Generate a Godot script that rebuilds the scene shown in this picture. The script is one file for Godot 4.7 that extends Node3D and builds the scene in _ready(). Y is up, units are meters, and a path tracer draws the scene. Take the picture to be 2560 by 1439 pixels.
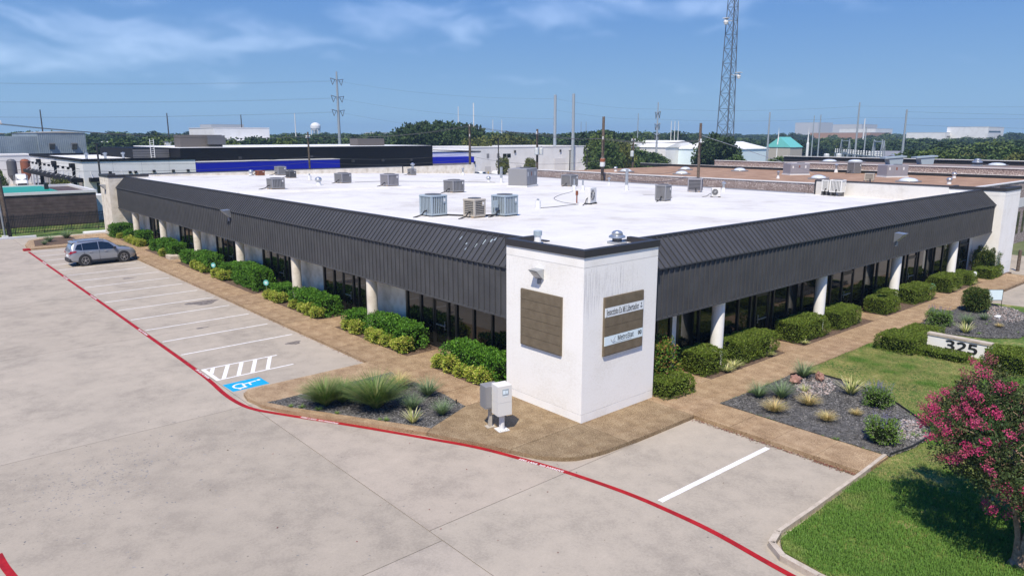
extends Node3D
# A single-storey office block seen from a low drone: metres, y up. Street facade along +x, lot facade along -z, corner tower at the origin.

var T := {}          # materials
var used := {}
var rng := RandomNumberGenerator.new()

class B:
	var v := PackedVector3Array()
	var n := PackedVector3Array()
	var c := PackedColorArray()
	var u := PackedVector2Array()
	var col := Color(1, 1, 1)
	var tint := false
	var uvs := false
	func vert(p: Vector3, m: Vector3, t := Vector2.ZERO) -> void:
		v.append(p); n.append(m); c.append(col); u.append(t)
	func tri(a: Vector3, b: Vector3, d: Vector3) -> void:      # counter-clockwise seen from outside
		var m := (b - a).cross(d - a).normalized()
		vert(a, m); vert(d, m); vert(b, m)
	func quad(a: Vector3, b: Vector3, d: Vector3, e: Vector3) -> void:
		tri(a, b, d); tri(a, d, e)
	func quv(a: Vector3, b: Vector3, d: Vector3, e: Vector3, r: Rect2) -> void:
		uvs = true
		var m := (b - a).cross(d - a).normalized()
		var q := [Vector2(r.position.x, r.end.y), Vector2(r.end.x, r.end.y), Vector2(r.end.x, r.position.y), r.position]
		vert(a, m, q[0]); vert(d, m, q[2]); vert(b, m, q[1])
		vert(a, m, q[0]); vert(e, m, q[3]); vert(d, m, q[2])
	func ntri(a: Vector3, b: Vector3, d: Vector3, na: Vector3, nb: Vector3, nd: Vector3) -> void:
		vert(a, na); vert(d, nd); vert(b, nb)
	func hex(p: Array) -> void:        # 0-3 bottom ring, 4-7 top ring, counter-clockwise from above
		quad(p[3], p[2], p[1], p[0]); quad(p[4], p[5], p[6], p[7])
		for i in 4:
			var j := (i + 1) % 4
			quad(p[i], p[j], p[j + 4], p[i + 4])
	func box(x0: float, y0: float, z0: float, x1: float, y1: float, z1: float, ch := 0.0) -> void:
		if ch <= 0.0:
			hex([Vector3(x0, y0, z1), Vector3(x1, y0, z1), Vector3(x1, y0, z0), Vector3(x0, y0, z0), Vector3(x0, y1, z1), Vector3(x1, y1, z1), Vector3(x1, y1, z0), Vector3(x0, y1, z0)])
			return
		hex([Vector3(x0, y0, z1), Vector3(x1, y0, z1), Vector3(x1, y0, z0), Vector3(x0, y0, z0), Vector3(x0, y1 - ch, z1), Vector3(x1, y1 - ch, z1), Vector3(x1, y1 - ch, z0), Vector3(x0, y1 - ch, z0)])
		hex([Vector3(x0, y1 - ch, z1), Vector3(x1, y1 - ch, z1), Vector3(x1, y1 - ch, z0), Vector3(x0, y1 - ch, z0), Vector3(x0 + ch, y1, z1 - ch), Vector3(x1 - ch, y1, z1 - ch), Vector3(x1 - ch, y1, z0 + ch), Vector3(x0 + ch, y1, z0 + ch)])
	func obox(t: Transform3D, s: Vector3) -> void:   # box of size s centred on t
		var h := s * 0.5
		var p := []
		for y in [-h.y, h.y]:
			for q in [[-1, 1], [1, 1], [1, -1], [-1, -1]]:
				p.append(t * Vector3(h.x * q[0], y, h.z * q[1]))
		hex(p)
	func bar(a: Vector3, b: Vector3, w: float, h := -1.0) -> void:
		var d := b - a
		if d.length() < 0.0001: return
		var up := Vector3.UP if absf(d.normalized().y) < 0.95 else Vector3.RIGHT
		var t := Transform3D(Basis.looking_at(d, up), (a + b) * 0.5)
		obox(t, Vector3(w, h if h > 0.0 else w, d.length()))
	func cyl(a: Vector3, b: Vector3, ra: float, rb: float, k := 12, caps := true) -> void:
		var d := (b - a).normalized()
		var s := d.cross(Vector3.UP if absf(d.y) < 0.9 else Vector3.RIGHT).normalized()
		var w := s.cross(d)
		for i in k:
			var e0 := s * cos(TAU * i / k) - w * sin(TAU * i / k)
			var e1 := s * cos(TAU * (i + 1) / k) - w * sin(TAU * (i + 1) / k)
			var p := [a + e0 * ra, a + e1 * ra, b + e1 * rb, b + e0 * rb]
			ntri(p[0], p[1], p[2], e0, e1, e1); ntri(p[0], p[2], p[3], e0, e1, e0)
			if caps:
				if ra > 0.0: ntri(a, p[1], p[0], -d, -d, -d)
				if rb > 0.0: ntri(b, p[3], p[2], d, d, d)
	func lathe(o: Vector3, prof: Array, k := 16) -> void:   # prof: [r, y] from bottom to top
		for j in prof.size() - 1:
			var q0: Array = prof[j]
			var q1: Array = prof[j + 1]
			var dn := Vector2(q1[1] - q0[1], q0[0] - q1[0]).normalized()
			for i in k:
				var a0 := TAU * i / k
				var a1 := TAU * (i + 1) / k
				var e0 := Vector3(cos(a0), 0, -sin(a0))
				var e1 := Vector3(cos(a1), 0, -sin(a1))
				var n0 := e0 * dn.x + Vector3.UP * dn.y
				var n1 := e1 * dn.x + Vector3.UP * dn.y
				var b0: Vector3 = o + e0 * q0[0] + Vector3.UP * q0[1]
				var b1: Vector3 = o + e1 * q0[0] + Vector3.UP * q0[1]
				var t0: Vector3 = o + e0 * q1[0] + Vector3.UP * q1[1]
				var t1: Vector3 = o + e1 * q1[0] + Vector3.UP * q1[1]
				if q0[0] > 0.0001: ntri(b0, b1, t1, n0, n1, n1)
				if q1[0] > 0.0001: ntri(b0, t1, t0, n0, n1, n0)
	func tube(p: Array, r: float, k := 6, r2 := -1.0) -> void:
		for i in p.size() - 1:
			var f0 := float(i) / (p.size() - 1)
			var f1 := float(i + 1) / (p.size() - 1)
			var e := r if r2 < 0.0 else r2
			cyl(p[i], p[i + 1], lerpf(r, e, f0), lerpf(r, e, f1), k, i == 0 or i == p.size() - 2)
	func blob(o: Vector3, s: Vector3, k: int, noise: FastNoiseLite, amp: float) -> void:
		var g := []
		for j in k + 1:
			var row := []
			for i in 2 * k:
				var th := PI * j / k
				var ph := TAU * i / (2 * k)
				var d := Vector3(sin(th) * cos(ph), cos(th), sin(th) * sin(ph))
				var m := 1.0 + amp * noise.get_noise_3dv((d + o) * 3.0)
				row.append(o + d * s * m)
			g.append(row)
		for j in k:
			for i in 2 * k:
				var i1 := (i + 1) % (2 * k)
				if j > 0: tri(g[j][i], g[j][i1], g[j + 1][i])
				if j < k - 1: tri(g[j][i1], g[j + 1][i1], g[j + 1][i])
	func leaf(p: Vector3, d: Vector3, s: Vector3, l: float, w: float) -> void:   # rhombic blade: d along, s across
		var m := d.cross(s).normalized()
		var a := p + d * l
		var q := p + d * (l * 0.45)
		var b := q + s * w
		var e := q - s * w
		v.append(p); v.append(b); v.append(a); v.append(p); v.append(a); v.append(e)
		for i in 6:
			n.append(m); c.append(col); u.append(Vector2.ZERO)
	func mesh(m: Material) -> ArrayMesh:
		var r := ArrayMesh.new()
		var a := []
		a.resize(Mesh.ARRAY_MAX)
		a[Mesh.ARRAY_VERTEX] = v
		a[Mesh.ARRAY_NORMAL] = n
		if tint: a[Mesh.ARRAY_COLOR] = c
		if uvs: a[Mesh.ARRAY_TEX_UV] = u
		r.add_surface_from_arrays(Mesh.PRIMITIVE_TRIANGLES, a)
		r.surface_set_material(0, m)
		return r

func numbered(called: String) -> String:
	var k: int = used.get(called, 0)
	used[called] = k + 1
	return called if k == 0 else "%s_%03d" % [called, k]

func put(called: String, b: B, m: Material, parent: Node = null) -> MeshInstance3D:
	return put_mesh(called, b.mesh(m), parent)

func put_mesh(called: String, mesh: Mesh, parent: Node = null) -> MeshInstance3D:
	var o := MeshInstance3D.new()
	o.mesh = mesh
	if parent == null:
		o.name = numbered(called); add_child(o)
	else:
		o.name = called; parent.add_child(o, true)
	return o

func thing(called: String, label: String, category: String, at := Vector3.ZERO, turn := 0.0, group := "") -> Node3D:
	var o := Node3D.new()
	o.name = numbered(called); add_child(o)
	o.position = at; o.rotation.y = turn
	return tag(o, label, category, group)

func tag(o: Node3D, label: String, category: String, group := "") -> Node3D:
	o.set_meta("label", label); o.set_meta("category", category)
	if group != "": o.set_meta("group", group)
	return o

func structure(o: Node3D, label := "") -> Node3D:
	o.set_meta("kind", "structure")
	if label != "": o.set_meta("label", label)
	return o

func group_node(called: String, label := "") -> Node3D:
	var o := Node3D.new()
	o.name = numbered(called); add_child(o)
	return structure(o, label)

func copy(src: Node3D, at: Vector3, turn: float, label: String, scl := Vector3.ONE) -> Node3D:
	var o: Node3D = src.duplicate()
	o.name = numbered(String(src.name).rstrip("0123456789").rstrip("_"))
	add_child(o)
	o.position = at; o.rotation = Vector3(0, turn, 0); o.scale = scl
	o.set_meta("label", label)
	return o

func lin(r: float, g: float, b: float) -> Color:
	return Color(r, g, b).linear_to_srgb()

func std(c: Color, rough := 0.8, metal := 0.0, spec := 0.5) -> StandardMaterial3D:
	var m := StandardMaterial3D.new()
	m.albedo_color = c; m.roughness = rough; m.metallic = metal; m.metallic_specular = spec
	return m

func noise(freq: float, oct := 4, kind := FastNoiseLite.TYPE_SIMPLEX_SMOOTH, sd := 1) -> FastNoiseLite:
	var f := FastNoiseLite.new()
	f.noise_type = kind; f.frequency = freq; f.seed = sd
	f.fractal_octaves = oct
	if oct <= 1: f.fractal_type = FastNoiseLite.FRACTAL_NONE
	return f

# layered noise -> colours of a ramp; layers: [frequency, octaves, weight, type]
func tex(size: int, layers: Array, stops: Array, sd := 1, bump := 0.0) -> Array:
	var acc := PackedFloat32Array()
	acc.resize(size * size)
	acc.fill(128.0)
	var k := 0
	for l in layers:
		var d := noise(l[0], l[1], l[3] if l.size() > 3 else FastNoiseLite.TYPE_SIMPLEX_SMOOTH, sd + k * 17).get_seamless_image(size, size, false, false, 0.12).get_data()
		var w: float = l[2]
		var off := 128.0 * w
		for i in size * size: acc[i] += d[i] * w - off
		k += 1
	var g := Gradient.new()
	g.offsets = PackedFloat32Array(); g.colors = PackedColorArray()
	for s in stops: g.add_point(s[0], s[1])
	var lut := PackedInt32Array()     # r | g << 8 | b << 16
	for i in 256:
		var q := g.sample(i / 255.0)
		lut.append(q.r8 | (q.g8 << 8) | (q.b8 << 16) | (255 << 24))
	var wide := PackedInt32Array()
	wide.resize(size * size)
	for i in size * size: wide[i] = lut[clampi(int(acc[i]), 0, 255)]
	var out := wide.to_byte_array()
	var img := Image.create_from_data(size, size, false, Image.FORMAT_RGBA8, out)
	var res := [img]
	if bump > 0.0:
		var h := PackedByteArray()
		h.resize(size * size)
		for i in acc.size(): h[i] = clampi(int(acc[i]), 0, 255)
		var nm := Image.create_from_data(size, size, false, Image.FORMAT_L8, h)
		nm.convert(Image.FORMAT_RGBA8)
		nm.bump_map_to_normal_map(bump)
		res.append(nm)
	return res

func tmat(t: Array, metres: float, rough := 0.85, normal := 0.0, spec := 0.4, triplanar := true) -> StandardMaterial3D:
	var m := std(Color.WHITE, rough, 0.0, spec)
	m.albedo_texture = ImageTexture.create_from_image(t[0])
	if t.size() > 1 and normal > 0.0:
		m.normal_enabled = true; m.normal_scale = normal
		m.normal_texture = ImageTexture.create_from_image(t[1])
	if triplanar:
		m.uv1_triplanar = true; m.uv1_world_triplanar = true
		m.uv1_scale = Vector3.ONE / metres
	return m

func tinted(m: StandardMaterial3D) -> StandardMaterial3D:
	m.vertex_color_use_as_albedo = true
	return m

func leafy(rough := 0.55, back := 0.35) -> StandardMaterial3D:
	var m := std(Color.WHITE, rough, 0.0, 0.35)
	m.vertex_color_use_as_albedo = true
	m.cull_mode = BaseMaterial3D.CULL_DISABLED
	m.backlight_enabled = true
	m.backlight = Color(back, back * 1.1, back * 0.5)
	return m

# the street side falls gently towards the far end
func gy(x: float) -> float:
	return -0.012 * maxf(0.0, x - 3.0)

# polygon in plan (x, z) raised from y0 to y1 (relative to the fall of the ground)
func slab(b: B, pts: Array, y0: float, y1: float) -> void:
	var p := PackedVector2Array()
	for q in pts: p.append(Vector2(q[0], q[1]))
	if Geometry2D.is_polygon_clockwise(p): p.reverse()
	var ix := Geometry2D.triangulate_polygon(p)
	for i in range(0, ix.size(), 3):
		var t := []
		for k in 3:
			var w: Vector2 = p[ix[i + k]]
			t.append(Vector3(w.x, y1 + gy(w.x), w.y))
		if (t[1] - t[0]).cross(t[2] - t[0]).y < 0.0: b.tri(t[0], t[2], t[1])
		else: b.tri(t[0], t[1], t[2])
	for i in p.size():
		var a := p[i]
		var d := p[(i + 1) % p.size()]
		# p runs so that the outside lies on one side: choose by test
		var q := [Vector3(a.x, y0 + gy(a.x), a.y), Vector3(d.x, y0 + gy(d.x), d.y), Vector3(d.x, y1 + gy(d.x), d.y), Vector3(a.x, y1 + gy(a.x), a.y)]
		var out := Vector3(d.y - a.y, 0, a.x - d.x)
		if (q[1] - q[0]).cross(q[2] - q[0]).dot(out) > 0.0: b.quad(q[0], q[1], q[2], q[3])
		else: b.quad(q[1], q[0], q[3], q[2])

func ribbon(b: B, path: Array, w: float, y: float) -> void:   # flat stripe following points (x, z)
	for i in path.size() - 1:
		var a := Vector2(path[i][0], path[i][1])
		var d := Vector2(path[i + 1][0], path[i + 1][1])
		var pa := a if i == 0 else Vector2(path[i - 1][0], path[i - 1][1])
		var pd := d if i == path.size() - 2 else Vector2(path[i + 2][0], path[i + 2][1])
		var na := (d - pa).normalized().orthogonal() * w * 0.5
		var nd := (pd - a).normalized().orthogonal() * w * 0.5
		var q := [a - na, d - nd, d + nd, a + na]
		var t := []
		for e in q: t.append(Vector3(e.x, y + gy(e.x), e.y))
		if (t[1] - t[0]).cross(t[2] - t[0]).y > 0.0: b.quad(t[0], t[1], t[2], t[3])
		else: b.quad(t[3], t[2], t[1], t[0])

func words(text: String, size: float, depth: float, m: Material, serif := false, narrow := 1.0, bold := false) -> MeshInstance3D:
	var t := TextMesh.new()
	var f := SystemFont.new()
	f.font_names = PackedStringArray(["Droid Serif" if serif else "Droid Sans"])
	if bold: f.font_weight = 700
	t.font = f; t.text = text; t.font_size = 48; t.pixel_size = size / 48.0; t.depth = depth
	t.material = m
	var o := MeshInstance3D.new()
	o.mesh = t
	o.scale = Vector3(narrow, 1, 1)
	return o

func smooth_curve(pts: Array, steps := 6) -> Array:     # Catmull-Rom through (x, z) points
	var r := []
	for i in pts.size() - 1:
		var p0 := Vector2(pts[maxi(i - 1, 0)][0], pts[maxi(i - 1, 0)][1])
		var p1 := Vector2(pts[i][0], pts[i][1])
		var p2 := Vector2(pts[i + 1][0], pts[i + 1][1])
		var p3 := Vector2(pts[mini(i + 2, pts.size() - 1)][0], pts[mini(i + 2, pts.size() - 1)][1])
		for k in steps:
			var q := p1.cubic_interpolate(p2, p0, p3, float(k) / steps)
			r.append([q.x, q.y])
	r.append(pts[-1])
	return r

func _ready() -> void:
	rng.seed = 325
	# --- camera, sky, sun, exposure
	var cam := Camera3D.new()
	cam.name = "camera"
	cam.fov = 43.47; cam.far = 6000.0; cam.near = 0.1
	cam.position = Vector3(-16.476, 9.254, 15.351)
	cam.rotation_degrees = Vector3(-11.82, -41.22, 0.0)
	add_child(cam)
	cam.current = true
	var env := Environment.new()
	env.background_mode = Environment.BG_SKY
	env.tonemap_mode = Environment.TONE_MAPPER_LINEAR
	env.tonemap_exposure = 1.16
	env.sdfgi_enabled = true; env.ssao_enabled = true; env.ssil_enabled = true
	env.fog_enabled = true; env.fog_density = 0.0003; env.fog_light_color = Color(0.68, 0.82, 0.95)
	var sm := ProceduralSkyMaterial.new()
	sm.sky_top_color = Color(0.03, 0.40, 0.77); sm.sky_horizon_color = Color(0.60, 0.745, 0.84); sm.sky_curve = 0.12
	sm.ground_horizon_color = Color(0.5, 0.62, 0.70); sm.ground_bottom_color = Color(0.35, 0.34, 0.31)
	sm.sky_cover = clouds(); sm.sky_cover_modulate = Color(1, 1, 1, 1)
	sm.sun_angle_max = 8.0
	var sky := Sky.new()
	sky.sky_material = sm
	env.sky = sky
	var we := WorldEnvironment.new()
	we.name = "world_environment"; we.environment = env
	add_child(we)
	var sun := DirectionalLight3D.new()
	sun.name = "sun"
	sun.light_energy = 1.5; sun.light_color = Color(1.0, 0.96, 0.89); sun.light_angular_distance = 0.5; sun.shadow_enabled = true
	sun.look_at_from_position(Vector3.ZERO, Vector3(0.535, -1.0, -0.365))
	add_child(sun)
	# --- the place
	materials()
	ground()
	office()
	tower_signs()
	roof_things()
	neighbours()
	plants()
	street_furniture()
	vehicles()
	far_side()

func clouds() -> ImageTexture:   # thin cirrus, white with alpha
	var w := 2048
	var h := 1024
	var img := Image.create(w, h, false, Image.FORMAT_RGBA8)
	img.fill(Color(1, 1, 1, 0))
	var a := noise(1.0, 5, FastNoiseLite.TYPE_SIMPLEX_SMOOTH, 5)
	var b := noise(1.0, 4, FastNoiseLite.TYPE_SIMPLEX_SMOOTH, 9)
	for y in range(250, 510):
		var el := (0.5 - (y + 0.5) / h) * PI
		for x in w:
			var az := ((x + 0.5) / w) * TAU
			var cx := cos(az)
			var sx := sin(az)
			# streaks drawn out along the horizon and tilted a little
			var q := Vector3(cx * 5.0, el * 26.0 + az * 1.1, sx * 5.0)
			var warp := b.get_noise_3d(cx * 3.0, el * 9.0, sx * 3.0)
			var s := a.get_noise_3d(q.x + warp * 0.8, q.y + warp * 1.5, q.z)
			var big := b.get_noise_3d(cx * 1.3 + 4.0, el * 7.0 + az * 0.8, sx * 1.3)
			# a veil that sinks from one side of the sky to the other, repeated higher up
			var mid := 0.125 - 0.085 * sin(az - 3.55)
			var veil := exp(-pow((el - mid) / 0.034, 2.0)) + 0.7 * exp(-pow((el - mid - 0.2) / 0.06, 2.0))
			var d := clampf(s * 0.7 + big * 0.35 - 0.16 + veil * 0.62, 0.0, 1.0)
			d = d * d * (3.0 - 2.0 * d) * smoothstep(0.005, 0.06, el)
			if d > 0.003: img.set_pixel(x, y, Color(0.95, 0.97, 1.0, d * 0.3))
	return ImageTexture.create_from_image(img)

func materials() -> void:
	var S := FastNoiseLite.TYPE_SIMPLEX_SMOOTH
	var V := FastNoiseLite.TYPE_VALUE
	var C := FastNoiseLite.TYPE_CELLULAR
	# concrete of the lot: blotches, cloudy wear, fine grain, tyre dust
	var ct := tex(2048, [[0.0035, 7, 0.34, S], [0.016, 6, 0.28, S], [0.35, 2, 0.24, V]],
		[[0.0, Color8(124, 116, 106)], [0.28, Color8(153, 144, 132)], [0.5, Color8(171, 161, 147)], [0.72, Color8(180, 169, 154)], [1.0, Color8(193, 183, 169)]], 3)
	var im: Image = ct[0]
	for i in 900:      # pits, gum and drips
		var r := rng.randi_range(0, 1)
		var x := rng.randi_range(0, 2040)
		var y := rng.randi_range(0, 2040)
		var k := rng.randf_range(0.7, 0.94)
		for dx in range(-r, r + 1):
			for dy in range(-r, r + 1):
				if dx * dx + dy * dy <= r * r + 1 and rng.randf() < 0.85:
					var px := posmod(x + dx, 2048)
					var py := posmod(y + dy, 2048)
					var q := im.get_pixel(px, py)
					im.set_pixel(px, py, Color(q.r * k, q.g * k, q.b * k))
	T.concrete = tinted(tmat(ct, 26.0, 0.88, 0.0, 0.3))
	T.aggregate = tinted(tmat(tex(768, [[0.004, 3, 0.22, S], [0.03, 3, 0.12, S], [0.16, 2, 0.8, C], [0.5, 1, 0.8, V]],
		[[0.0, Color8(80, 62, 46)], [0.3, Color8(136, 111, 84)], [0.5, Color8(170, 143, 111)], [0.7, Color8(194, 168, 133)], [1.0, Color8(234, 218, 190)]], 21, 3.0), 2.4, 0.9, 0.5))
	T.kerb_concrete = tmat(tex(512, [[0.01, 4, 0.6], [0.3, 2, 0.4, V]], [[0.0, Color8(150, 138, 122)], [0.5, Color8(186, 174, 158)], [1.0, Color8(208, 198, 184)]], 4, 1.0), 2.0, 0.9, 0.3)
	T.joint = std(lin(0.09, 0.08, 0.07), 0.95)
	T.soil = tmat(tex(512, [[0.02, 4, 0.6], [0.3, 2, 0.6, V]], [[0.0, Color8(52, 42, 34)], [0.5, Color8(98, 80, 66)], [1.0, Color8(140, 120, 102)]], 8, 3.0), 2.0, 0.95, 0.6)
	T.mulch = tmat(tex(512, [[0.008, 3, 0.35], [0.07, 3, 0.6, C], [0.3, 2, 0.6, V]], [[0.0, Color8(34, 34, 34)], [0.4, Color8(80, 79, 77)], [0.7, Color8(116, 113, 110)], [1.0, Color8(172, 168, 162)]], 12, 5.0), 1.4, 0.95, 0.8)
	T.lawn = tmat(tex(512, [[0.006, 4, 0.8], [0.05, 3, 0.45], [0.4, 2, 0.5, V]], [[0.0, Color8(52, 74, 26)], [0.4, Color8(78, 104, 38)], [0.62, Color8(104, 120, 54)], [0.85, Color8(148, 140, 88)], [1.0, Color8(178, 160, 114)]], 15, 3.0), 7.0, 0.95, 0.5)
	T.field = tmat(tex(512, [[0.008, 5, 0.9], [0.2, 2, 0.4, V]], [[0.0, Color8(66, 78, 48)], [0.5, Color8(98, 106, 70)], [1.0, Color8(150, 142, 112)]], 18), 60.0, 0.95)
	# building
	T.stucco = tmat(tex(512, [[0.004, 4, 0.4], [0.09, 3, 0.25], [0.4, 2, 0.35, V]], [[0.0, Color8(226, 222, 214)], [0.5, Color8(244, 242, 238)], [1.0, Color8(249, 248, 246)]], 31, 1.6), 3.0, 0.85, 0.35)
	T.cream = tmat(tex(512, [[0.008, 4, 0.7], [0.4, 2, 0.4, V]], [[0.0, Color8(188, 178, 160)], [0.5, Color8(222, 214, 200)], [1.0, Color8(236, 230, 220)]], 33, 1.6), 3.0, 0.88, 0.3)
	T.metal_panel = tmat(tex(512, [[0.006, 4, 0.7], [0.25, 2, 0.3, V]], [[0.0, Color8(70, 71, 74)], [0.5, Color8(79, 80, 83)], [1.0, Color8(89, 90, 93)]], 35), 5.0, 0.6, 0.0, 0.25)
	T.slope_panel = tmat(tex(512, [[0.006, 4, 0.7], [0.25, 2, 0.3, V]], [[0.0, Color8(64, 65, 68)], [0.5, Color8(73, 74, 78)], [1.0, Color8(84, 85, 90)]], 36), 5.0, 0.55, 0.0, 0.3)
	T.cap = std(Color8(56, 55, 58), 0.5, 0.0, 0.4)
	T.membrane = tmat(tex(768, [[0.003, 4, 0.7], [0.015, 4, 0.5], [0.3, 2, 0.25, V]], [[0.0, Color8(188, 183, 175)], [0.3, Color8(206, 202, 196)], [0.5, Color8(216, 213, 208)], [1.0, Color8(223, 221, 217)]], 38), 22.0, 0.7, 0.0, 0.3)
	T.glass = std(lin(0.009, 0.009, 0.008), 0.03, 0.0, 0.62)
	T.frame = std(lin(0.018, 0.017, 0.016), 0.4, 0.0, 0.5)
	T.soffit = std(lin(0.35, 0.34, 0.33), 0.8)
	T.bronze = tmat(tex(256, [[0.02, 3, 0.6], [0.3, 1, 0.3, V]], [[0.0, Color8(98, 88, 72)], [0.5, Color8(112, 101, 84)], [1.0, Color8(124, 113, 96)]], 41), 2.0, 0.6)
	T.sign_white = std(lin(0.80, 0.84, 0.87), 0.45)
	T.sign_ice = std(lin(0.74, 0.86, 0.92), 0.45)
	T.ink = std(lin(0.02, 0.02, 0.02), 0.6)
	T.grey_ink = std(lin(0.28, 0.29, 0.31), 0.6)
	T.white_paint = tmat(tex(512, [[0.02, 4, 0.8], [0.35, 2, 0.6, V]], [[0.0, Color8(196, 190, 184)], [0.3, Color8(226, 224, 221)], [1.0, Color8(240, 240, 239)]], 43), 2.5, 0.75)
	T.red_paint = tmat(tex(512, [[0.015, 4, 0.8], [0.35, 2, 0.5, V]], [[0.0, Color8(126, 26, 30)], [0.5, Color8(160, 20, 26)], [1.0, Color8(176, 38, 42)]], 45), 3.0, 0.7)
	T.blue_paint = tmat(tex(256, [[0.03, 4, 0.6], [0.35, 2, 0.4, V]], [[0.0, Color8(20, 136, 180)], [0.5, Color8(24, 162, 208)], [1.0, Color8(52, 176, 218)]], 46), 2.0, 0.7)
	T.litter = tinted(std(Color.WHITE, 0.9))
	T.stain = tmat(tex(256, [[0.03, 4, 0.9], [0.3, 2, 0.4, V]], [[0.0, Color8(92, 84, 78)], [0.5, Color8(118, 110, 103)], [1.0, Color8(160, 151, 143)]], 47), 1.6, 0.6)
	# roof plant
	T.galv = std(lin(0.48, 0.50, 0.52), 0.38, 0.75)
	T.unit_grey = std(lin(0.26, 0.26, 0.27), 0.55, 0.1)
	T.roof_brown = std(lin(0.12, 0.105, 0.095), 0.7)
	T.unit_dark = std(lin(0.10, 0.10, 0.105), 0.55, 0.1)
	T.unit_blue = std(lin(0.36, 0.43, 0.48), 0.5, 0.1)
	T.unit_beige = std(lin(0.46, 0.42, 0.36), 0.65)
	T.unit_white = std(lin(0.70, 0.69, 0.66), 0.5)
	T.unit_lilac = std(lin(0.30, 0.29, 0.32), 0.5)
	T.mast = std(lin(0.12, 0.145, 0.18), 0.5, 0.2)
	T.black = std(lin(0.02, 0.02, 0.022), 0.6)
	T.rubber = std(lin(0.025, 0.025, 0.027), 0.85)
	T.timber = std(lin(0.33, 0.22, 0.12), 0.85)
	T.rust = std(lin(0.24, 0.08, 0.04), 0.9)
	T.white_metal = std(lin(0.74, 0.74, 0.73), 0.5)
	# neighbours
	T.pebble_wall = tmat(tex(512, [[0.01, 3, 0.2], [0.085, 2, 1.0, C], [0.3, 2, 0.55, V]], [[0.0, Color8(98, 84, 81)], [0.25, Color8(132, 116, 111)], [0.5, Color8(164, 149, 143)], [0.8, Color8(202, 191, 184)], [1.0, Color8(230, 224, 218)]], 51, 2.0), 5.5, 0.9, 0.4)
	T.brown_roof = tmat(tex(512, [[0.008, 4, 0.6], [0.3, 2, 0.6, V]], [[0.0, Color8(128, 100, 80)], [0.5, Color8(158, 127, 103)], [1.0, Color8(184, 154, 130)]], 53), 9.0, 0.95)
	T.grey_roof = tmat(tex(512, [[0.008, 4, 0.6], [0.3, 2, 0.6, V]], [[0.0, Color8(112, 98, 92)], [0.5, Color8(136, 121, 114)], [1.0, Color8(160, 146, 138)]], 54), 9.0, 0.95)
	T.coping = std(lin(0.68, 0.67, 0.66), 0.7)
	T.dome = std(lin(0.62, 0.66, 0.70), 0.25)
	T.white_wall = tmat(tex(512, [[0.006, 4, 0.6], [0.3, 2, 0.3, V]], [[0.0, Color8(208, 206, 203)], [0.5, Color8(226, 226, 225)], [1.0, Color8(236, 236, 236)]], 56), 14.0, 0.8)
	T.grey_wall = std(lin(0.56, 0.56, 0.57), 0.8)
	T.black_metal = std(lin(0.011, 0.011, 0.013), 0.65, 0.0, 0.2)
	T.royal_blue = std(lin(0.008, 0.014, 0.40), 0.5, 0.0, 0.3)
	T.brick = tmat(tex(512, [[0.006, 3, 0.5], [0.3, 2, 0.5, V]], [[0.0, Color8(62, 52, 50)], [0.5, Color8(84, 72, 70)], [1.0, Color8(112, 98, 94)]], 58), 3.0, 0.9)
	T.mortar = std(lin(0.17, 0.15, 0.14), 0.95)
	T.corrugated = tmat(tex(256, [[0.01, 3, 0.6], [0.2, 2, 0.3, V]], [[0.0, Color8(118, 130, 138)], [0.5, Color8(138, 150, 158)], [1.0, Color8(158, 170, 178)]], 59), 20.0, 0.5)
	T.tan_wall = std(lin(0.62, 0.52, 0.38), 0.85)
	T.teal_roof = std(lin(0.14, 0.48, 0.44), 0.5)
	T.terracotta = std(lin(0.42, 0.25, 0.17), 0.85)
	T.green_metal = std(lin(0.02, 0.30, 0.20), 0.45)
	T.steel_pole = std(lin(0.38, 0.42, 0.45), 0.5, 0.3)
	T.wood_pole = tmat(tex(256, [[0.02, 4, 0.7], [0.3, 2, 0.5, V]], [[0.0, Color8(64, 55, 49)], [0.5, Color8(100, 88, 78)], [1.0, Color8(136, 122, 110)]], 61), 1.5, 0.9)
	T.wire = std(lin(0.10, 0.10, 0.105), 0.7)
	T.porcelain = std(lin(0.62, 0.64, 0.64), 0.4)
	T.iron = std(lin(0.012, 0.012, 0.013), 0.5)
	# plants
	T.leaf = leafy()
	T.needle = leafy(0.7, 0.2)
	T.petal = leafy(0.8, 0.3)
	T.bark = tmat(tex(256, [[0.02, 4, 0.7], [0.3, 2, 0.5, V]], [[0.0, Color8(92, 74, 60)], [0.5, Color8(140, 118, 98)], [1.0, Color8(186, 166, 144)]], 63), 0.7, 0.85)
	T.dark_bark = std(lin(0.06, 0.045, 0.035), 0.9)
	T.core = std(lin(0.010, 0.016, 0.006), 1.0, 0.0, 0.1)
	T.rock = tmat(tex(256, [[0.03, 4, 0.9], [0.3, 2, 0.5, V]], [[0.0, Color8(104, 72, 62)], [0.5, Color8(150, 112, 98)], [1.0, Color8(190, 160, 146)]], 65), 0.8, 0.9)
	T.pebble = tinted(std(Color.WHITE, 0.85))
	T.chip = tinted(std(Color.WHITE, 0.95))
	# vehicles
	T.silver = std(lin(0.34, 0.365, 0.41), 0.3, 0.45); T.silver.clearcoat_enabled = true; T.silver.clearcoat = 0.8; T.silver.clearcoat_roughness = 0.05
	T.white_car = std(lin(0.72, 0.73, 0.74), 0.35); T.white_car.clearcoat_enabled = true; T.white_car.clearcoat = 0.6
	T.car_glass = std(lin(0.012, 0.016, 0.02), 0.03, 0.0, 0.7)
	T.trim = std(lin(0.03, 0.03, 0.033), 0.6)
	T.tail = std(lin(0.30, 0.012, 0.02), 0.2)
	T.lamp_clear = std(lin(0.55, 0.56, 0.58), 0.15)
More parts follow.
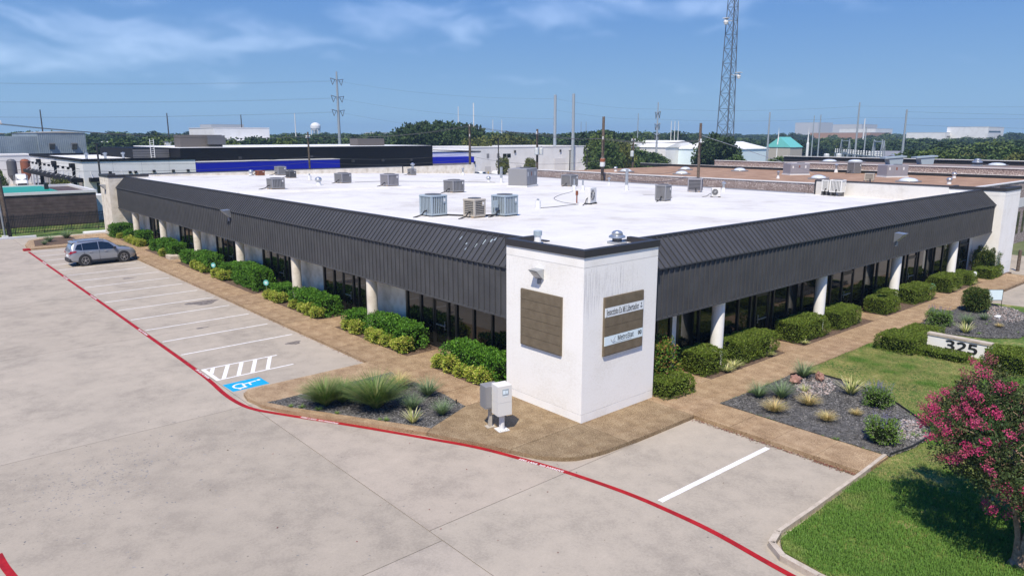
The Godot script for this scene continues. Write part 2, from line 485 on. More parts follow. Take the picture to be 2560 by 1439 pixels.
	T.alloy = std(lin(0.62, 0.62, 0.64), 0.3, 0.8)

var rings := {}
func inside(pts: Array, x: float, z: float) -> bool:
	var key: float = pts.size() * 1000.0 + pts[0][0]
	if not rings.has(key):
		var p := PackedVector2Array()
		for q in pts: p.append(Vector2(q[0], q[1]))
		rings[key] = p
	return Geometry2D.is_point_in_polygon(Vector2(x, z), rings[key])

const LAWN := [[3.4, 7.8], [-1.5, 7.9], [-1.95, 8.2], [-2.12, 9.2], [-2.2, 30], [36, 30], [32.4, 2.5], [31.3, 1.97], [5.12, 1.97], [5.08, 7.76]]
const BED := [[5.12, 2.0], [10.0, 2.0], [10.7, 2.25], [10.95, 2.9], [10.9, 3.6], [10.6, 4.8], [9.9, 6.05], [8.95, 7.1], [8.2, 7.75], [7.5, 8.0], [6.3, 7.95], [5.1, 7.74]]
const FAR_BED := [[22.3, 2.0], [31.2, 2.0], [32.3, 2.5], [30.6, 4.8], [26.5, 6.3], [24.0, 6.2], [22.8, 5.2], [22.2, 3.6]]
const ISLAND := [[-6.95, -8.68], [-1.9, -8.68], [-1.8, -5.2], [-1.95, -3.78], [-3.92, -2.98], [-5.15, -5.2], [-6.55, -7.75]]

func ground() -> void:
	var b := B.new()
	b.quad(Vector3(-3000, -0.78, 3000), Vector3(3000, -0.78, 3000), Vector3(3000, -0.78, -3000), Vector3(-3000, -0.78, -3000))
	structure(put("ground", b, T.field))
	# --- concrete lot, cast in bays
	var lot := group_node("parking_lot", "pale worn concrete parking lot cast in large bays")
	b = B.new()
	b.box(-60, -0.5, -66.2, 3.9, -0.165, 30)
	put("joint_filler", b, T.joint, lot)
	var xs := [-60.0, -45.0, -30.0, -20.0, -7.46, 3.7]
	var zs := [30.0, 14.5, 2.55, -9.2, -21.35, -33.6, -45.6, -57.4, -66.2]
	for i in xs.size() - 1:
		for j in zs.size() - 1:
			b = B.new()
			b.tint = true
			var k := rng.randf_range(0.93, 1.03)
			if i == 4 and j > 2: k *= 1.03
			if i == 3 and j == 2: k = 0.92
			b.col = Color(k, k * rng.randf_range(0.985, 1.005), k * rng.randf_range(0.97, 1.0))
			b.box(xs[i] + 0.011, -0.3, (zs[j + 1] if i < 4 or j != 1 else 2.0) + 0.011, xs[i + 1] - 0.011, -0.13, (zs[j] if i < 4 or j != 2 else 2.0) - 0.011)
			put("concrete_bay", b, T.concrete, lot)
	markings(lot)
	# driveway past the street side
	var drive := group_node("driveway", "pale concrete driveway beyond the walkway end")
	for q in [[32.0, 2.03, 46.0, 13.5], [32.0, 13.52, 46.0, 30.0], [46.02, -4.4, 60.0, 13.5], [60.02, -4.4, 90.0, 13.5], [46.02, 13.52, 90.0, 30.0]]:
		b = B.new()
		b.tint = true
		var k := rng.randf_range(0.92, 1.02)
		b.col = Color(k, k, k * 0.99)
		slab(b, [[q[0], q[1]], [q[2], q[1]], [q[2], q[3]], [q[0], q[3]]], -0.3, -0.13)
		put("concrete_bay", b, T.concrete, drive)
	# --- exposed-aggregate walkways with their kerb edges
	var walk := group_node("walkway", "tan exposed aggregate walkway with kerb around the building")
	var pieces := []
	var z := -10.5
	while z > -64.0:
		var e := maxf(z - 2.79, -64.2)
		pieces.append([[-1.87, z - 0.008], [-0.22, z - 0.008], [-0.22, e + 0.008], [-1.87, e + 0.008]])
		z = e
	for k in 7:
		var a := -(8.3 + 8.36 * k)
		pieces.append([[-0.212, a], [1.66, a], [1.66, a - 1.8], [-0.212, a - 1.8]])
	pieces.append([[-6.98, -10.5], [-1.878, -10.5], [-1.878, -8.7], [-7.0, -8.7], [-7.3, -9.15], [-7.37, -9.6], [-7.28, -10.2]])
	pieces.append([[-7.30, -9.21], [-6.98, -8.71], [-6.58, -7.75], [-5.17, -5.2], [-3.94, -2.96], [-4.26, -2.74], [-5.36, -4.8], [-6.9, -7.7], [-7.26, -8.6]])
	pieces.append([[-1.87, -10.49], [-0.22, -10.49], [-0.22, -8.3], [-1.85, -8.3]])
	pieces.append([[-1.85, -8.288], [-0.3, -8.288], [-0.3, -5.35], [-1.77, -5.35]])
	pieces.append([[-1.78, -5.335], [-0.3, -5.335], [-0.02, -3.765], [-1.92, -3.765]])
	pieces.append([[-3.92, -2.95], [-1.93, -3.75], [0, -3.75], [0, -0.008], [-3.12, -0.008], [-3.42, -0.84], [-4.25, -2.73]])
	pieces.append([[0, 0.008], [-0.008, 1.97], [-0.9, 1.93], [-1.46, 1.83], [-1.95, 1.68], [-2.3, 1.42], [-2.66, 1.0], [-2.9, 0.55], [-3.11, 0.008]])
	pieces.append([[0.008, 0.008], [3.42, 0.008], [3.42, 2.04], [0.97, 2.02], [0.008, 1.97]])
	pieces.append([[3.436, -1.65], [7.2, -1.65], [7.2, 0.2], [5.2, 0.2], [5.2, 1.95], [3.436, 1.95]])
	var x := 5.21
	while x < 44.0:
		var e := minf(x + 3.05, 46.3)
		pieces.append([[x, 0.212], [e - 0.014, 0.212], [e - 0.014, 1.95], [x, 1.95]])
		x = e
	for q in [[13.05, 14.6], [22.3, 23.8], [31.6, 33.1], [39.6, 41.6]]:
		pieces.append([[q[0], -1.65], [q[1], -1.65], [q[1], 0.2], [q[0], 0.2]])
	z = 1.964
	while z < 7.6:
		var e := z + 1.44
		pieces.append([[3.436, z], [5.08, z], [5.08, e - 0.012], [3.436, e - 0.012]])
		z = e
	for p in pieces:
		b = B.new()
		b.tint = true
		var k := rng.randf_range(0.9, 1.06)
		var cx := 0.0
		for q in p: cx += q[0] / p.size()
		if cx > -3.0 and cx < 4.5 and p[0][1] > -4.0 and p[0][1] < 1.0: k *= 0.74     # older, weathered pour round the tower
		b.col = Color(k, k * rng.randf_range(0.98, 1.0), k * rng.randf_range(0.95, 1.0)) if k > 0.8 else Color(k * 0.97, k, k * 0.97)
		slab(b, p, -0.3, rng.randf_range(-0.004, 0.004))
		put("walkway_slab", b, T.aggregate, walk)
	# soil of the planting strips
	b = B.new()
	slab(b, [[-0.23, -3.7], [1.7, -3.7], [1.7, -64.0], [-0.23, -64.0]], -0.35, -0.03)
	slab(b, [[7.2, -1.7], [46.0, -1.7], [46.0, 0.22], [7.2, 0.22]], -0.35, -0.03)
	structure(put("planting_strip", b, T.soil), "brown soil of the planting strips along both facades")
	# --- lawn and beds
	b = B.new()
	slab(b, LAWN, -0.4, -0.02)
	structure(put("lawn", b, T.lawn), "green lawn with dry patches on the street side")
	b = B.new()
	var edge := [[5.08, 7.62], [3.35, 7.68], [0.5, 7.72], [-1.3, 7.72], [-1.85, 7.86], [-2.16, 8.3], [-2.28, 9.2], [-2.36, 14], [-2.36, 30]]
	for i in edge.size() - 1:
		var p := Vector3(edge[i][0], -0.08, edge[i][1])
		var q := Vector3(edge[i + 1][0], -0.08, edge[i + 1][1])
		b.bar(p, q + (q - p).normalized() * 0.03, 0.1 if i < 3 else 0.15, 0.2)
	structure(put("lawn_kerb", b, T.kerb_concrete))
	b = B.new()
	slab(b, ISLAND, -0.3, -0.015)
	structure(put("mulch_bed", b, T.mulch), "dark mulch island bed with tall grasses beside the parking stalls")
	b = B.new()
	slab(b, BED, -0.3, 0.015)
	structure(put("mulch_bed", b, T.mulch), "curved dark mulch bed with blond grasses beside the lawn")
	b = B.new()
	slab(b, FAR_BED, -0.3, 0.015)
	structure(put("mulch_bed", b, T.mulch), "far dark mulch bed behind the address wall")
	b = B.new()
	for i in range(1, BED.size() - 1):
		var p := Vector3(BED[i][0], gy(BED[i][0]) + 0.02, BED[i][1])
		var q := Vector3(BED[i + 1][0], gy(BED[i + 1][0]) + 0.02, BED[i + 1][1])
		b.bar(p, q, 0.02, 0.16)
	tag(put("bed_edging", b, T.black), "thin black edging strip curving around the mulch bed", "edging")
	chips()
	grass()
	litter()
	# island at the far end of the stalls
	var isl := group_node("kerbed_island", "tan kerbed island at the far end of the stalls")
	b = B.new()
	b.tint = true
	slab(b, [[-7.2, -56.9], [-1.9, -56.9], [-1.9, -64.2], [-5.2, -64.2], [-6.6, -63], [-7.3, -60], [-7.45, -57.4]], -0.3, 0.0)
	put("kerb", b, T.aggregate, isl)
	b = B.new()
	slab(b, [[-6.8, -58.3], [-3.2, -58.3], [-3.2, -63.6], [-5.0, -63.6], [-6.3, -62.4]], -0.1, 0.02)
	put("soil", b, T.soil, isl)
	# strip of lawn and kerb beyond the lot
	b = B.new()
	slab(b, [[-60, -67.2], [45, -67.2], [45, -100], [-60, -100]], -0.5, -0.1)
	structure(put("verge", b, T.lawn), "grass strip beyond the iron fence")
	b = B.new()
	slab(b, [[-1.5, -65.9], [6.0, -65.9], [6.0, -66.9], [-1.5, -66.9]], -0.3, 0.0)
	slab(b, [[-60, -66.4], [-5.5, -66.4], [-5.5, -66.7], [-60, -66.7]], -0.3, 0.02)
	structure(put("far_kerb", b, T.white_wall))

func chips() -> void:     # shredded mulch and pebbles lying on the beds
	var m := B.new()
	m.tint = true
	m.box(-0.5, 0, -0.5, 0.5, 1, 0.5)
	var mesh := m.mesh(T.chip)
	for spec in [["mulch_chips", 16000, BED, 0.015], ["mulch_chips", 8000, ISLAND, -0.015], ["mulch_chips", 8000, FAR_BED, 0.015]]:
		var mm := MultiMesh.new()
		mm.transform_format = MultiMesh.TRANSFORM_3D; mm.use_colors = true; mm.mesh = mesh
		var tr := []
		while tr.size() < spec[1]:
			var x := rng.randf_range(-7.2, 32.5)
			var z := rng.randf_range(-8.8, 8.1)
			var p: Array = spec[2]
			var q: Array = p[rng.randi() % p.size()]
			var r: Array = p[rng.randi() % p.size()]
			var w: Array = p[rng.randi() % p.size()]
			var f := rng.randf()
			var g := rng.randf() * (1.0 - f)
			x = q[0] * f + r[0] * g + w[0] * (1.0 - f - g)
			z = q[1] * f + r[1] * g + w[1] * (1.0 - f - g)
			if not inside(p, x, z): continue
			var bs := Basis.from_euler(Vector3(rng.randf_range(-0.3, 0.3), rng.randf() * TAU, rng.randf_range(-0.3, 0.3)))
			bs = bs.scaled_local(Vector3(rng.randf_range(0.03, 0.11), rng.randf_range(0.008, 0.02), rng.randf_range(0.008, 0.028)))
			tr.append(Transform3D(bs, Vector3(x, gy(x) + spec[3], z)))
		mm.instance_count = tr.size()
		for i in tr.size():
			mm.set_instance_transform(i, tr[i])
			var k := 0.04 + 0.26 * pow(rng.randf(), 2.2)
			mm.set_instance_color(i, Color(k, k * 0.97, k * 0.93))
		stuff(mm, spec[0], "shredded dark mulch lying over the planting bed")
	# river pebbles
	var pm := B.new()
	pm.tint = true
	pm.blob(Vector3.ZERO, Vector3(0.5, 0.3, 0.42), 4, noise(1.0, 2, FastNoiseLite.TYPE_SIMPLEX, 4), 0.35)
	var pmesh := pm.mesh(T.pebble)
	for spec in [[9.6, 3.2, 1.35, 0.75, 620, "pink and grey pebbles scattered round the red rocks"], [7.75, 7.35, 0.9, 0.5, 420, "pale pebbles at the tip of the curved bed"], [29.4, 4.2, 2.2, 0.9, 700, "pale pebbles along the edge of the far bed"]]:
		var mm := MultiMesh.new()
		mm.transform_format = MultiMesh.TRANSFORM_3D; mm.use_colors = true; mm.mesh = pmesh
		mm.instance_count = spec[4]
		for i in spec[4]:
			var a := rng.randf() * TAU
			var r := sqrt(rng.randf())
			var x: float = spec[0] + cos(a) * r * spec[2]
			var z: float = spec[1] + sin(a) * r * spec[3] - (x - spec[0]) * 0.25
			var s := rng.randf_range(0.03, 0.1)
			mm.set_instance_transform(i, Transform3D(Basis(Vector3.UP, rng.randf() * TAU).scaled(Vector3.ONE * s), Vector3(x, gy(x) + 0.025, z)))
			var k := rng.randf_range(0.16, 0.46)
			var pink := rng.randf()
			mm.set_instance_color(i, Color(k, k * lerpf(0.72, 1.0, pink), k * lerpf(0.62, 0.98, pink)))
		stuff(mm, "pebbles", spec[5])

func stuff(mm: MultiMesh, called: String, label: String) -> void:
	var o := MultiMeshInstance3D.new()
	o.multimesh = mm
	o.name = numbered(called)
	add_child(o)
	o.set_meta("kind", "stuff"); o.set_meta("label", label)

func grass() -> void:
	var m := B.new()
	m.tint = true
	for i in 7:
		var a := TAU * i / 7.0 + 0.3
		var d := Vector3(cos(a) * 0.55, 1.0, sin(a) * 0.55).normalized()
		var s := Vector3(-sin(a), 0, cos(a))
		var o := Vector3(cos(a * 2.7), 0, sin(a * 2.7)) * 0.035
		m.leaf(o, d, s, 0.06 + 0.012 * (i % 3), 0.0055)
	var mesh := m.mesh(T.leaf)
	var mm := MultiMesh.new()
	mm.transform_format = MultiMesh.TRANSFORM_3D; mm.use_colors = true; mm.mesh = mesh
	var nz := noise(0.16, 4, FastNoiseLite.TYPE_SIMPLEX_SMOOTH, 71)
	var fine := noise(0.9, 3, FastNoiseLite.TYPE_SIMPLEX_SMOOTH, 72)
	var tr := []
	var cs := []
	while tr.size() < 70000:
		var x := rng.randf_range(-2.2, 19.0)
		var z := rng.randf_range(1.9, 15.0)
		if z > 9.5 + (19.0 - x) * 0.6: continue
		if not inside(LAWN, x, z) or inside(BED, x, z): continue
		var dry := clampf(nz.get_noise_2d(x, z) * 1.9 + fine.get_noise_2d(x, z) * 0.7 + 0.02 + 0.75 * smoothstep(8.6, 11.0, x) * smoothstep(10.5, 8.5, z) - 0.2 * smoothstep(8.0, 10.0, z), 0.0, 1.0)
		if rng.randf() < dry * 0.55: continue
		var s := rng.randf_range(0.7, 1.35) * (1.0 - 0.35 * dry)
		tr.append(Transform3D(Basis(Vector3.UP, rng.randf() * TAU).scaled(Vector3(s, s * rng.randf_range(0.7, 1.2), s)), Vector3(x, gy(x) - 0.022, z)))
		var k := rng.randf_range(0.75, 1.25)
		cs.append(Color(lerpf(0.12, 0.42, dry) * k, lerpf(0.235, 0.36, dry) * k, lerpf(0.036, 0.15, dry) * k))
	mm.instance_count = tr.size()
	for i in tr.size():
		mm.set_instance_transform(i, tr[i]); mm.set_instance_color(i, cs[i])
	stuff(mm, "grass", "short green grass of the street lawn, dry in patches")

func markings(lot: Node3D) -> void:
	var y := -0.1255
	var b := B.new()
	for k in 15:
		b = B.new()
		var z := -17.15 - 2.74 * k
		ribbon(b, [[-7.35, z], [-2.15 - rng.randf() * 0.15, z + rng.randf_range(-0.02, 0.02)]], 0.1, y)
		put("stall_line", b, T.white_paint, lot)
	b = B.new()
	ribbon(b, [[-2.05, 4.8], [3.16, 4.92]], 0.17, y)
	put("stall_line", b, T.white_paint, lot)
	# hatched aisle
	b = B.new()
	ribbon(b, [[-7.4, -14.42], [-4.2, -14.36]], 0.1, y)
	ribbon(b, [[-7.4, -12.67], [-4.2, -12.68]], 0.1, y)
	ribbon(b, [[-7.33, -14.42], [-7.33, -12.67]], 0.16, y - 0.001)
	for q in [[-4.51, -14.36, -5.31, -12.71], [-5.17, -14.34, -5.95, -12.7], [-5.76, -14.35, -6.52, -12.7], [-6.34, -14.36, -7.1, -12.72], [-6.95, -14.37, -7.28, -13.6]]:
		ribbon(b, [[q[0], q[1]], [q[2], q[3]]], 0.16, y - 0.0015)
	put("hatched_aisle", b, T.white_paint, lot)
	# accessible stall emblem: blue panel and white figure, its head towards the walkway
	b = B.new()
	slab(b, [[-7.42, -11.97], [-5.97, -12.0], [-5.96, -10.99], [-7.39, -10.96]], -0.2, y)
	var panel := put("accessible_panel", b, T.blue_paint, lot)
	b = B.new()
	var yy := y + 0.004
	var arc := []
	for i in 17:
		var a := deg_to_rad(-35.0 + 255.0 * i / 16.0)
		arc.append([-6.92 - sin(a) * 0.27, -11.42 + cos(a) * 0.27])
	ribbon(b, arc, 0.075, yy)
	ribbon(b, [[-6.25, -11.62], [-6.52, -11.58], [-6.80, -11.53]], 0.085, yy)
	ribbon(b, [[-6.55, -11.56], [-6.57, -11.28]], 0.07, yy + 0.001)
	ribbon(b, [[-6.80, -11.55], [-6.82, -11.22], [-7.12, -11.12]], 0.085, yy + 0.002)
	ribbon(b, [[-7.10, -11.16], [-7.05, -11.04]], 0.07, yy + 0.003)
	var disc := []
	for i in 14: disc.append([-6.13 + cos(TAU * i / 14) * 0.075, -11.66 + sin(TAU * i / 14) * 0.075])
	slab(b, disc, -0.2, yy + 0.001)
	put("wheelchair_figure", b, T.white_paint, panel)
	# red line along the lane
	b = B.new()
	var red := [[-7.6, -56.0], [-7.58, -45.0], [-7.56, -33.0], [-7.56, -22.0], [-7.58, -14.0], [-7.72, -11.0], [-7.68, -9.6], [-7.5, -8.7], [-7.05, -7.75], [-5.49, -4.85], [-4.35, -2.6], [-3.54, -0.9], [-2.98, 0.9], [-2.66, 2.2], [-2.36, 4.0], [-2.28, 5.6], [-2.32, 6.8], [-2.55, 8.7], [-2.8, 12.0], [-2.8, 22.0]]
	ribbon(b, smooth_curve(red), 0.17, y + 0.0025)
	put("red_lane_line", b, T.red_paint, lot)
	b = B.new()
	ribbon(b, smooth_curve([[-15.5, -3.7], [-15.42, -2.8], [-15.2, -1.6], [-14.6, 0.2], [-13.6, 2.4]]), 0.17, y + 0.0025)
	put("red_lane_line", b, T.red_paint, lot)
	b = B.new()
	b.box(-7.85, -0.13, -57.2, -7.35, 0.02, -56.6)
	put("red_kerb_end", b, T.red_paint, lot)
	for q in [[-7.54, -13.85, 0.0, 1.0], [-7.56, -22.35, 0.0, 1.0], [-7.56, -32.8, 0.0, 1.0], [-7.58, -40.9, 0.0, 1.0], [-7.59, -48.7, 0.0, 1.0], [-6.24, -6.22, 0.45, 0.89], [-2.955, 1.2, 0.27, 0.96]]:
		var o := words("FIRE LANE  NO PARKING", 0.13, 0.002, T.white_paint, false, 1.0, true)
		o.name = "lane_lettering"
		lot.add_child(o, true)
		var d := Vector3(q[2], 0, q[3]).normalized()
		o.transform = Transform3D(Basis(d * (1.5 / o.mesh.get_aabb().size.x), Vector3(d.z, 0, -d.x), Vector3.UP), Vector3(q[0], y + 0.006, q[1]))
	# oil spots
	for q in [[-3.14, -27.1, 0.85, 0.55], [-2.8, -15.7, 0.35, 0.25], [-5.1, -21.3, 0.3, 0.12], [-4.4, -38.0, 0.4, 0.2]]:
		b = B.new()
		var ring := []
		for i in 22:
			var a := TAU * i / 22
			var r := 1.0 + 0.25 * sin(3.0 * a + q[0]) + rng.randf_range(-0.12, 0.12)
			ring.append([q[0] + cos(a) * q[2] * r, q[1] + sin(a) * q[3] * r])
		slab(b, ring, -0.2, y - 0.0025)
		put("oil_stain", b, T.stain, lot)

func litter() -> void:     # fallen red-brown leaves against the kerb, and worn pits in the old bay
	var m := B.new()
	m.tint = true
	m.leaf(Vector3(-0.5, 0, 0), Vector3(1, 0.12, 0).normalized(), Vector3(0, 0.1, 1).normalized(), 1.0, 0.35)
	var mm := MultiMesh.new()
	mm.transform_format = MultiMesh.TRANSFORM_3D; mm.use_colors = true; mm.mesh = m.mesh(T.litter)
	mm.instance_count = 1500
	for i in 1500:
		var x := 3.4 - absf(rng.randfn()) * 0.07
		var z := rng.randf_range(2.1, 7.6)
		if i % 3 == 0: z = rng.randf_range(6.3, 7.6)
		if i % 4 == 1:
			x = -1.9 - absf(rng.randfn()) * 0.05
			z = rng.randf_range(-40.0, -10.6)
		if i % 30 == 2:
			x = rng.randf_range(-12.0, 3.0)
			z = rng.randf_range(-8.0, 8.0)
		mm.set_instance_transform(i, Transform3D(Basis.from_euler(Vector3(rng.randf_range(-0.4, 0.4), rng.randf() * TAU, rng.randf_range(-0.4, 0.4))).scaled_local(Vector3.ONE * rng.randf_range(0.025, 0.06)), Vector3(x, -0.115, z)))
		var k := rng.randf_range(0.6, 1.3)
		mm.set_instance_color(i, Color(0.22 * k, 0.08 * k, 0.06 * k) if rng.randf() < 0.6 else Color(0.20 * k, 0.14 * k, 0.07 * k))
	stuff(mm, "fallen_leaves", "small red-brown leaves drifted against the kerbs")
	var d := B.new()
	d.tint = true
	var ring := []
	for i in 7: ring.append(Vector3(cos(TAU * i / 7) * (0.5 + 0.14 * (i % 3)), 0, -sin(TAU * i / 7) * (0.5 + 0.1 * (i % 2))))
	for i in 7: d.tri(Vector3.ZERO, ring[i], ring[(i + 1) % 7])
	mm = MultiMesh.new()
	mm.transform_format = MultiMesh.TRANSFORM_3D; mm.use_colors = true; mm.mesh = d.mesh(T.litter)
	mm.instance_count = 900
	for i in 900:
		var x := -12.6 + rng.randfn() * 1.25
		var z := -6.4 + rng.randfn() * 1.0 - (x + 12.6) * 0.35
		if i % 4 == 0:
			x = rng.randf_range(-15.0, -8.0)
			z = rng.randf_range(-9.0, 2.0)
		if i % 9 == 0:
			x = rng.randf_range(-15.0, 3.0)
			z = rng.randf_range(-34.0, 7.0)
			if x > -8.0 and z < 2.0: x -= 8.0
		var s := rng.randf_range(0.01, 0.042)
		mm.set_instance_transform(i, Transform3D(Basis(Vector3.UP, rng.randf() * TAU).scaled_local(Vector3(s * rng.randf_range(1.0, 2.4), 1, s)), Vector3(x, -0.1285 + i * 0.0000006, z)))
		var k := rng.randf_range(0.17, 0.31)
		mm.set_instance_color(i, Color(k, k * 0.95, k * 0.9))
	stuff(mm, "concrete_pits", "worn pits and specks in the concrete of the lot")

const HB := 2.70
const HF := 4.573
const HR := 5.605
const PITCH := 0.332

func roof_y(x: float) -> float:
	return 5.45 - 0.019 * x if x < 30.0 else 4.88 - 0.037 * (x - 30.0)

func streaked_wall() -> StandardMaterial3D:     # painted plaster of the corner tower with grime runs below the cap
	var base: Image = T.stucco.albedo_texture.get_image()
	var img := base.duplicate()
	img.resize(1024, 1024)
	for k in 420:
		var lot_side := rng.randf() < 0.2
		var x := rng.randi_range(0, 511) if lot_side else 512 + int(512.0 * clampf(absf(rng.randfn(0.2, 0.24)), 0.01, 0.97))
		var y0 := int(220.0 * pow(rng.randf(), 1.3))
		var len := int(rng.randf_range(20, 230) * (0.7 if lot_side else 1.0))
		var wd := rng.randi_range(1, 4)
		var dark := 0.24 * pow(rng.randf(), 1.8) * (0.5 if lot_side else 1.0)
		for y in len:
			var f := sin(PI * minf(1.0, (y + 8.0) / (len + 8.0))) * dark
			for dx in wd:
				if rng.randf() < 0.6:
					var q: Color = img.get_pixel(mini(x + dx, 1023), mini(y0 + y, 1023))
					var w := 1.0 - f * rng.randf_range(0.4, 1.0)
					img.set_pixel(mini(x + dx, 1023), mini(y0 + y, 1023), Color(q.r * w, q.g * w, q.b * w * 1.005))
	var m := std(Color.WHITE, 0.85, 0.0, 0.4)
	m.albedo_texture = ImageTexture.create_from_image(img)
	return m

func tower_body(o: Node3D, x0: float, z0: float, w: float, yb: float, m_band: Material, m: Material, faces: bool) -> void:
	# plaster in three bands parted by grooves; x0, z0 is the outer corner, the tower lies towards +x and -z (or +x only)
	var b := B.new()
	var x1 := x0 + w
	var z1 := z0 - w
	b.box(x0 + 0.025, yb, z1 + 0.025, x1 - 0.025, 5.54, z0 - 0.025)
	b.box(x0, yb, z1, x1, 0.27, z0)
	b.box(x0, 5.20, z1, x1, 5.55, z0)
	var t := put("corner_tower", b, m, o)
	b = B.new()
	if faces:
		b.quv(Vector3(x0, 0.285, z1), Vector3(x0, 0.285, z0), Vector3(x0, 5.185, z0), Vector3(x0, 5.185, z1), Rect2(0, 0, 0.5, 1))
		b.quv(Vector3(x0, 0.285, z0), Vector3(x1, 0.285, z0), Vector3(x1, 5.185, z0), Vector3(x0, 5.185, z0), Rect2(0.5, 0, 0.5, 1))
		b.quv(Vector3(x1, 0.285, z0), Vector3(x1, 0.285, z1), Vector3(x1, 5.185, z1), Vector3(x1, 5.185, z0), Rect2(0.0, 0.5, 0.5, 0.5))
		b.quv(Vector3(x1, 0.285, z1), Vector3(x0, 0.285, z1), Vector3(x0, 5.185, z1), Vector3(x1, 5.185, z1), Rect2(0.0, 0.5, 0.5, 0.5))
		b.quv(Vector3(x0, 5.185, z0), Vector3(x1, 5.185, z0), Vector3(x1, 5.185, z1), Vector3(x0, 5.185, z1), Rect2(0.1, 0.9, 0.1, 0.1))
		b.quv(Vector3(x0, 0.285, z1), Vector3(x1, 0.285, z1), Vector3(x1, 0.285, z0), Vector3(x0, 0.285, z0), Rect2(0.1, 0.9, 0.1, 0.1))
	else:
		b.box(x0, 0.285, z1, x1, 5.185, z0)
	put("plaster_face", b, m_band, t)
	b = B.new()
	b.box(x0 - 0.04, 5.53, z1 - 0.04, x0 + 0.2, 5.76, z0 + 0.04)
	b.box(x0 + 0.2, 5.53, z0 - 0.2, x1 + 0.04, 5.76, z0 + 0.04)
	b.box(x1 - 0.16, 5.56, z0 - 1.3, x1 + 0.04, 5.75, z0 - 0.2)
	b.box(x0 + 0.2, 5.56, z1 - 0.04, x0 + 1.4, 5.75, z1 + 0.16)
	put("cap_flashing", b, T.cap, t)
	b = B.new()
	b.box(x0 + 0.2, 5.545, z1 - 0.02, x1 + 0.02, 5.562, z0 - 0.2)
	put("tower_roof", b, T.membrane, t)

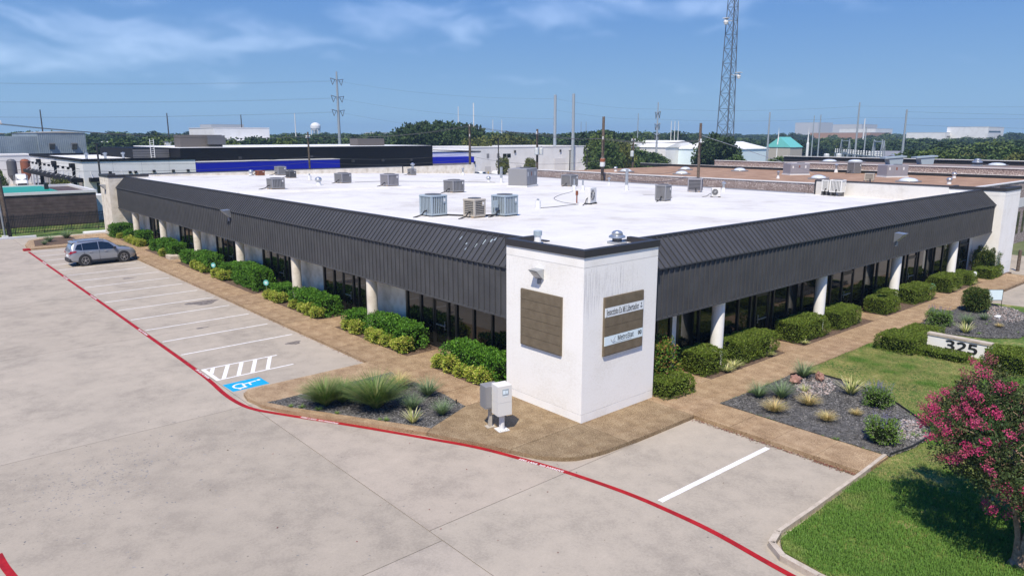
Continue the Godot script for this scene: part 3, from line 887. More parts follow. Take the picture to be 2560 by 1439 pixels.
func facade(o: Node3D, side: int) -> void:
	# side 0: lot facade, runs along -z at x = const; side 1: street facade, runs along +x at z = const. t is the distance along it, d the depth inwards.
	var P := func(t: float, y: float, d: float) -> Vector3:
		return Vector3(d, y, -t) if side == 0 else Vector3(t, y, -d)
	var hexa := func(b: B, t0: float, t1: float, y0: float, y1: float, d0: float, d1: float) -> void:
		var a: Vector3 = P.call(t0, y0, d0)
		var c: Vector3 = P.call(t1, y1, d1)
		b.box(minf(a.x, c.x), y0, minf(a.z, c.z), maxf(a.x, c.x), y1, maxf(a.z, c.z))
	var t0 := 3.755
	var t1 := 60.8 if side == 0 else 42.73
	var fd := 0.6 if side == 0 else 0.525      # plane of the vertical fascia
	var rd := 1.39 if side == 0 else 1.43      # ridge
	var wd := 1.65                             # plane of the glazing
	# standing-seam pans: one upright and one sloping per module
	var k := int(round((t1 - t0) / PITCH))
	var w := (t1 - t0) / k
	var up := B.new()
	hexa.call(up, 0.0, w, HB, HF, fd + 0.0, fd + 0.04)
	hexa.call(up, 0.0, 0.05, HB, HF - 0.01, fd - 0.045, fd)
	var pan := up.mesh(T.metal_panel)
	var sl := B.new()
	var e0 := fd - 0.07
	var ey := HF + 0.015
	var thick := Vector3(0, -0.03, 0)
	var q := [P.call(0.0, ey, e0), P.call(w, ey, e0), P.call(w, HR - 0.07, rd), P.call(0.0, HR - 0.07, rd)]
	sl.hex([q[0] + thick, q[1] + thick, q[2] + thick, q[3] + thick, q[0], q[1], q[2], q[3]])
	var nrm: Vector3 = P.call(0.0, 0.7, -0.75) * 0.05
	q = [P.call(0.0, ey, e0), P.call(0.03, ey, e0), P.call(0.03, HR - 0.07, rd), P.call(0.0, HR - 0.07, rd)]
	sl.hex([q[0], q[1], q[2], q[3], q[0] + nrm, q[1] + nrm, q[2] + nrm, q[3] + nrm])
	var slope := sl.mesh(T.slope_panel)
	for i in k:
		var at: Vector3 = P.call(t0 + i * w, 0.0, 0.0)
		put_mesh("fascia_panel", pan, o).position = at
		put_mesh("roof_pan", slope, o).position = at
	var b := B.new()
	hexa.call(b, t0, t1, HF - 0.03, HF + 0.02, fd - 0.085, fd - 0.068)
	put("eave_trim", b, T.metal_panel, o)
	b = B.new()
	hexa.call(b, t0, t1, HB - 0.07, HB - 0.002, fd - 0.035, fd + 0.05)
	put("drip_edge", b, T.metal_panel, o)
	b = B.new()
	hexa.call(b, t0 - 0.6, t1, HR - 0.09, HR, rd - 0.04, rd + 0.16)
	hexa.call(b, t0 - 0.6, t1, HR - 0.14, HR - 0.06, rd - 0.05, rd - 0.04)
	put("ridge_cap", b, T.cap, o)
	b = B.new()
	hexa.call(b, t0, t1, 4.3, HR - 0.095, rd, rd + 0.12)
	put("parapet", b, T.membrane, o)
	b = B.new()
	hexa.call(b, t0, t1, HB + 0.02, HB + 0.06, fd + 0.05, wd + 0.1)
	put("soffit", b, T.soffit, o)
	# columns
	for c in ([14.81, 23.18, 31.53, 39.89, 48.22, 56.4] if side == 0 else [9.2, 18.2, 27.35, 36.6]):
		b = B.new()
		var p: Vector3 = P.call(c, 0.0, 0.93)
		var y0 := -0.2 if side == 0 else gy(c) - 0.2
		b.cyl(Vector3(p.x, y0, p.z), Vector3(p.x, HB + 0.03, p.z), 0.265, 0.265, 28)
		put("column", b, T.cream if side == 0 else T.stucco, o)
	# glazing, doors and wall panels: [from, to, kind]
	var bays := []
	if side == 0:
		bays = [[3.76, 5.2, "p"], [5.3, 6.5, "p"], [6.6, 7.7, "p"], [7.82, 8.9, "p"]]
		for n in 6:
			var s := 8.36 * n
			bays.append_array([[9.05 + s, 9.5 + s, "p"], [9.6 + s, 10.6 + s, "d"], [10.7 + s, 11.6 + s, "p"], [11.75 + s, 12.75 + s, "p"], [12.9 + s, 16.55 + s, "w"], [16.65 + s, 17.3 + s, "p"]])
		bays.append_array([[59.2, 61.0, "w"]])
	else:
		bays = [[3.8, 4.9, "p"], [5.0, 6.0, "d"], [6.1, 6.85, "p"], [7.0, 7.3, "w"], [7.45, 8.85, "p"], [8.97, 10.3, "p"], [10.42, 11.85, "p"], [11.97, 12.9, "p"], [13.02, 13.3, "p"], [13.4, 14.5, "d"], [14.62, 14.9, "p"], [15.02, 16.3, "p"], [16.42, 17.75, "p"], [17.87, 19.2, "p"], [19.32, 20.75, "p"], [20.87, 22.1, "p"], [22.2, 23.4, "d"], [23.5, 24.9, "p"], [25.02, 26.55, "p"], [26.67, 28.1, "p"], [28.22, 29.2, "p"], [29.32, 30.35, "p"], [30.47, 30.95, "p"], [31.05, 32.3, "d"], [32.4, 32.7, "p"], [32.82, 34.1, "p"], [34.22, 35.4, "p"], [35.52, 36.9, "p"], [37.02, 38.4, "p"], [38.52, 40.1, "p"], [40.2, 41.9, "d"], [42.0, 42.8, "w"]]
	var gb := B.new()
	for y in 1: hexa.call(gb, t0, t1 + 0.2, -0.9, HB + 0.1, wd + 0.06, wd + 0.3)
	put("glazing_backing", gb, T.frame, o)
	var last := t0
	for g in bays:
		var y0 := 0.05 if side == 0 else gy((g[0] + g[1]) * 0.5) + 0.05
		b = B.new()
		if g[2] == "w":
			hexa.call(b, g[0], g[1], y0 - 0.4, HB + 0.05, wd - 0.02, wd + 0.1)
			put("wall_panel", b, T.cream if side == 0 else T.stucco, o)
		elif g[2] == "p":
			hexa.call(b, g[0], g[1], y0 + 0.06, HB + 0.05, wd + 0.02, wd + 0.05)
			put("window_pane", b, T.glass, o)
		else:
			hexa.call(b, g[0], g[1], 2.2 + y0, 2.27 + y0, wd - 0.02, wd + 0.07)
			hexa.call(b, g[0], g[0] + 0.09, y0 - 0.05, 2.2 + y0, wd - 0.01, wd + 0.06)
			hexa.call(b, g[1] - 0.09, g[1], y0 - 0.05, 2.2 + y0, wd - 0.01, wd + 0.06)
			hexa.call(b, g[0] + 0.09, g[1] - 0.09, y0 - 0.05, y0 + 0.16, wd - 0.01, wd + 0.06)
			hexa.call(b, g[0] + 0.09, g[1] - 0.09, 2.1 + y0, 2.2 + y0, wd - 0.01, wd + 0.06)
			var door := put("door", b, T.frame, o)
			b = B.new()
			hexa.call(b, g[0] + 0.09, g[1] - 0.09, y0 + 0.16, 2.1 + y0, wd + 0.01, wd + 0.035)
			put("door_pane", b, T.glass, door)
			b = B.new()
			hexa.call(b, g[0], g[1], 2.27 + y0, HB + 0.05, wd + 0.02, wd + 0.05)
			put("transom_pane", b, T.glass, door)
			b = B.new()
			hexa.call(b, g[0] + 0.14, g[0] + 0.17, y0 + 0.85, y0 + 1.25, wd - 0.075, wd - 0.05)
			hexa.call(b, g[0] + 0.145, g[0] + 0.165, y0 + 0.87, y0 + 0.89, wd - 0.05, wd - 0.01)
			hexa.call(b, g[0] + 0.145, g[0] + 0.165, y0 + 1.21, y0 + 1.23, wd - 0.05, wd - 0.01)
			hexa.call(b, g[0] + 0.2, g[1] - 0.12, y0 + 0.98, y0 + 1.02, wd - 0.03, wd - 0.005)
			put("door_handle", b, T.galv, door)
		if g[0] - last > 0.02:
			b = B.new()
			hexa.call(b, last, g[0], y0 - 0.3, HB + 0.05, wd - 0.04, wd + 0.07)
			put("mullion", b, T.frame, o)
		last = g[1]
	b = B.new()
	if side == 0: hexa.call(b, t0, t1, -0.2, 0.1, wd - 0.03, wd + 0.08)
	else:
		for i in 13:
			var a := t0 + i * 3.0
			hexa.call(b, a, a + 3.0, gy(a) - 0.5, gy(a + 1.5) + 0.1, wd - 0.03, wd + 0.08)
	put("sill", b, T.frame, o)

func office() -> void:
	var o := thing("office_building", "white single-storey office block with charcoal metal mansard and round columns", "building")
	var streak := streaked_wall()
	var b := B.new()
	b.box(1.9, -0.9, -64.1, 46.1, 4.15, -1.9)
	put("building_core", b, T.cream, o)
	b = B.new()
	b.box(2.4, -0.9, -64.32, 46.2, 5.5, -64.0)
	put("end_wall", b, T.cream, o)
	b = B.new()
	b.box(46.0, -0.9, -15.0, 46.25, 5.42, -3.6)
	b.box(46.0, -0.9, -64.1, 46.25, 4.3, -15.0)
	put("end_wall", b, T.stucco, o)
	# parapets at both ends
	b = B.new()
	b.box(3.7, 4.6, -64.3, 34.5, 5.55, -64.02)
	put("parapet", b, T.stucco, o)
	b = B.new()
	b.box(3.7, 5.55, -64.36, 34.5, 5.64, -63.98)
	b.box(34.4, 4.7, -64.36, 34.56, 5.56, -63.98)
	put("cap_flashing", b, T.cap, o)
	b = B.new()
	b.box(45.95, 4.1, -15.2, 46.02, 5.46, -3.0)
	put("parapet", b, T.membrane, o)
	b = B.new()
	b.box(45.92, 5.46, -15.3, 46.32, 5.56, -3.5)
	b.box(45.92, 4.3, -15.34, 46.3, 5.5, -15.2)
	put("cap_flashing", b, T.cap, o)
	b = B.new()
	b.box(45.95, 4.28, -64.2, 46.32, 4.34, -15.35)
	put("roof_edge", b, T.galv, o)
	# membrane laid in strips that lap a few millimetres
	var z := -1.5
	var i := 0
	while z > -64.0:
		var e := maxf(z - 3.05, -64.05)
		b = B.new()
		var l := 0.006 if i % 2 else 0.0
		var x0 := 1.45
		var x1 := 46.0
		for g in [[x0, 30.0], [30.0, x1]]:
			var a: float = g[0]
			var c: float = g[1]
			b.hex([Vector3(a, 4.1, z), Vector3(c, 4.1, z), Vector3(c, 4.1, e - 0.05), Vector3(a, 4.1, e - 0.05), Vector3(a, roof_y(a) + l, z), Vector3(c, roof_y(c) + l, z), Vector3(c, roof_y(c) + l, e - 0.05), Vector3(a, roof_y(a) + l, e - 0.05)])
		put("roof_membrane", b, T.membrane, o)
		z = e
		i += 1
	# low expansion ridge across the roof
	b = B.new()
	for s in [0, 1]:
		var za: float = -34.4 + 0.5 * s
		b.hex([Vector3(2.2, roof_y(2.2) - 0.05, za), Vector3(29, roof_y(29) - 0.05, za - 1.6), Vector3(29, roof_y(29) - 0.05, za - 2.1), Vector3(2.2, roof_y(2.2) - 0.05, za - 0.5), Vector3(2.2, roof_y(2.2) + (0.16 if s == 0 else 0.012), za), Vector3(29, roof_y(29) + (0.16 if s == 0 else 0.012), za - 1.6), Vector3(29, roof_y(29) + (0.012 if s == 0 else 0.16), za - 2.1), Vector3(2.2, roof_y(2.2) + (0.012 if s == 0 else 0.16), za - 0.5)])
	put("expansion_ridge", b, T.membrane, o)
	tower_body(o, 0.0, 0.0, 3.755, -0.15, streak, T.stucco, true)
	tower_body(o, 0.0, -60.8, 3.5, -0.3, T.cream, T.cream, false)
	tower_body(o, 42.73, 0.0, 3.55, -0.9, T.stucco, T.stucco, false)
	facade(o, 0)
	facade(o, 1)
	# scraped paint on the mansard by the tower
	for q in [[6.4, 0.6, 0.05, 0.25], [6.05, 0.72, 0.07, 0.16], [6.75, 0.45, 0.05, 0.2], [7.2, 0.3, 0.04, 0.12], [7.35, 0.5, 0.06, 0.08], [5.85, 0.8, 0.1, 0.14], [7.9, 0.62, 0.03, 0.2]]:
		b = B.new()
		var f: float = q[1]
		var lo := Vector3(lerpf(0.53, 1.39, f), lerpf(HF + 0.015, HR - 0.07, f), -q[0])
		var n := Vector3(-0.75, 0.7, 0) * 0.004
		var s: Vector3 = Vector3(0.86, 0.947, 0).normalized() * q[3]
		var wv := Vector3(0, 0, q[2] * 0.8)
		b.quad(lo + n - wv, lo + n + wv, lo + n + s * 0.8 + wv * 0.3 + Vector3(0, 0, 0.05), lo + n + s - wv * 0.5 + Vector3(0, 0, 0.03))
		put("bare_metal_scrape", b, T.unit_blue, o)

func wall_light(at: Vector3, turn: float, label: String, s := 1.2) -> void:
	var o := thing("wall_light", label, "wall light", at, turn, "flood lights fixed to the facades")
	o.scale = Vector3.ONE * s
	var b := B.new()   # housing: wedge hood facing +z of the node
	b.hex([Vector3(-0.17, -0.16, 0.02), Vector3(0.17, -0.16, 0.02), Vector3(0.17, -0.16, 0), Vector3(-0.17, -0.16, 0), Vector3(-0.17, 0.12, 0.30), Vector3(0.17, 0.12, 0.30), Vector3(0.17, 0.14, 0), Vector3(-0.17, 0.14, 0)])
	put("housing", b, T.galv, o)
	b = B.new()
	b.hex([Vector3(-0.14, -0.13, 0.055), Vector3(0.14, -0.13, 0.055), Vector3(0.14, -0.13, 0.04), Vector3(-0.14, -0.13, 0.04), Vector3(-0.14, 0.09, 0.285), Vector3(0.14, 0.09, 0.285), Vector3(0.14, 0.09, 0.2), Vector3(-0.14, 0.09, 0.2)])
	put("lens", b, T.lamp_clear, o)
	b = B.new()
	b.box(-0.06, -0.30, 0.0, 0.06, -0.16, 0.05)
	put("bracket", b, T.unit_grey, o)

func tower_signs() -> void:
	# six slats each; x runs along the board, faces +z
	for s in 2:
		var at := Vector3(-0.09, 2.13, -1.92) if s == 0 else Vector3(1.95, 2.13, 0.09)
		var o := thing("tenant_board", "bronze tenant board with six blank slats on the tower" if s == 0 else "bronze tenant board with two white name slats on the tower", "sign", at, -PI / 2 if s == 0 else 0.0)
		var b := B.new()
		b.box(-1.0, -0.02, -0.09, 1.0, 1.98, -0.02)
		put("frame", b, T.bronze, o)
		for i in 6:
			b = B.new()
			var y := 0.012 + i * 0.325
			b.box(-0.985, y, -0.03, 0.985, y + 0.312, 0.0)
			var m: Material = T.bronze
			if s == 1 and i == 4: m = T.sign_white
			if s == 1 and i == 1: m = T.sign_ice
			var sl := put("slat", b, m, o)
			if s == 1 and i == 4:
				sl.set_meta("label", "white slat with black serif lettering")
				var w := words("Jesucristo Es Mi Libertador", 0.27, 0.006, T.ink, true, 0.56)
				w.scale.x = 1.66 / w.mesh.get_aabb().size.x
				w.name = "lettering"; sl.add_child(w, true)
				w.position = Vector3(-0.1, y + 0.15, 0.003)
				var mk := B.new()
				mk.cyl(Vector3(0.865, y + 0.235, 0.0), Vector3(0.865, y + 0.235, 0.006), 0.02, 0.02, 8)
				mk.box(0.853, y + 0.17, 0.0, 0.877, y + 0.215, 0.006)
				mk.box(0.81, y + 0.11, 0.0, 0.92, y + 0.125, 0.006)
				mk.box(0.825, y + 0.085, 0.0, 0.905, y + 0.097, 0.006)
				put("small_mark", mk, T.ink, sl)
			if s == 1 and i == 1:
				sl.set_meta("label", "pale blue slat with dark sans lettering and suite number")
				var w := words("MetroStat", 0.24, 0.006, T.ink, false, 0.92)
				w.scale.x = 0.82 / w.mesh.get_aabb().size.x
				w.name = "lettering"; sl.add_child(w, true)
				w.position = Vector3(0.08, y + 0.175, 0.003)
				w = words("00", 0.2, 0.006, T.ink, false, 0.9, true)
				w.name = "suite_number"; sl.add_child(w, true)
				w.position = Vector3(0.83, y + 0.17, 0.003)
				var mk := B.new()      # swooping mark
				var arc := []
				for k in 9: arc.append(Vector3(-0.54 + 0.13 * cos(PI * (0.95 + 0.8 * k / 8.0)), y + 0.19 + 0.1 * sin(PI * (0.95 + 0.8 * k / 8.0)), 0.003))
				mk.tube(arc, 0.009, 5)
				mk.tube([Vector3(-0.55, y + 0.14, 0.003), Vector3(-0.5, y + 0.2, 0.003), Vector3(-0.44, y + 0.275, 0.003)], 0.014, 5, 0.004)
				put("logo_mark", mk, T.grey_ink, sl)
				mk = B.new()
				var xx := -0.58
				while xx < 0.38:
					var l := rng.randf_range(0.02, 0.05)
					mk.box(xx, y + 0.035, 0.0, xx + l, y + 0.055, 0.004)
					xx += l + 0.014
				put("fine_print", mk, T.grey_ink, sl)
	wall_light(Vector3(-0.001, 4.75, -2.03), -PI / 2, "grey flood light on the corner tower above the blank board")
	wall_light(Vector3(0.57, 4.42, -31.95), -PI / 2, "grey flood light on the long lot side fascia", 1.7)
	wall_light(Vector3(22.95, 4.2, 0.556), 0.0, "grey flood light on the street side fascia", 1.6)
	wall_light(Vector3(-0.001, 4.6, -62.3), -PI / 2, "grey flood light on the far end tower", 1.6)

func condenser(w: float, h: float, m: Material, label: String, x: float, z: float, turn := 0.0, style := 0, y := -99.0) -> Node3D:
	var at := Vector3(x, roof_y(x) if y < -90.0 else y, z)
	var o := thing("condenser_unit", label, "air conditioner", at, turn, "condenser units on the roof")
	var b := B.new()
	for s in [-1, 1]: b.box(-w * 0.55, minf(0.0, roof_y(x) - at.y) if y > -90.0 and x < 46.0 else 0.0, s * w * 0.33 - 0.06, w * 0.55, 0.07, s * w * 0.33 + 0.06)
	put("base_rail", b, T.timber if style != 2 else T.unit_dark, o)
	b = B.new()
	var r := w * 0.5
	b.box(-r + 0.05, 0.12, -r + 0.05, r - 0.05, h - 0.1, r - 0.05)
	put("coil", b, T.unit_dark, o)
	b = B.new()
	b.box(-r, 0.07, -r, r, 0.16, r)
	for sx in [-1, 1]:
		for sz in [-1, 1]:
			b.box(sx * (r - 0.035) - 0.04, 0.16, sz * (r - 0.035) - 0.04, sx * (r - 0.035) + 0.04, h - 0.09, sz * (r - 0.035) + 0.04)
	put("cabinet_frame", b, m, o)
	# louvre slats: upright fins or, on the beige one, level wires
	b = B.new()
	var k := 8
	for i in k:
		var f := -r + 0.09 + (2 * r - 0.18) * i / (k - 1)
		if style == 1:
			var y1 := 0.2 + (h - 0.34) * i / (k - 1)
			b.box(-r + 0.02, y1 - 0.012, r - 0.015, r - 0.02, y1 + 0.012, r + 0.003)
			b.box(-r - 0.003, y1 - 0.012, -r + 0.02, -r + 0.015, y1 + 0.012, r - 0.02)
			b.box(-r + 0.02, y1 - 0.012, -r - 0.003, r - 0.02, y1 + 0.012, -r + 0.015)
		else:
			var q := (2 * r - 0.18) / (k - 1) * 0.26
			b.box(f - q, 0.16, r - 0.03, f + q, h - 0.1, r - 0.006)
			b.box(f - q, 0.16, -r + 0.006, f + q, h - 0.1, -r + 0.03)
			b.box(-r + 0.006, 0.16, f - q, -r + 0.03, h - 0.1, f + q)
			b.box(r - 0.03, 0.16, f - q, r - 0.006, h - 0.1, f + q)
	put("louvre", b, m, o)
	b = B.new()
	b.box(-r - 0.015, h - 0.1, -r - 0.015, r + 0.015, h - 0.02, r + 0.015, 0.03)
	put("top_panel", b, m, o)
	b = B.new()
	b.lathe(Vector3(0, h - 0.03, 0), [[r * 0.86, 0.0], [r * 0.84, 0.045], [r * 0.5, 0.06], [r * 0.2, 0.065], [0.0, 0.066]], 20)
	put("fan_guard", b, T.unit_dark, o)
	b = B.new()
	b.box(r - 0.26, h * 0.6, r - 0.004, r - 0.05, h * 0.86, r + 0.012)
	put("access_panel", b, m, o)
	b = B.new()
	b.box(r - 0.22, h * 0.68, r + 0.012, r - 0.12, h * 0.8, r + 0.016)
	put("data_plate", b, T.white_metal, o)
	b = B.new()
	b.tube([Vector3(-r, 0.3, 0.1), Vector3(-r - 0.15, 0.28, 0.12), Vector3(-r - 0.4, 0.12, 0.2), Vector3(-r - 0.7, 0.06, 0.2), Vector3(-r - 0.95, 0.03, 0.25)], 0.035, 6)
	put("refrigerant_line", b, T.black, o)
	return o

func mini_split(x: float, z: float, turn: float, label: String, s: float) -> void:
	var o := thing("mini_split_unit", label, "air conditioner", Vector3(x, roof_y(x), z), turn)
	o.scale = Vector3.ONE * s
	var b := B.new()
	b.box(-0.42, 0.08, -0.16, 0.42, 0.9, 0.16, 0.02)
	put("cabinet", b, T.unit_white, o)
	b = B.new()
	b.cyl(Vector3(-0.1, 0.5, 0.16), Vector3(-0.1, 0.5, 0.17), 0.29, 0.29, 20)
	put("fan_opening", b, T.unit_dark, o)
	b = B.new()
	for i in 6: b.lathe(Vector3(-0.1, 0.5, 0.172), [[0.05 * i + 0.01, 0.0], [0.05 * i + 0.018, 0.0]], 18)
	for i in 8:
		var a := TAU * i / 8
		b.bar(Vector3(-0.1, 0.5, 0.178), Vector3(-0.1 + cos(a) * 0.29, 0.5 + sin(a) * 0.29, 0.178), 0.012)
	put("fan_guard", b, T.white_metal, o)
	b = B.new()
	b.box(0.421, 0.15, -0.14, 0.43, 0.85, 0.14)
	put("side_coil", b, T.unit_dark, o)
	b = B.new()
	b.box(-0.44, 0, -0.2, -0.3, 0.08, 0.2); b.box(0.3, 0, -0.2, 0.44, 0.08, 0.2)
	put("foot_rail", b, T.black, o)
	b = B.new()
	b.tube([Vector3(-0.42, 0.35, 0), Vector3(-0.6, 0.3, 0), Vector3(-0.85, 0.1, 0.05), Vector3(-1.3, 0.04, 0.1)], 0.025, 6)
	put("refrigerant_line", b, T.black, o)

func vent(kind: String, x: float, z: float, s: float, label: String, y := -99.0) -> void:
	var at := Vector3(x, roof_y(x) if y < -90.0 else y, z)
	var b := B.new()
	if kind == "turbine":
		var o := thing("turbine_vent", label, "roof vent", at)
		b.lathe(Vector3.ZERO, [[0.22 * s, 0.0], [0.17 * s, 0.3 * s]], 16)
		put("flashing", b, T.white_metal, o)
		b = B.new()
		b.lathe(Vector3.ZERO, [[0.17 * s, 0.3 * s], [0.26 * s, 0.38 * s], [0.29 * s, 0.5 * s], [0.24 * s, 0.62 * s], [0.1 * s, 0.7 * s], [0.0, 0.71 * s]], 18)
		put("turbine_head", b, T.galv, o)
		for i in 12:
			b = B.new()
			var a := TAU * i / 12
			b.bar(Vector3(cos(a) * 0.25 * s, 0.36 * s, sin(a) * 0.25 * s), Vector3(cos(a + 0.3) * 0.285 * s, 0.5 * s, sin(a + 0.3) * 0.285 * s), 0.02 * s)
			b.bar(Vector3(cos(a + 0.3) * 0.285 * s, 0.5 * s, sin(a + 0.3) * 0.285 * s), Vector3(cos(a + 0.5) * 0.2 * s, 0.65 * s, sin(a + 0.5) * 0.2 * s), 0.02 * s)
			put("vane", b, T.galv, o)
	elif kind == "mushroom":
		var o := thing("exhaust_fan", label, "roof vent", at)
		b.box(-0.36 * s, 0, -0.36 * s, 0.36 * s, 0.14 * s, 0.36 * s)
		put("kerb_base", b, T.galv, o)
		b = B.new()
		b.lathe(Vector3.ZERO, [[0.25 * s, 0.14 * s], [0.25 * s, 0.32 * s]], 20)
		put("fan_neck", b, T.unit_dark, o)
		b = B.new()
		b.lathe(Vector3.ZERO, [[0.28 * s, 0.30 * s], [0.44 * s, 0.34 * s], [0.42 * s, 0.42 * s], [0.3 * s, 0.48 * s]], 24)
		put("skirt", b, T.galv, o)
		b = B.new()
		b.lathe(Vector3.ZERO, [[0.29 * s, 0.47 * s], [0.29 * s, 0.58 * s], [0.22 * s, 0.66 * s], [0.1 * s, 0.7 * s], [0.0, 0.705 * s]], 24)
		put("motor_dome", b, T.galv, o)
	elif kind == "flue":
		var o := thing("flue_pipe", label, "roof vent", at)
		b.lathe(Vector3.ZERO, [[0.2 * s, 0.0], [0.13 * s, 0.35 * s], [0.11 * s, 0.36 * s]], 14)
		put("flashing", b, T.white_metal, o)
		b = B.new()
		b.cyl(Vector3(0, 0.3 * s, 0), Vector3(0, 0.72 * s, 0), 0.1 * s, 0.1 * s, 14)
		put("pipe", b, T.galv, o)
		b = B.new()
		b.lathe(Vector3.ZERO, [[0.0, 0.70 * s], [0.19 * s, 0.70 * s], [0.2 * s, 0.78 * s], [0.05 * s, 0.9 * s], [0.0, 0.9 * s]], 14)
		put("rain_cap", b, T.galv, o)
	elif kind == "drum":
		var o := thing("vent_stack", label, "roof vent", at)
		b.lathe(Vector3.ZERO, [[0.17 * s, 0.0], [0.17 * s, 0.42 * s], [0.0, 0.43 * s]], 18)
		put("pipe", b, T.white_metal, o)
		b = B.new()
		b.lathe(Vector3.ZERO, [[0.0, 0.40 * s], [0.21 * s, 0.40 * s], [0.21 * s, 0.62 * s], [0.19 * s, 0.64 * s], [0.0, 0.66 * s]], 18)
		put("rain_cap", b, T.unit_blue, o)
	else:
		var o := thing("stand_pipe", label, "pipe", at)
		b.lathe(Vector3.ZERO, [[0.17, 0.0], [0.16, 0.45], [0.12, 0.46]], 14)
		put("boot", b, T.white_metal, o)
		b = B.new()
		b.cyl(Vector3(0, 0.4, 0), Vector3(0, s, 0), 0.13 if s > 1.2 else 0.07, 0.13 if s > 1.2 else 0.07, 14)
		put("pipe", b, T.galv, o)

func package_unit(at: Vector3, turn: float, size: Vector3, m: Material, label: String) -> void:
	var o := thing("package_unit", label, "air conditioner", at, turn)
	var b := B.new()
	b.box(-size.x * 0.5 - 0.08, 0, -size.z * 0.5 - 0.08, size.x * 0.5 + 0.08, 0.14, size.z * 0.5 + 0.08)
	put("kerb_base", b, T.white_metal, o)
	b = B.new()
	b.box(-size.x * 0.5, 0.14, -size.z * 0.5, size.x * 0.5, size.y, size.z * 0.5, 0.03)
	put("cabinet", b, m, o)
	for i in 3:
		b = B.new()
		var x0 := -size.x * 0.5 + 0.04 + i * (size.x - 0.04) / 3.0
		b.box(x0, 0.24, size.z * 0.5, x0 + (size.x - 0.04) / 3.0 - 0.04, size.y - 0.1, size.z * 0.5 + 0.02)
		var d := put("service_panel", b, m, o)
		b = B.new()
		b.box(x0 + 0.2, size.y * 0.6, size.z * 0.5 + 0.02, x0 + 0.38, size.y * 0.82, size.z * 0.5 + 0.025)
		put("sticker", b, T.white_metal if i != 1 else T.rust, d)
	b = B.new()
	b.lathe(Vector3(size.x * 0.22, size.y, 0), [[size.z * 0.3, 0.0], [size.z * 0.3, 0.06], [0.0, 0.07]], 18)
	put("fan_guard", b, T.unit_dark, o)
	b = B.new()
	for i in 8: b.box(size.x * 0.5, 0.3 + i * (size.y - 0.5) / 8.0, -size.z * 0.4, size.x * 0.5 + 0.02, 0.3 + i * (size.y - 0.5) / 8.0 + 0.06, size.z * 0.4)
	put("louvre", b, T.unit_dark, o)
	b = B.new()
	b.hex([Vector3(size.x * 0.5, 0.45, 0.3), Vector3(size.x * 0.5 + 0.35, 0.45, 0.3), Vector3(size.x * 0.5 + 0.35, 0.45, -0.3), Vector3(size.x * 0.5, 0.45, -0.3), Vector3(size.x * 0.5, 0.95, 0.3), Vector3(size.x * 0.5 + 0.05, 0.95, 0.3), Vector3(size.x * 0.5 + 0.05, 0.95, -0.3), Vector3(size.x * 0.5, 0.95, -0.3)])
	put("intake_hood", b, T.black, o)

func hose(pts: Array, r: float, m: Material, label: String, called := "roof_conduit") -> void:
	var b := B.new()
	var p := []
	for q in smooth_curve(pts, 5): p.append(Vector3(q[0], roof_y(q[0]) + r * 1.1, q[1]))
	b.tube(p, r, 6)
	tag(put(called, b, m), label, "conduit")

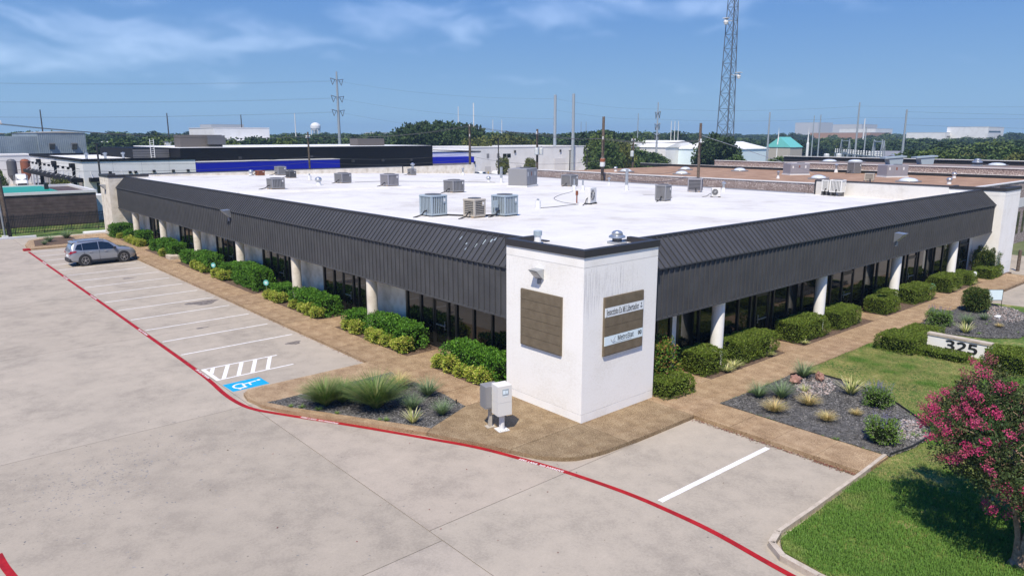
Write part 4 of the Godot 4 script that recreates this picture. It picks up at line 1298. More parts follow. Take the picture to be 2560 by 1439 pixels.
func roof_things() -> void:
	condenser(0.98, 1.08, T.unit_blue, "tall blue-grey condenser unit nearest the lot side of the roof", 4.5, -14.6, 0.05, 2)
	condenser(0.78, 0.95, T.unit_beige, "beige condenser unit standing between two blue-grey ones", 5.75, -12.85, 0.12, 1)
	condenser(0.96, 1.09, T.unit_blue, "blue-grey condenser unit beside the beige one, towards the street", 7.6, -12.7, 0.1, 2)
	condenser(1.12, 0.95, T.unit_grey, "grey condenser on timber rails behind the three units by the edge", 16.6, -29.1, 0.08)
	condenser(1.02, 0.84, T.unit_grey, "low grey condenser unit close to the long lot side edge", 6.8, -38.9, 0.0)
	condenser(0.95, 0.98, T.unit_grey, "tall grey condenser unit by the far end parapet", 17.3, -61.9, 0.0)
	condenser(0.75, 0.72, T.unit_dark, "small dark grey condenser unit before the far parapet", 15.6, -55.5, 0.1)
	condenser(0.75, 0.56, T.rust, "small rusty brown condenser unit in the far roof corner", 14.9, -61.7, 0.0)
	condenser(1.08, 0.92, T.unit_grey, "grey condenser unit with bent panel on the middle of the far roof", 15.6, -44.6, 0.2)
	condenser(1.12, 1.04, T.unit_lilac, "pale lilac-grey condenser with a black hose behind the roof ridge", 16.8, -38.6, 0.1)
	condenser(0.74, 0.74, T.unit_grey, "small grey condenser near the far back roof edge", 31.7, -57.7, 0.0)
	condenser(1.1, 1.08, T.unit_grey, "grey condenser standing in front of the pebbled wall", 31.3, -31.2, 0.1)
	condenser(0.8, 1.1, T.unit_grey, "slim grey condenser alone on the street half of the roof", 23.8, -15.0, 0.15, 2)
	condenser(1.15, 1.15, T.unit_lilac, "light grey square condenser against the pebbled wall", 36.6, -21.3, 0.5, 1)
	condenser(0.6, 1.05, T.unit_white, "narrow white condenser behind the off-white one by the street end", 45.2, -13.9, 0.0, 2, 4.6)
	condenser(1.0, 1.12, T.unit_white, "off-white condenser unit near the street end parapet", 44.9, -12.8, 0.1, 2, 4.6)
	package_unit(Vector3(27.0, roof_y(27.0), -32.8), 0.5, Vector3(2.9, 1.6, 1.7), T.unit_grey, "large dark grey package unit at the middle of the roof")
	mini_split(17.2, -15.6, 0.35, "white mini split unit lying near a rusty post", 1.15)
	mini_split(30.4, -15.2, -0.75, "small white mini split with round fan by the pebbled wall", 0.78)
	vent("drum", 0.9, -3.1, 0.72, "pipe vent with blue-grey cap on the corner tower", 5.56)
	vent("mushroom", 2.95, -1.2, 0.68, "silver mushroom exhaust fan on the corner tower", 5.56)
	vent("flue", 35.6, -63.4, 1.5, "tall capped flue pipe at the far parapet end")
	vent("pipe", 31.2, -24.4, 1.75, "tall galvanised stand pipe in a white boot")
	vent("flue", 38.1, -32.4, 0.85, "capped flue beside the wooden transformer pole")
	vent("flue", 39.4, -20.3, 1.0, "capped flue standing by the small round fan unit")
	vent("turbine", 29.2, -40.3, 0.8, "silver turbine vent behind the large package unit")
	vent("pipe", 29.4, -38.6, 1.5, "grey stand pipe next to the large package unit")
	vent("turbine", 11.9, -42.0, 1.0, "silver turbine vent on the lot side half of the roof")
	vent("flue", 39.7, -58.2, 1.0, "white capped flue near the far back edge")
	vent("turbine", 14.0, -61.9, 0.9, "silver turbine vent in the far roof corner")
	vent("pipe", 26.3, -25.8, 0.95, "short grey stand pipe by the looping cable")
	vent("pipe", 26.9, -25.4, 0.9, "second short grey stand pipe beyond the looping cable")
	vent("pipe", 15.1, -50.3, 0.62, "little white pipe stub on the far roof")
	vent("pipe", 12.1, -15.0, 0.55, "little white pipe stub with a cable on the near roof")
	hose([[5.0, -14.4], [5.3, -13.9], [5.6, -13.4]], 0.045, T.black, "black insulated pipe from the blue-grey unit to the beige unit")
	hose([[6.2, -12.9], [6.7, -12.95], [7.1, -12.8]], 0.045, T.black, "black insulated pipe between the beige and blue-grey units")
	hose([[12.2, -15.0], [13.5, -15.1], [15.0, -15.5], [16.2, -15.7]], 0.018, T.unit_dark, "thin cable running to the white mini split")
	hose([[16.2, -15.9], [16.6, -17.5], [18.5, -20.2], [21.5, -22.6], [24.2, -24.3], [26.0, -25.6]], 0.016, T.unit_dark, "thin cable looping over the roof to the stand pipes")
	hose([[24.3, -15.2], [27.0, -16.6], [28.2, -18.2], [27.4, -19.6]], 0.014, T.unit_dark, "thin cable curving behind the slim grey unit")
	hose([[45.2, -44.0], [45.3, -36.0], [45.2, -28.0], [45.3, -20.0], [45.2, -15.8]], 0.03, T.galv, "grey gas pipe running along the pebbled wall")
	hose([[16.9, -44.8], [20.5, -44.9], [26.5, -41.3], [28.9, -38.9]], 0.018, T.unit_dark, "thin cable across the far roof to the stand pipe")
	var b := B.new()
	b.box(-0.03, 0, -0.03, 0.03, 0.6, 0.03)
	b.box(-0.06, 0.5, -0.06, 0.06, 0.78, 0.06)
	var o := tag(put("power_disconnect", b, T.rust), "rusty disconnect post behind the white mini split", "electrical box")
	o.position = Vector3(17.0, roof_y(17.0), -16.6)
	b = B.new()
	b.box(-0.12, 0.45, -0.08, 0.12, 0.8, 0.08)
	b.box(-0.02, 0, -0.02, 0.02, 0.5, 0.02)
	o = tag(put("power_disconnect", b, T.unit_blue), "grey disconnect box between the beige and blue-grey units", "electrical box")
	o.position = Vector3(6.9, roof_y(6.9), -12.6)

func skylight(at: Vector3, s: float, label: String) -> void:
	var o := thing("skylight", label, "skylight", at, 0.0, "domed skylights on the brown roof")
	var b := B.new()
	b.box(-0.75 * s, 0, -0.75 * s, 0.75 * s, 0.16, 0.75 * s)
	put("kerb_base", b, T.unit_grey, o)
	b = B.new()
	b.lathe(Vector3(0, 0.16, 0), [[0.72 * s, 0.0], [0.66 * s, 0.12], [0.45 * s, 0.24], [0.2 * s, 0.29], [0.0, 0.30]], 16)
	put("dome", b, T.dome, o)

func neighbours() -> void:
	# pebble-faced building beyond the back edge
	var o := thing("pebble_faced_building", "pebble-faced building with brown gravel roof behind the white roof", "building", Vector3(47.2, 0, -4.5))
	var x1 := 28.2
	var z1 := -48.0
	var z := 0.0
	while z > z1 + 0.1:      # precast wall panels along the near side
		var b := B.new()
		b.box(0, -0.9, z - 5.98, 0.25, 5.12, z - 0.02)
		put("wall_panel", b, T.pebble_wall, o)
		z -= 6.0
	var b := B.new()
	b.box(0.25, -0.9, z1, 28.0, 4.7, -0.25)
	put("building_core", b, T.grey_wall, o)
	var x := 0.26
	while x < x1 - 0.1:
		b = B.new()
		b.box(x + 0.02, 3.6, -0.25, x + 5.6, 5.12, 0)
		b.box(x + 0.02, -0.9, -0.25, x + 5.6, 2.7, 0)
		put("wall_panel", b, T.pebble_wall, o)
		b = B.new()
		b.box(x + 0.02, 2.7, -0.2, x + 5.6, 3.6, 0.02)
		put("plain_band", b, T.coping, o)
		for k in 3:
			b = B.new()
			b.box(x + 0.5 + k * 1.7, 0.2, 0.0, x + 1.2 + k * 1.7, 2.3, 0.02)
			put("window_pane", b, T.glass, o)
		x += 5.6
	b = B.new()
	b.box(0.26, 4.7, z1, 28.0, 4.86, -0.26)
	put("gravel_roof", b, T.brown_roof, o)
	b = B.new()
	b.box(-0.06, 5.12, z1, 0.3, 5.2, 0.06)
	b.box(0.3, 5.12, -0.3, x1, 5.2, 0.06)
	put("coping", b, T.coping, o)
	# second block behind it, a step higher
	var p := thing("pebble_faced_building", "second pebble-faced block rising behind the brown gravel roof", "building", Vector3(75.4, 0, -4.5))
	b = B.new()
	b.box(0.0, 4.0, -40.5, 0.25, 5.88, 0)
	put("wall_panel", b, T.pebble_wall, p)
	b = B.new()
	b.box(-0.12, 4.8, -54.0, -0.01, 5.18, 0)
	put("base_flashing", b, T.black, p)
	b = B.new()
	b.box(-0.16, 5.18, -54.0, 0.0, 5.22, 0)
	put("flashing_bar", b, T.coping, p)
	b = B.new()
	b.box(0.25, -0.9, -40.5, 30, 5.25, -0.25)
	put("gravel_roof", b, T.grey_roof, p)
	b = B.new()
	b.box(0.25, -0.9, -0.25, 30, 5.88, 0)
	put("front_wall", b, T.pebble_wall, p)
	b = B.new()
	b.box(-0.08, 5.88, -40.5, 0.3, 5.97, 0.06)
	put("coping", b, T.coping, p)
	b = B.new()
	b.box(29.6, 5.88, -46, 30.1, 5.97, 0)
	put("coping", b, T.coping, p)
	b = B.new()
	b.box(29.8, 4.9, -46, 30.0, 5.88, 0)
	put("parapet", b, T.black, p)
	for q in [[55.7, -36.5, 1.0, "low domed skylight nearest the wooden guy pole"], [65.7, -43.1, 0.95, "domed skylight on the brown roof before the black flashing"], [55.2, -44.6, 1.0, "domed skylight just behind the pebbled wall coping"], [68.3, -36.5, 1.05, "domed skylight in the middle of the brown roof"], [58.8, -21.3, 1.05, "white domed skylight behind the white roof corner"], [60.3, -12.9, 1.2, "bright domed skylight near the street end of the brown roof"]]:
		skylight(Vector3(q[0], 4.86, q[1]), q[2], q[3])
	for q in [[100.5, -40.0, "flat skylight on the higher roof, farthest from the street"], [102.0, -36.5, "flat skylight in the middle of the higher roof"], [102.5, -17.0, "flat skylight at the street end of the higher roof"]]:
		skylight(Vector3(q[0], 5.25, q[1]), 1.5, q[2])
	package_unit(Vector3(65.6, 4.86, -27.4), -0.5, Vector3(2.5, 1.35, 1.5), T.unit_lilac, "pale package unit on the brown roof beside the thin flue")
	package_unit(Vector3(69.1, 4.86, -17.9), -0.5, Vector3(2.7, 1.35, 1.5), T.unit_lilac, "open pale package unit on the brown roof near the street")
	condenser(1.1, 1.35, T.unit_grey, "tilted grey condenser on the brown roof between two package units", 74.2, -24.4, -0.4, 2, 4.86)
	condenser(0.85, 0.8, T.unit_beige, "small beige condenser on the brown roof behind the white condensers", 59.4, -16.3, 0.3, 0, 4.86)
	vent("flue", 74.8, -26.9, 1.2, "thin capped flue between the pale package units", 4.86)
	vent("flue", 56.8, -24.8, 0.9, "short capped flue by the pebbled wall coping", 4.86)
	vent("turbine", 72.0, -12.6, 0.9, "silver turbine on the brown roof near its street edge", 4.86)
	vent("turbine", 60.1, -9.2, 0.9, "silver turbine just above the white end parapet", 4.86)
	vent("turbine", 56.0, -47.0, 0.9, "dark turbine on the far corner of the brown roof", 4.86)
	vent("mushroom", 99.5, -18.6, 1.5, "silver mushroom fan on the higher roof", 5.25)
	vent("flue", 101.0, -30.5, 1.6, "white flue on the higher roof beside the scoop hood", 5.25)
	for q in [[96.0, -28.3, "blue-grey scoop hood on the higher roof beside the flue"], [102.0, -26.2, "blue-grey scoop hood on the higher roof towards the street"]]:
		var h := thing("scoop_hood", q[2], "roof vent", Vector3(q[0], 5.25, q[1]), -0.6, "scoop hoods on the higher roof")
		h.scale = Vector3.ONE * 0.62
		b = B.new()
		b.hex([Vector3(-1.5, 0, 0.9), Vector3(1.5, 0, 0.9), Vector3(1.5, 0, -0.9), Vector3(-1.5, 0, -0.9), Vector3(-1.9, 1.4, 0.9), Vector3(1.7, 1.6, 0.9), Vector3(1.7, 1.6, -0.9), Vector3(-1.9, 1.4, -0.9)])
		put("housing", b, T.unit_blue, h)
		b = B.new()
		b.hex([Vector3(-3.0, 1.4, 1.1), Vector3(2.4, 1.75, 1.1), Vector3(2.4, 1.75, -1.1), Vector3(-3.0, 1.4, -1.1), Vector3(-3.0, 1.75, 1.1), Vector3(2.4, 2.1, 1.1), Vector3(2.4, 2.1, -1.1), Vector3(-3.0, 1.75, -1.1)])
		put("lid", b, T.unit_blue, h)

# ---------------------------------------------------------------- plants

func shrub_mesh(size: Vector3, round: float, count: int, l: float, w: float, tones: Array, sd: int, m: Material, rough := 0.06, lump := 0.12) -> ArrayMesh:
	# leaves standing on the skin of a clipped (low round) or bushy (high round) mass, base at y = 0
	var r := RandomNumberGenerator.new()
	r.seed = sd
	var nz := noise(1.0, 3, FastNoiseLite.TYPE_SIMPLEX_SMOOTH, sd)
	var b := B.new()
	b.tint = true
	var h := size * 0.5
	var e := lerpf(7.0, 2.0, round)
	for i in count:
		var d := Vector3(r.randfn(), r.randfn(), r.randfn()).normalized()
		# spread over a box first so flat sides get their share of leaves
		var q := Vector3(r.randf_range(-1, 1), r.randf_range(-1, 1), r.randf_range(-1, 1))
		var ax := r.randf() * (size.x * size.y + size.y * size.z + size.x * size.z)
		if ax < size.x * size.y: q.z = signf(q.z)
		elif ax < size.x * size.y + size.y * size.z: q.x = signf(q.x)
		else: q.y = signf(q.y) if r.randf() < 0.25 else 1.0
		var len := pow(pow(absf(q.x), e) + pow(absf(q.y), e) + pow(absf(q.z), e), 1.0 / e)
		var u := q / len
		var nrm := Vector3(signf(u.x) * pow(absf(u.x), e - 1.0) / h.x, signf(u.y) * pow(absf(u.y), e - 1.0) / h.y, signf(u.z) * pow(absf(u.z), e - 1.0) / h.z).normalized()
		var g := 1.0 + lump * nz.get_noise_3dv(u * h * 2.2 + Vector3(sd % 97, 0, 0)) - absf(r.randfn()) * rough
		var p := u * h * g
		p.y += h.y
		if p.y < 0.02: continue
		var dir := (nrm * r.randf_range(0.25, 1.0) + d * 0.8 + Vector3.UP * 0.25).normalized()
		var side := dir.cross(Vector3(r.randfn(), r.randfn(), r.randfn())).normalized()
		var t: Color = tones[r.randi() % tones.size()]
		var k := r.randf_range(0.75, 1.25)
		b.col = Color(t.r * k, t.g * k, t.b * k)
		var s := r.randf_range(0.65, 1.25)
		b.leaf(p, dir, side, l * s, w * s)
	return b.mesh(m)

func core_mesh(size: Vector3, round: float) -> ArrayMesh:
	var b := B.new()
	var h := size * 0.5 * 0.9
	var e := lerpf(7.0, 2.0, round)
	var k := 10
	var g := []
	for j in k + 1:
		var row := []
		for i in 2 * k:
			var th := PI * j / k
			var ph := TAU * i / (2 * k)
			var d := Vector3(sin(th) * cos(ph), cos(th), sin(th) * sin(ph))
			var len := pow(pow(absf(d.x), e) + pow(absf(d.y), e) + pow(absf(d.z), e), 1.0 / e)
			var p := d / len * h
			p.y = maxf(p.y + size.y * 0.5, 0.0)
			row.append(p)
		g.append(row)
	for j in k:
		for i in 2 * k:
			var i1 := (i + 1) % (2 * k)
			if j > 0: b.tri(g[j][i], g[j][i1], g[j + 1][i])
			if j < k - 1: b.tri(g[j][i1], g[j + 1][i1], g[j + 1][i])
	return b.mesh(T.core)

var shrub_kinds := {}
var shrub_count := 0

func shrub(kind: String, at: Vector3, size: Vector3, turn: float, label: String, group: String) -> void:
	# kind: laurel, golden, box, barberry, nandina
	var round: float = {"laurel": 0.45, "golden": 0.9, "box": 0.12, "ball": 0.95, "nandina": 0.85, "sage": 0.95}[kind]
	var o := thing({"laurel": "laurel_hedge", "golden": "golden_shrub", "box": "clipped_hedge", "ball": "round_shrub", "nandina": "nandina_shrub", "sage": "sage_shrub"}[kind], label, "hedge" if kind in ["laurel", "box"] else "shrub", at, turn, group)
	var area := 2.0 * (size.x * size.y + size.y * size.z) + size.x * size.z
	shrub_count += 1
	var sd := 100 + shrub_count
	var mesh: ArrayMesh
	match kind:
		"laurel":
			mesh = shrub_mesh(size, round, int(area * 620), 0.085, 0.026, [Color(0.055, 0.15, 0.014), Color(0.09, 0.22, 0.02), Color(0.14, 0.31, 0.03), Color(0.075, 0.19, 0.018), Color(0.04, 0.11, 0.013)], sd, T.leaf, 0.10, 0.3)
		"golden":
			var key := "golden%d" % (shrub_count % 4)
			if not shrub_kinds.has(key): shrub_kinds[key] = shrub_mesh(Vector3.ONE, round, 2200, 0.1, 0.03, [Color(0.34, 0.43, 0.05), Color(0.47, 0.51, 0.08), Color(0.19, 0.30, 0.035), Color(0.42, 0.38, 0.10)], sd, T.leaf, 0.12, 0.4)
			mesh = shrub_kinds[key]
		"box":
			mesh = shrub_mesh(size, round, int(area * 1300), 0.06, 0.016, [Color(0.09, 0.14, 0.018), Color(0.13, 0.20, 0.024), Color(0.19, 0.26, 0.035), Color(0.09, 0.11, 0.022)], sd, T.leaf, 0.06, 0.17)
		"ball":
			mesh = shrub_mesh(size, round, int(area * 800), 0.07, 0.018, [Color(0.045, 0.09, 0.018), Color(0.065, 0.12, 0.02), Color(0.10, 0.13, 0.026), Color(0.15, 0.16, 0.04)], sd, T.leaf, 0.12, 0.35)
		"nandina":
			mesh = shrub_mesh(size, round, int(area * 760), 0.085, 0.02, [Color(0.06, 0.16, 0.02), Color(0.11, 0.24, 0.025), Color(0.26, 0.29, 0.04), Color(0.36, 0.16, 0.07), Color(0.08, 0.18, 0.025)], sd, T.leaf, 0.2, 0.5)
		"sage":
			mesh = shrub_mesh(size, round, int(area * 900), 0.07, 0.016, [Color(0.13, 0.24, 0.04), Color(0.17, 0.29, 0.045), Color(0.18, 0.21, 0.13)], sd, T.leaf, 0.22, 0.5)
	var leaves := put_mesh("foliage", mesh, o)
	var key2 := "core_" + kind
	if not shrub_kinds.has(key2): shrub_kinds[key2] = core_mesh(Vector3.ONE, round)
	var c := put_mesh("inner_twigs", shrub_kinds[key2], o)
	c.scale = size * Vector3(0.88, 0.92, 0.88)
	if kind == "golden": leaves.scale = size
	if kind == "sage":
		var b := B.new()
		b.tint = true
		for i in 55:
			b.col = [Color(0.16, 0.15, 0.34), Color(0.22, 0.20, 0.40), Color(0.20, 0.22, 0.24)][i % 3]
			var a := rng.randf() * TAU
			var q := Vector3(cos(a), 0, sin(a)) * rng.randf() * 0.45
			var p0 := Vector3(q.x * size.x, size.y * 0.7, q.z * size.z)
			var d := (Vector3(q.x, 0.9, q.z)).normalized()
			for k in 7: b.leaf(p0 + d * (0.12 + 0.045 * k), (d + Vector3(rng.randfn(), 0.4, rng.randfn()) * 0.6).normalized(), Vector3(rng.randfn(), rng.randfn(), rng.randfn()).normalized(), 0.035, 0.014)
		put("flower_spikes", b, T.petal, o)

func tuft_mesh(count: int, length: float, width: float, spread: float, droop: float, tones: Array, sd: int) -> ArrayMesh:
	# arching blades from one crown
	var r := RandomNumberGenerator.new()
	r.seed = sd
	var b := B.new()
	b.tint = true
	for i in count:
		var a := r.randf() * TAU
		var out := Vector3(cos(a), 0, sin(a))
		var lean := spread * sqrt(r.randf())
		var l := length * r.randf_range(0.6, 1.1)
		var p := out * r.randf() * 0.06 * length
		var d := (out * lean + Vector3.UP).normalized()
		var s := Vector3(-sin(a), 0, cos(a)) * width
		var t: Color = tones[r.randi() % tones.size()]
		var k := r.randf_range(0.8, 1.25)
		b.col = Color(t.r * k, t.g * k, t.b * k)
		var segs := 4
		for j in segs:
			var e := p + d * (l / segs)
			var w0 := 1.0 - float(j) / segs * 0.75
			var w1 := 1.0 - float(j + 1) / segs * 0.95
			var m := d.cross(s).normalized()
			var q := [p - s * w0, p + s * w0, e + s * w1, e - s * w1]
			for ix in [0, 1, 2, 0, 2, 3]: b.vert(q[ix], m)
			p = e
			d = (d + out * droop * 0.35 - Vector3.UP * droop * 0.4 * (j + 1) / segs).normalized()
	return b.mesh(T.leaf)

func tuft(called: String, mesh: ArrayMesh, x: float, z: float, s: float, label: String, category: String, group: String) -> Node3D:
	var o := thing(called, label, category, Vector3(x, gy(x) - 0.02, z), rng.randf() * TAU, group)
	var c := put_mesh("blades", mesh, o)
	c.scale = Vector3.ONE * s
	return o

const ORDINAL := ["first", "second", "third", "fourth", "fifth", "sixth", "seventh", "eighth", "ninth", "tenth", "eleventh", "twelfth", "thirteenth", "fourteenth", "fifteenth", "sixteenth", "seventeenth", "eighteenth", "nineteenth", "twentieth", "twenty-first", "twenty-second"]

func plants() -> void:
	# --- lot side: leafy laurels with a low row of golden shrubs before them
	var lg := "leafy laurel hedges along the lot facade"
	var L := [[-6.2, 4.1, 1.05, 0.95, "leafy green hedge between the corner tower and the first door path"], [-12.5, 4.2, 1.05, 1.0, "leafy green hedge before the column nearest the tower"], [-15.8, 1.4, 0.85, 0.8, "short leafy hedge just past the column nearest the tower"], [-20.6, 4.4, 1.0, 1.0, "leafy green hedge before the second column from the tower"], [-24.5, 1.7, 0.85, 0.8, "short leafy hedge just past the second column from the tower"], [-29.2, 4.6, 1.35, 1.3, "broad leafy hedge before the third column from the tower"], [-32.9, 1.6, 1.0, 0.9, "leafy bush just past the third column from the tower"], [-37.4, 4.0, 1.15, 1.1, "leafy hedge before the fourth column from the tower"], [-40.9, 1.8, 0.95, 1.1, "leafy bush just past the fourth column from the tower"], [-44.6, 1.9, 1.1, 1.1, "leafy bush on the door side of the fifth bay"], [-46.8, 2.0, 1.2, 1.1, "leafy bush before the fifth column from the tower"], [-49.3, 1.3, 0.85, 0.8, "small leafy bush past the fifth column from the tower"], [-53.6, 2.0, 1.2, 1.1, "dark leafy bush before the farthest column"], [-57.6, 1.3, 0.9, 0.9, "leafy bush past the farthest column"]]
	for q in L: shrub("laurel", Vector3(0.72, -0.03, q[0]), Vector3(1.25, q[2], q[1]), rng.randf_range(-0.03, 0.03), q[4], lg)
	shrub("laurel", Vector3(0.5, -0.03, -61.0 + 0.6), Vector3(1.9, 1.25, 1.8), 0.1, "square yellow-green hedge at the far end of the lot facade", lg)
	var rows := [[[-5.1, -5.8, -6.5, -7.2, -7.9], "small golden shrub in the row nearest the corner tower"], [[-10.8, -11.4, -12.05, -12.7, -13.3], "small golden shrub in the row before the nearest column"], [[-14.9, -15.9], "small golden shrub of the pair past the nearest column"], [[-19.0, -19.9, -20.8, -21.8], "small golden shrub in the row before the second column"], [[-23.7, -24.5, -25.0], "small golden shrub in the row past the second column"], [[-32.4, -33.0, -33.6], "small golden shrub in the row past the third column"], [[-36.2, -37.3, -38.2], "small golden shrub in the row before the fourth column"], [[-45.6], "lone golden shrub before the fifth column"], [[-52.2, -53.1, -54.0, -55.0, -55.9], "small golden shrub in the row before the farthest column"], [[-59.0], "lone golden shrub beside the far square hedge"]]
	for r in rows:
		var nth := 0
		for z in r[0]:
			nth += 1
			var which: String = r[1] if r[0].size() == 1 else r[1].replace("small golden shrub", "%s small golden shrub from the tower" % ORDINAL[nth - 1])
			var s := rng.randf_range(0.58, 0.76)
			shrub("golden", Vector3(0.08 + rng.randf_range(-0.06, 0.1), -0.04, z), Vector3(s, s * rng.randf_range(0.78, 0.95), s * 1.12), rng.randf() * TAU, which, r[1].replace("small golden shrub", "golden shrubs"))
	# --- street side: clipped box
	var bg := "clipped hedges along the street facade"
	var R := [[4.75, -0.15, 1.85, 0.62, 1.7, "low clipped hedge against the corner tower"], [7.95, -0.75, 1.7, 0.92, 1.35, "clipped hedge between the red-tipped shrub and the first street column"], [11.2, -0.72, 3.35, 0.95, 1.45, "long clipped hedge past the first street column"], [16.2, -0.72, 3.1, 0.95, 1.4, "clipped hedge before the second street column"], [20.0, -0.72, 2.9, 0.9, 1.4, "clipped hedge past the second street column"], [24.9, -0.55, 1.9, 0.85, 1.3, "clipped hedge beside the second door path, nearer the walk"], [26.3, -0.95, 1.5, 1.0, 1.0, "clipped hedge before the third street column, close to the glass"], [29.6, -0.6, 3.2, 0.9, 1.4, "clipped hedge past the third street column, beside the green disc"], [34.7, -0.6, 2.9, 0.95, 1.4, "clipped hedge before the fourth street column"], [38.1, -0.6, 1.9, 0.8, 1.4, "clipped hedge past the fourth street column"], [42.2, -0.3, 3.0, 0.75, 1.3, "clipped hedge curving round the end tower"]]
	for q in R: shrub("box", Vector3(q[0], gy(q[0]) - 0.03, q[1]), Vector3(q[2], q[3], q[4]), rng.randf_range(-0.04, 0.04), q[5], bg)
	shrub("nandina", Vector3(5.0, gy(5) - 0.02, -0.95), Vector3(1.7, 1.75, 1.4), 0.0, "tall red-tipped shrub beside the corner tower", "")
	shrub("ball", Vector3(43.0, gy(43.0) - 0.03, -0.7), Vector3(1.9, 2.1, 1.7), 0.0, "big round dark shrub by the far end tower", "")
	# hedges round the address wall
	var ag := "clipped hedges around the address wall"
	for q in [[17.6, 3.25, 1.9, 0.72, 1.7, "tall clipped hedge at the near end of the address wall"], [20.4, 3.0, 3.2, 0.4, 1.5, "low clipped hedge behind the near end of the address wall"], [17.7, 5.05, 1.1, 0.30, 2.1, "low clipped hedge in front of the black numerals"], [18.1, 8.0, 2.0, 0.78, 3.0, "large clipped hedge at the far end of the address wall"]]:
		shrub("box", Vector3(q[0], gy(q[0]) - 0.03, q[1]), Vector3(q[2], q[3], q[4]), 0.0, q[5], ag)
	# --- tufts in the beds
	var green := [Color(0.12, 0.20, 0.05), Color(0.17, 0.26, 0.06), Color(0.27, 0.28, 0.11), Color(0.09, 0.16, 0.05)]
	var grey := [Color(0.15, 0.22, 0.12), Color(0.21, 0.28, 0.15), Color(0.12, 0.20, 0.07)]
	var blond := [Color(0.55, 0.44, 0.20), Color(0.62, 0.50, 0.26), Color(0.34, 0.33, 0.10), Color(0.48, 0.34, 0.16)]
	var cream := [Color(0.55, 0.52, 0.22), Color(0.40, 0.44, 0.14), Color(0.62, 0.58, 0.34), Color(0.20, 0.27, 0.08)]
	var big := tuft_mesh(1900, 1.2, 0.0085, 1.25, 0.42, green, 1)
	var mid := tuft_mesh(300, 0.74, 0.0085, 1.15, 0.3, grey, 2)
	var fea := tuft_mesh(600, 0.56, 0.005, 1.15, 0.7, blond, 3)
	var yuc := tuft_mesh(70, 0.62, 0.022, 1.1, 0.25, cream, 4)
	var lir := tuft_mesh(160, 0.42, 0.011, 1.3, 0.7, cream, 5)
	tuft("fountain_grass", big, -5.55, -7.1, 1.0, "tall fountain grass at the narrow end of the island bed", "grass clump", "tall grasses in the island bed")
	tuft("fountain_grass", big, -4.35, -5.7, 1.25, "largest fountain grass in the middle of the island bed", "grass clump", "tall grasses in the island bed")
	tuft("fountain_grass", big, -4.95, -7.0, 0.85, "low dark fountain grass between two larger clumps", "grass clump", "tall grasses in the island bed")
	tuft("feather_grass", fea, -2.6, -6.95, 1.5, "wispy pale grass by the inner corner of the island bed", "grass clump", "")
	for q in [[-3.5, -4.75, 1.0, "grey-green red yucca near the middle of the island bed"], [-2.3, -5.5, 1.15, "grey-green red yucca near the walk side of the island bed"], [-3.0, -3.65, 0.9, "small grey-green red yucca at the blunt end of the island bed"], [6.75, 2.5, 1.0, "grey-green red yucca at the walkway corner of the curved bed"], [7.3, 3.1, 1.15, "larger grey-green red yucca beside the blond grasses"], [10.2, 2.45, 1.15, "grey-green red yucca at the lawn corner of the curved bed"], [25.2, 3.6, 1.0, "grey-green red yucca in the far bed"], [27.0, 3.9, 0.7, "small grey yucca in the middle of the far bed"], [-5.4, -60.5, 1.2, "spiky grey yucca on the far end island"], [-6.0, -58.8, 0.8, "low grey yucca at the tip of the far end island"], [-3.7, -62.3, 1.4, "broad grey yucca near the far end of the walkway"]]:
		tuft("red_yucca", mid, q[0], q[1], q[2], q[3], "yucca", "grey-green yuccas in the beds")
	for q in [[5.8, 3.65, 1.15, "largest blond feather grass close to the apron strip"], [7.35, 4.1, 1.1, "blond feather grass in the middle of the curved bed"], [6.4, 5.2, 0.9, "greenish blond feather grass in the curved bed"], [7.7, 5.6, 0.62, "small tan feather grass, almost dry"], [25.8, 4.9, 0.6, "small tan feather grass in the far bed"]]:
		tuft("feather_grass", fea, q[0], q[1], q[2], q[3], "grass clump", "blond feather grasses in the beds")
	for q in [[9.65, 4.55, 1.35, "large cream-striped yucca by the lawn edge of the curved bed"], [8.6, 3.3, 0.6, "small cream-striped yucca below the red rocks"], [-4.15, -3.7, 0.95, "cream-striped yucca at the kerb edge of the island bed"], [23.1, 4.2, 1.2, "cream-striped yucca behind the address wall"]]:
		tuft("striped_yucca", yuc, q[0], q[1], q[2], q[3], "yucca", "cream-striped yuccas in the beds")
	for q in [[8.55, 0.05, 1.15, "striped lilyturf clump in front of the first street column"], [9.2, -0.05, 1.3, "striped lilyturf clump touching the first street column"], [12.0, 0.02, 0.9, "small striped lilyturf before the long clipped hedge"], [15.0, 0.05, 0.8, "small striped lilyturf beside the first door path"], [34.2, 0.05, 1.1, "pale lilyturf clump before the fourth street column"], [38.0, 0.1, 0.9, "small lilyturf under the white disc sign"]]:
		tuft("lilyturf", lir, q[0], q[1], q[2], q[3], "ground plant", "lilyturf clumps along the street facade")
	shrub("sage", Vector3(9.1, gy(9), 5.75), Vector3(0.95, 0.7, 0.95), 0.0, "blue-flowered sage beside the lawn edge of the curved bed", "sages in the beds")
	shrub("sage", Vector3(6.0, gy(6), 7.15), Vector3(1.15, 0.75, 1.0), 0.5, "bright green sage at the lawn end of the curved bed", "sages in the beds")
	shrub("sage", Vector3(24.0, gy(24), 2.7), Vector3(1.7, 0.75, 1.2), 0.5, "bright green sage at the walkway edge of the far bed", "sages in the beds")
	shrub("ball", Vector3(28.9, gy(28.9), 2.9), Vector3(1.5, 1.35, 1.4), 0.3, "loose dark shrub beside the small white yard sign", "")
	# weeds
	var weed := tuft_mesh(70, 0.14, 0.006, 1.6, 0.5, [Color(0.12, 0.22, 0.04), Color(0.16, 0.24, 0.05)], 9)
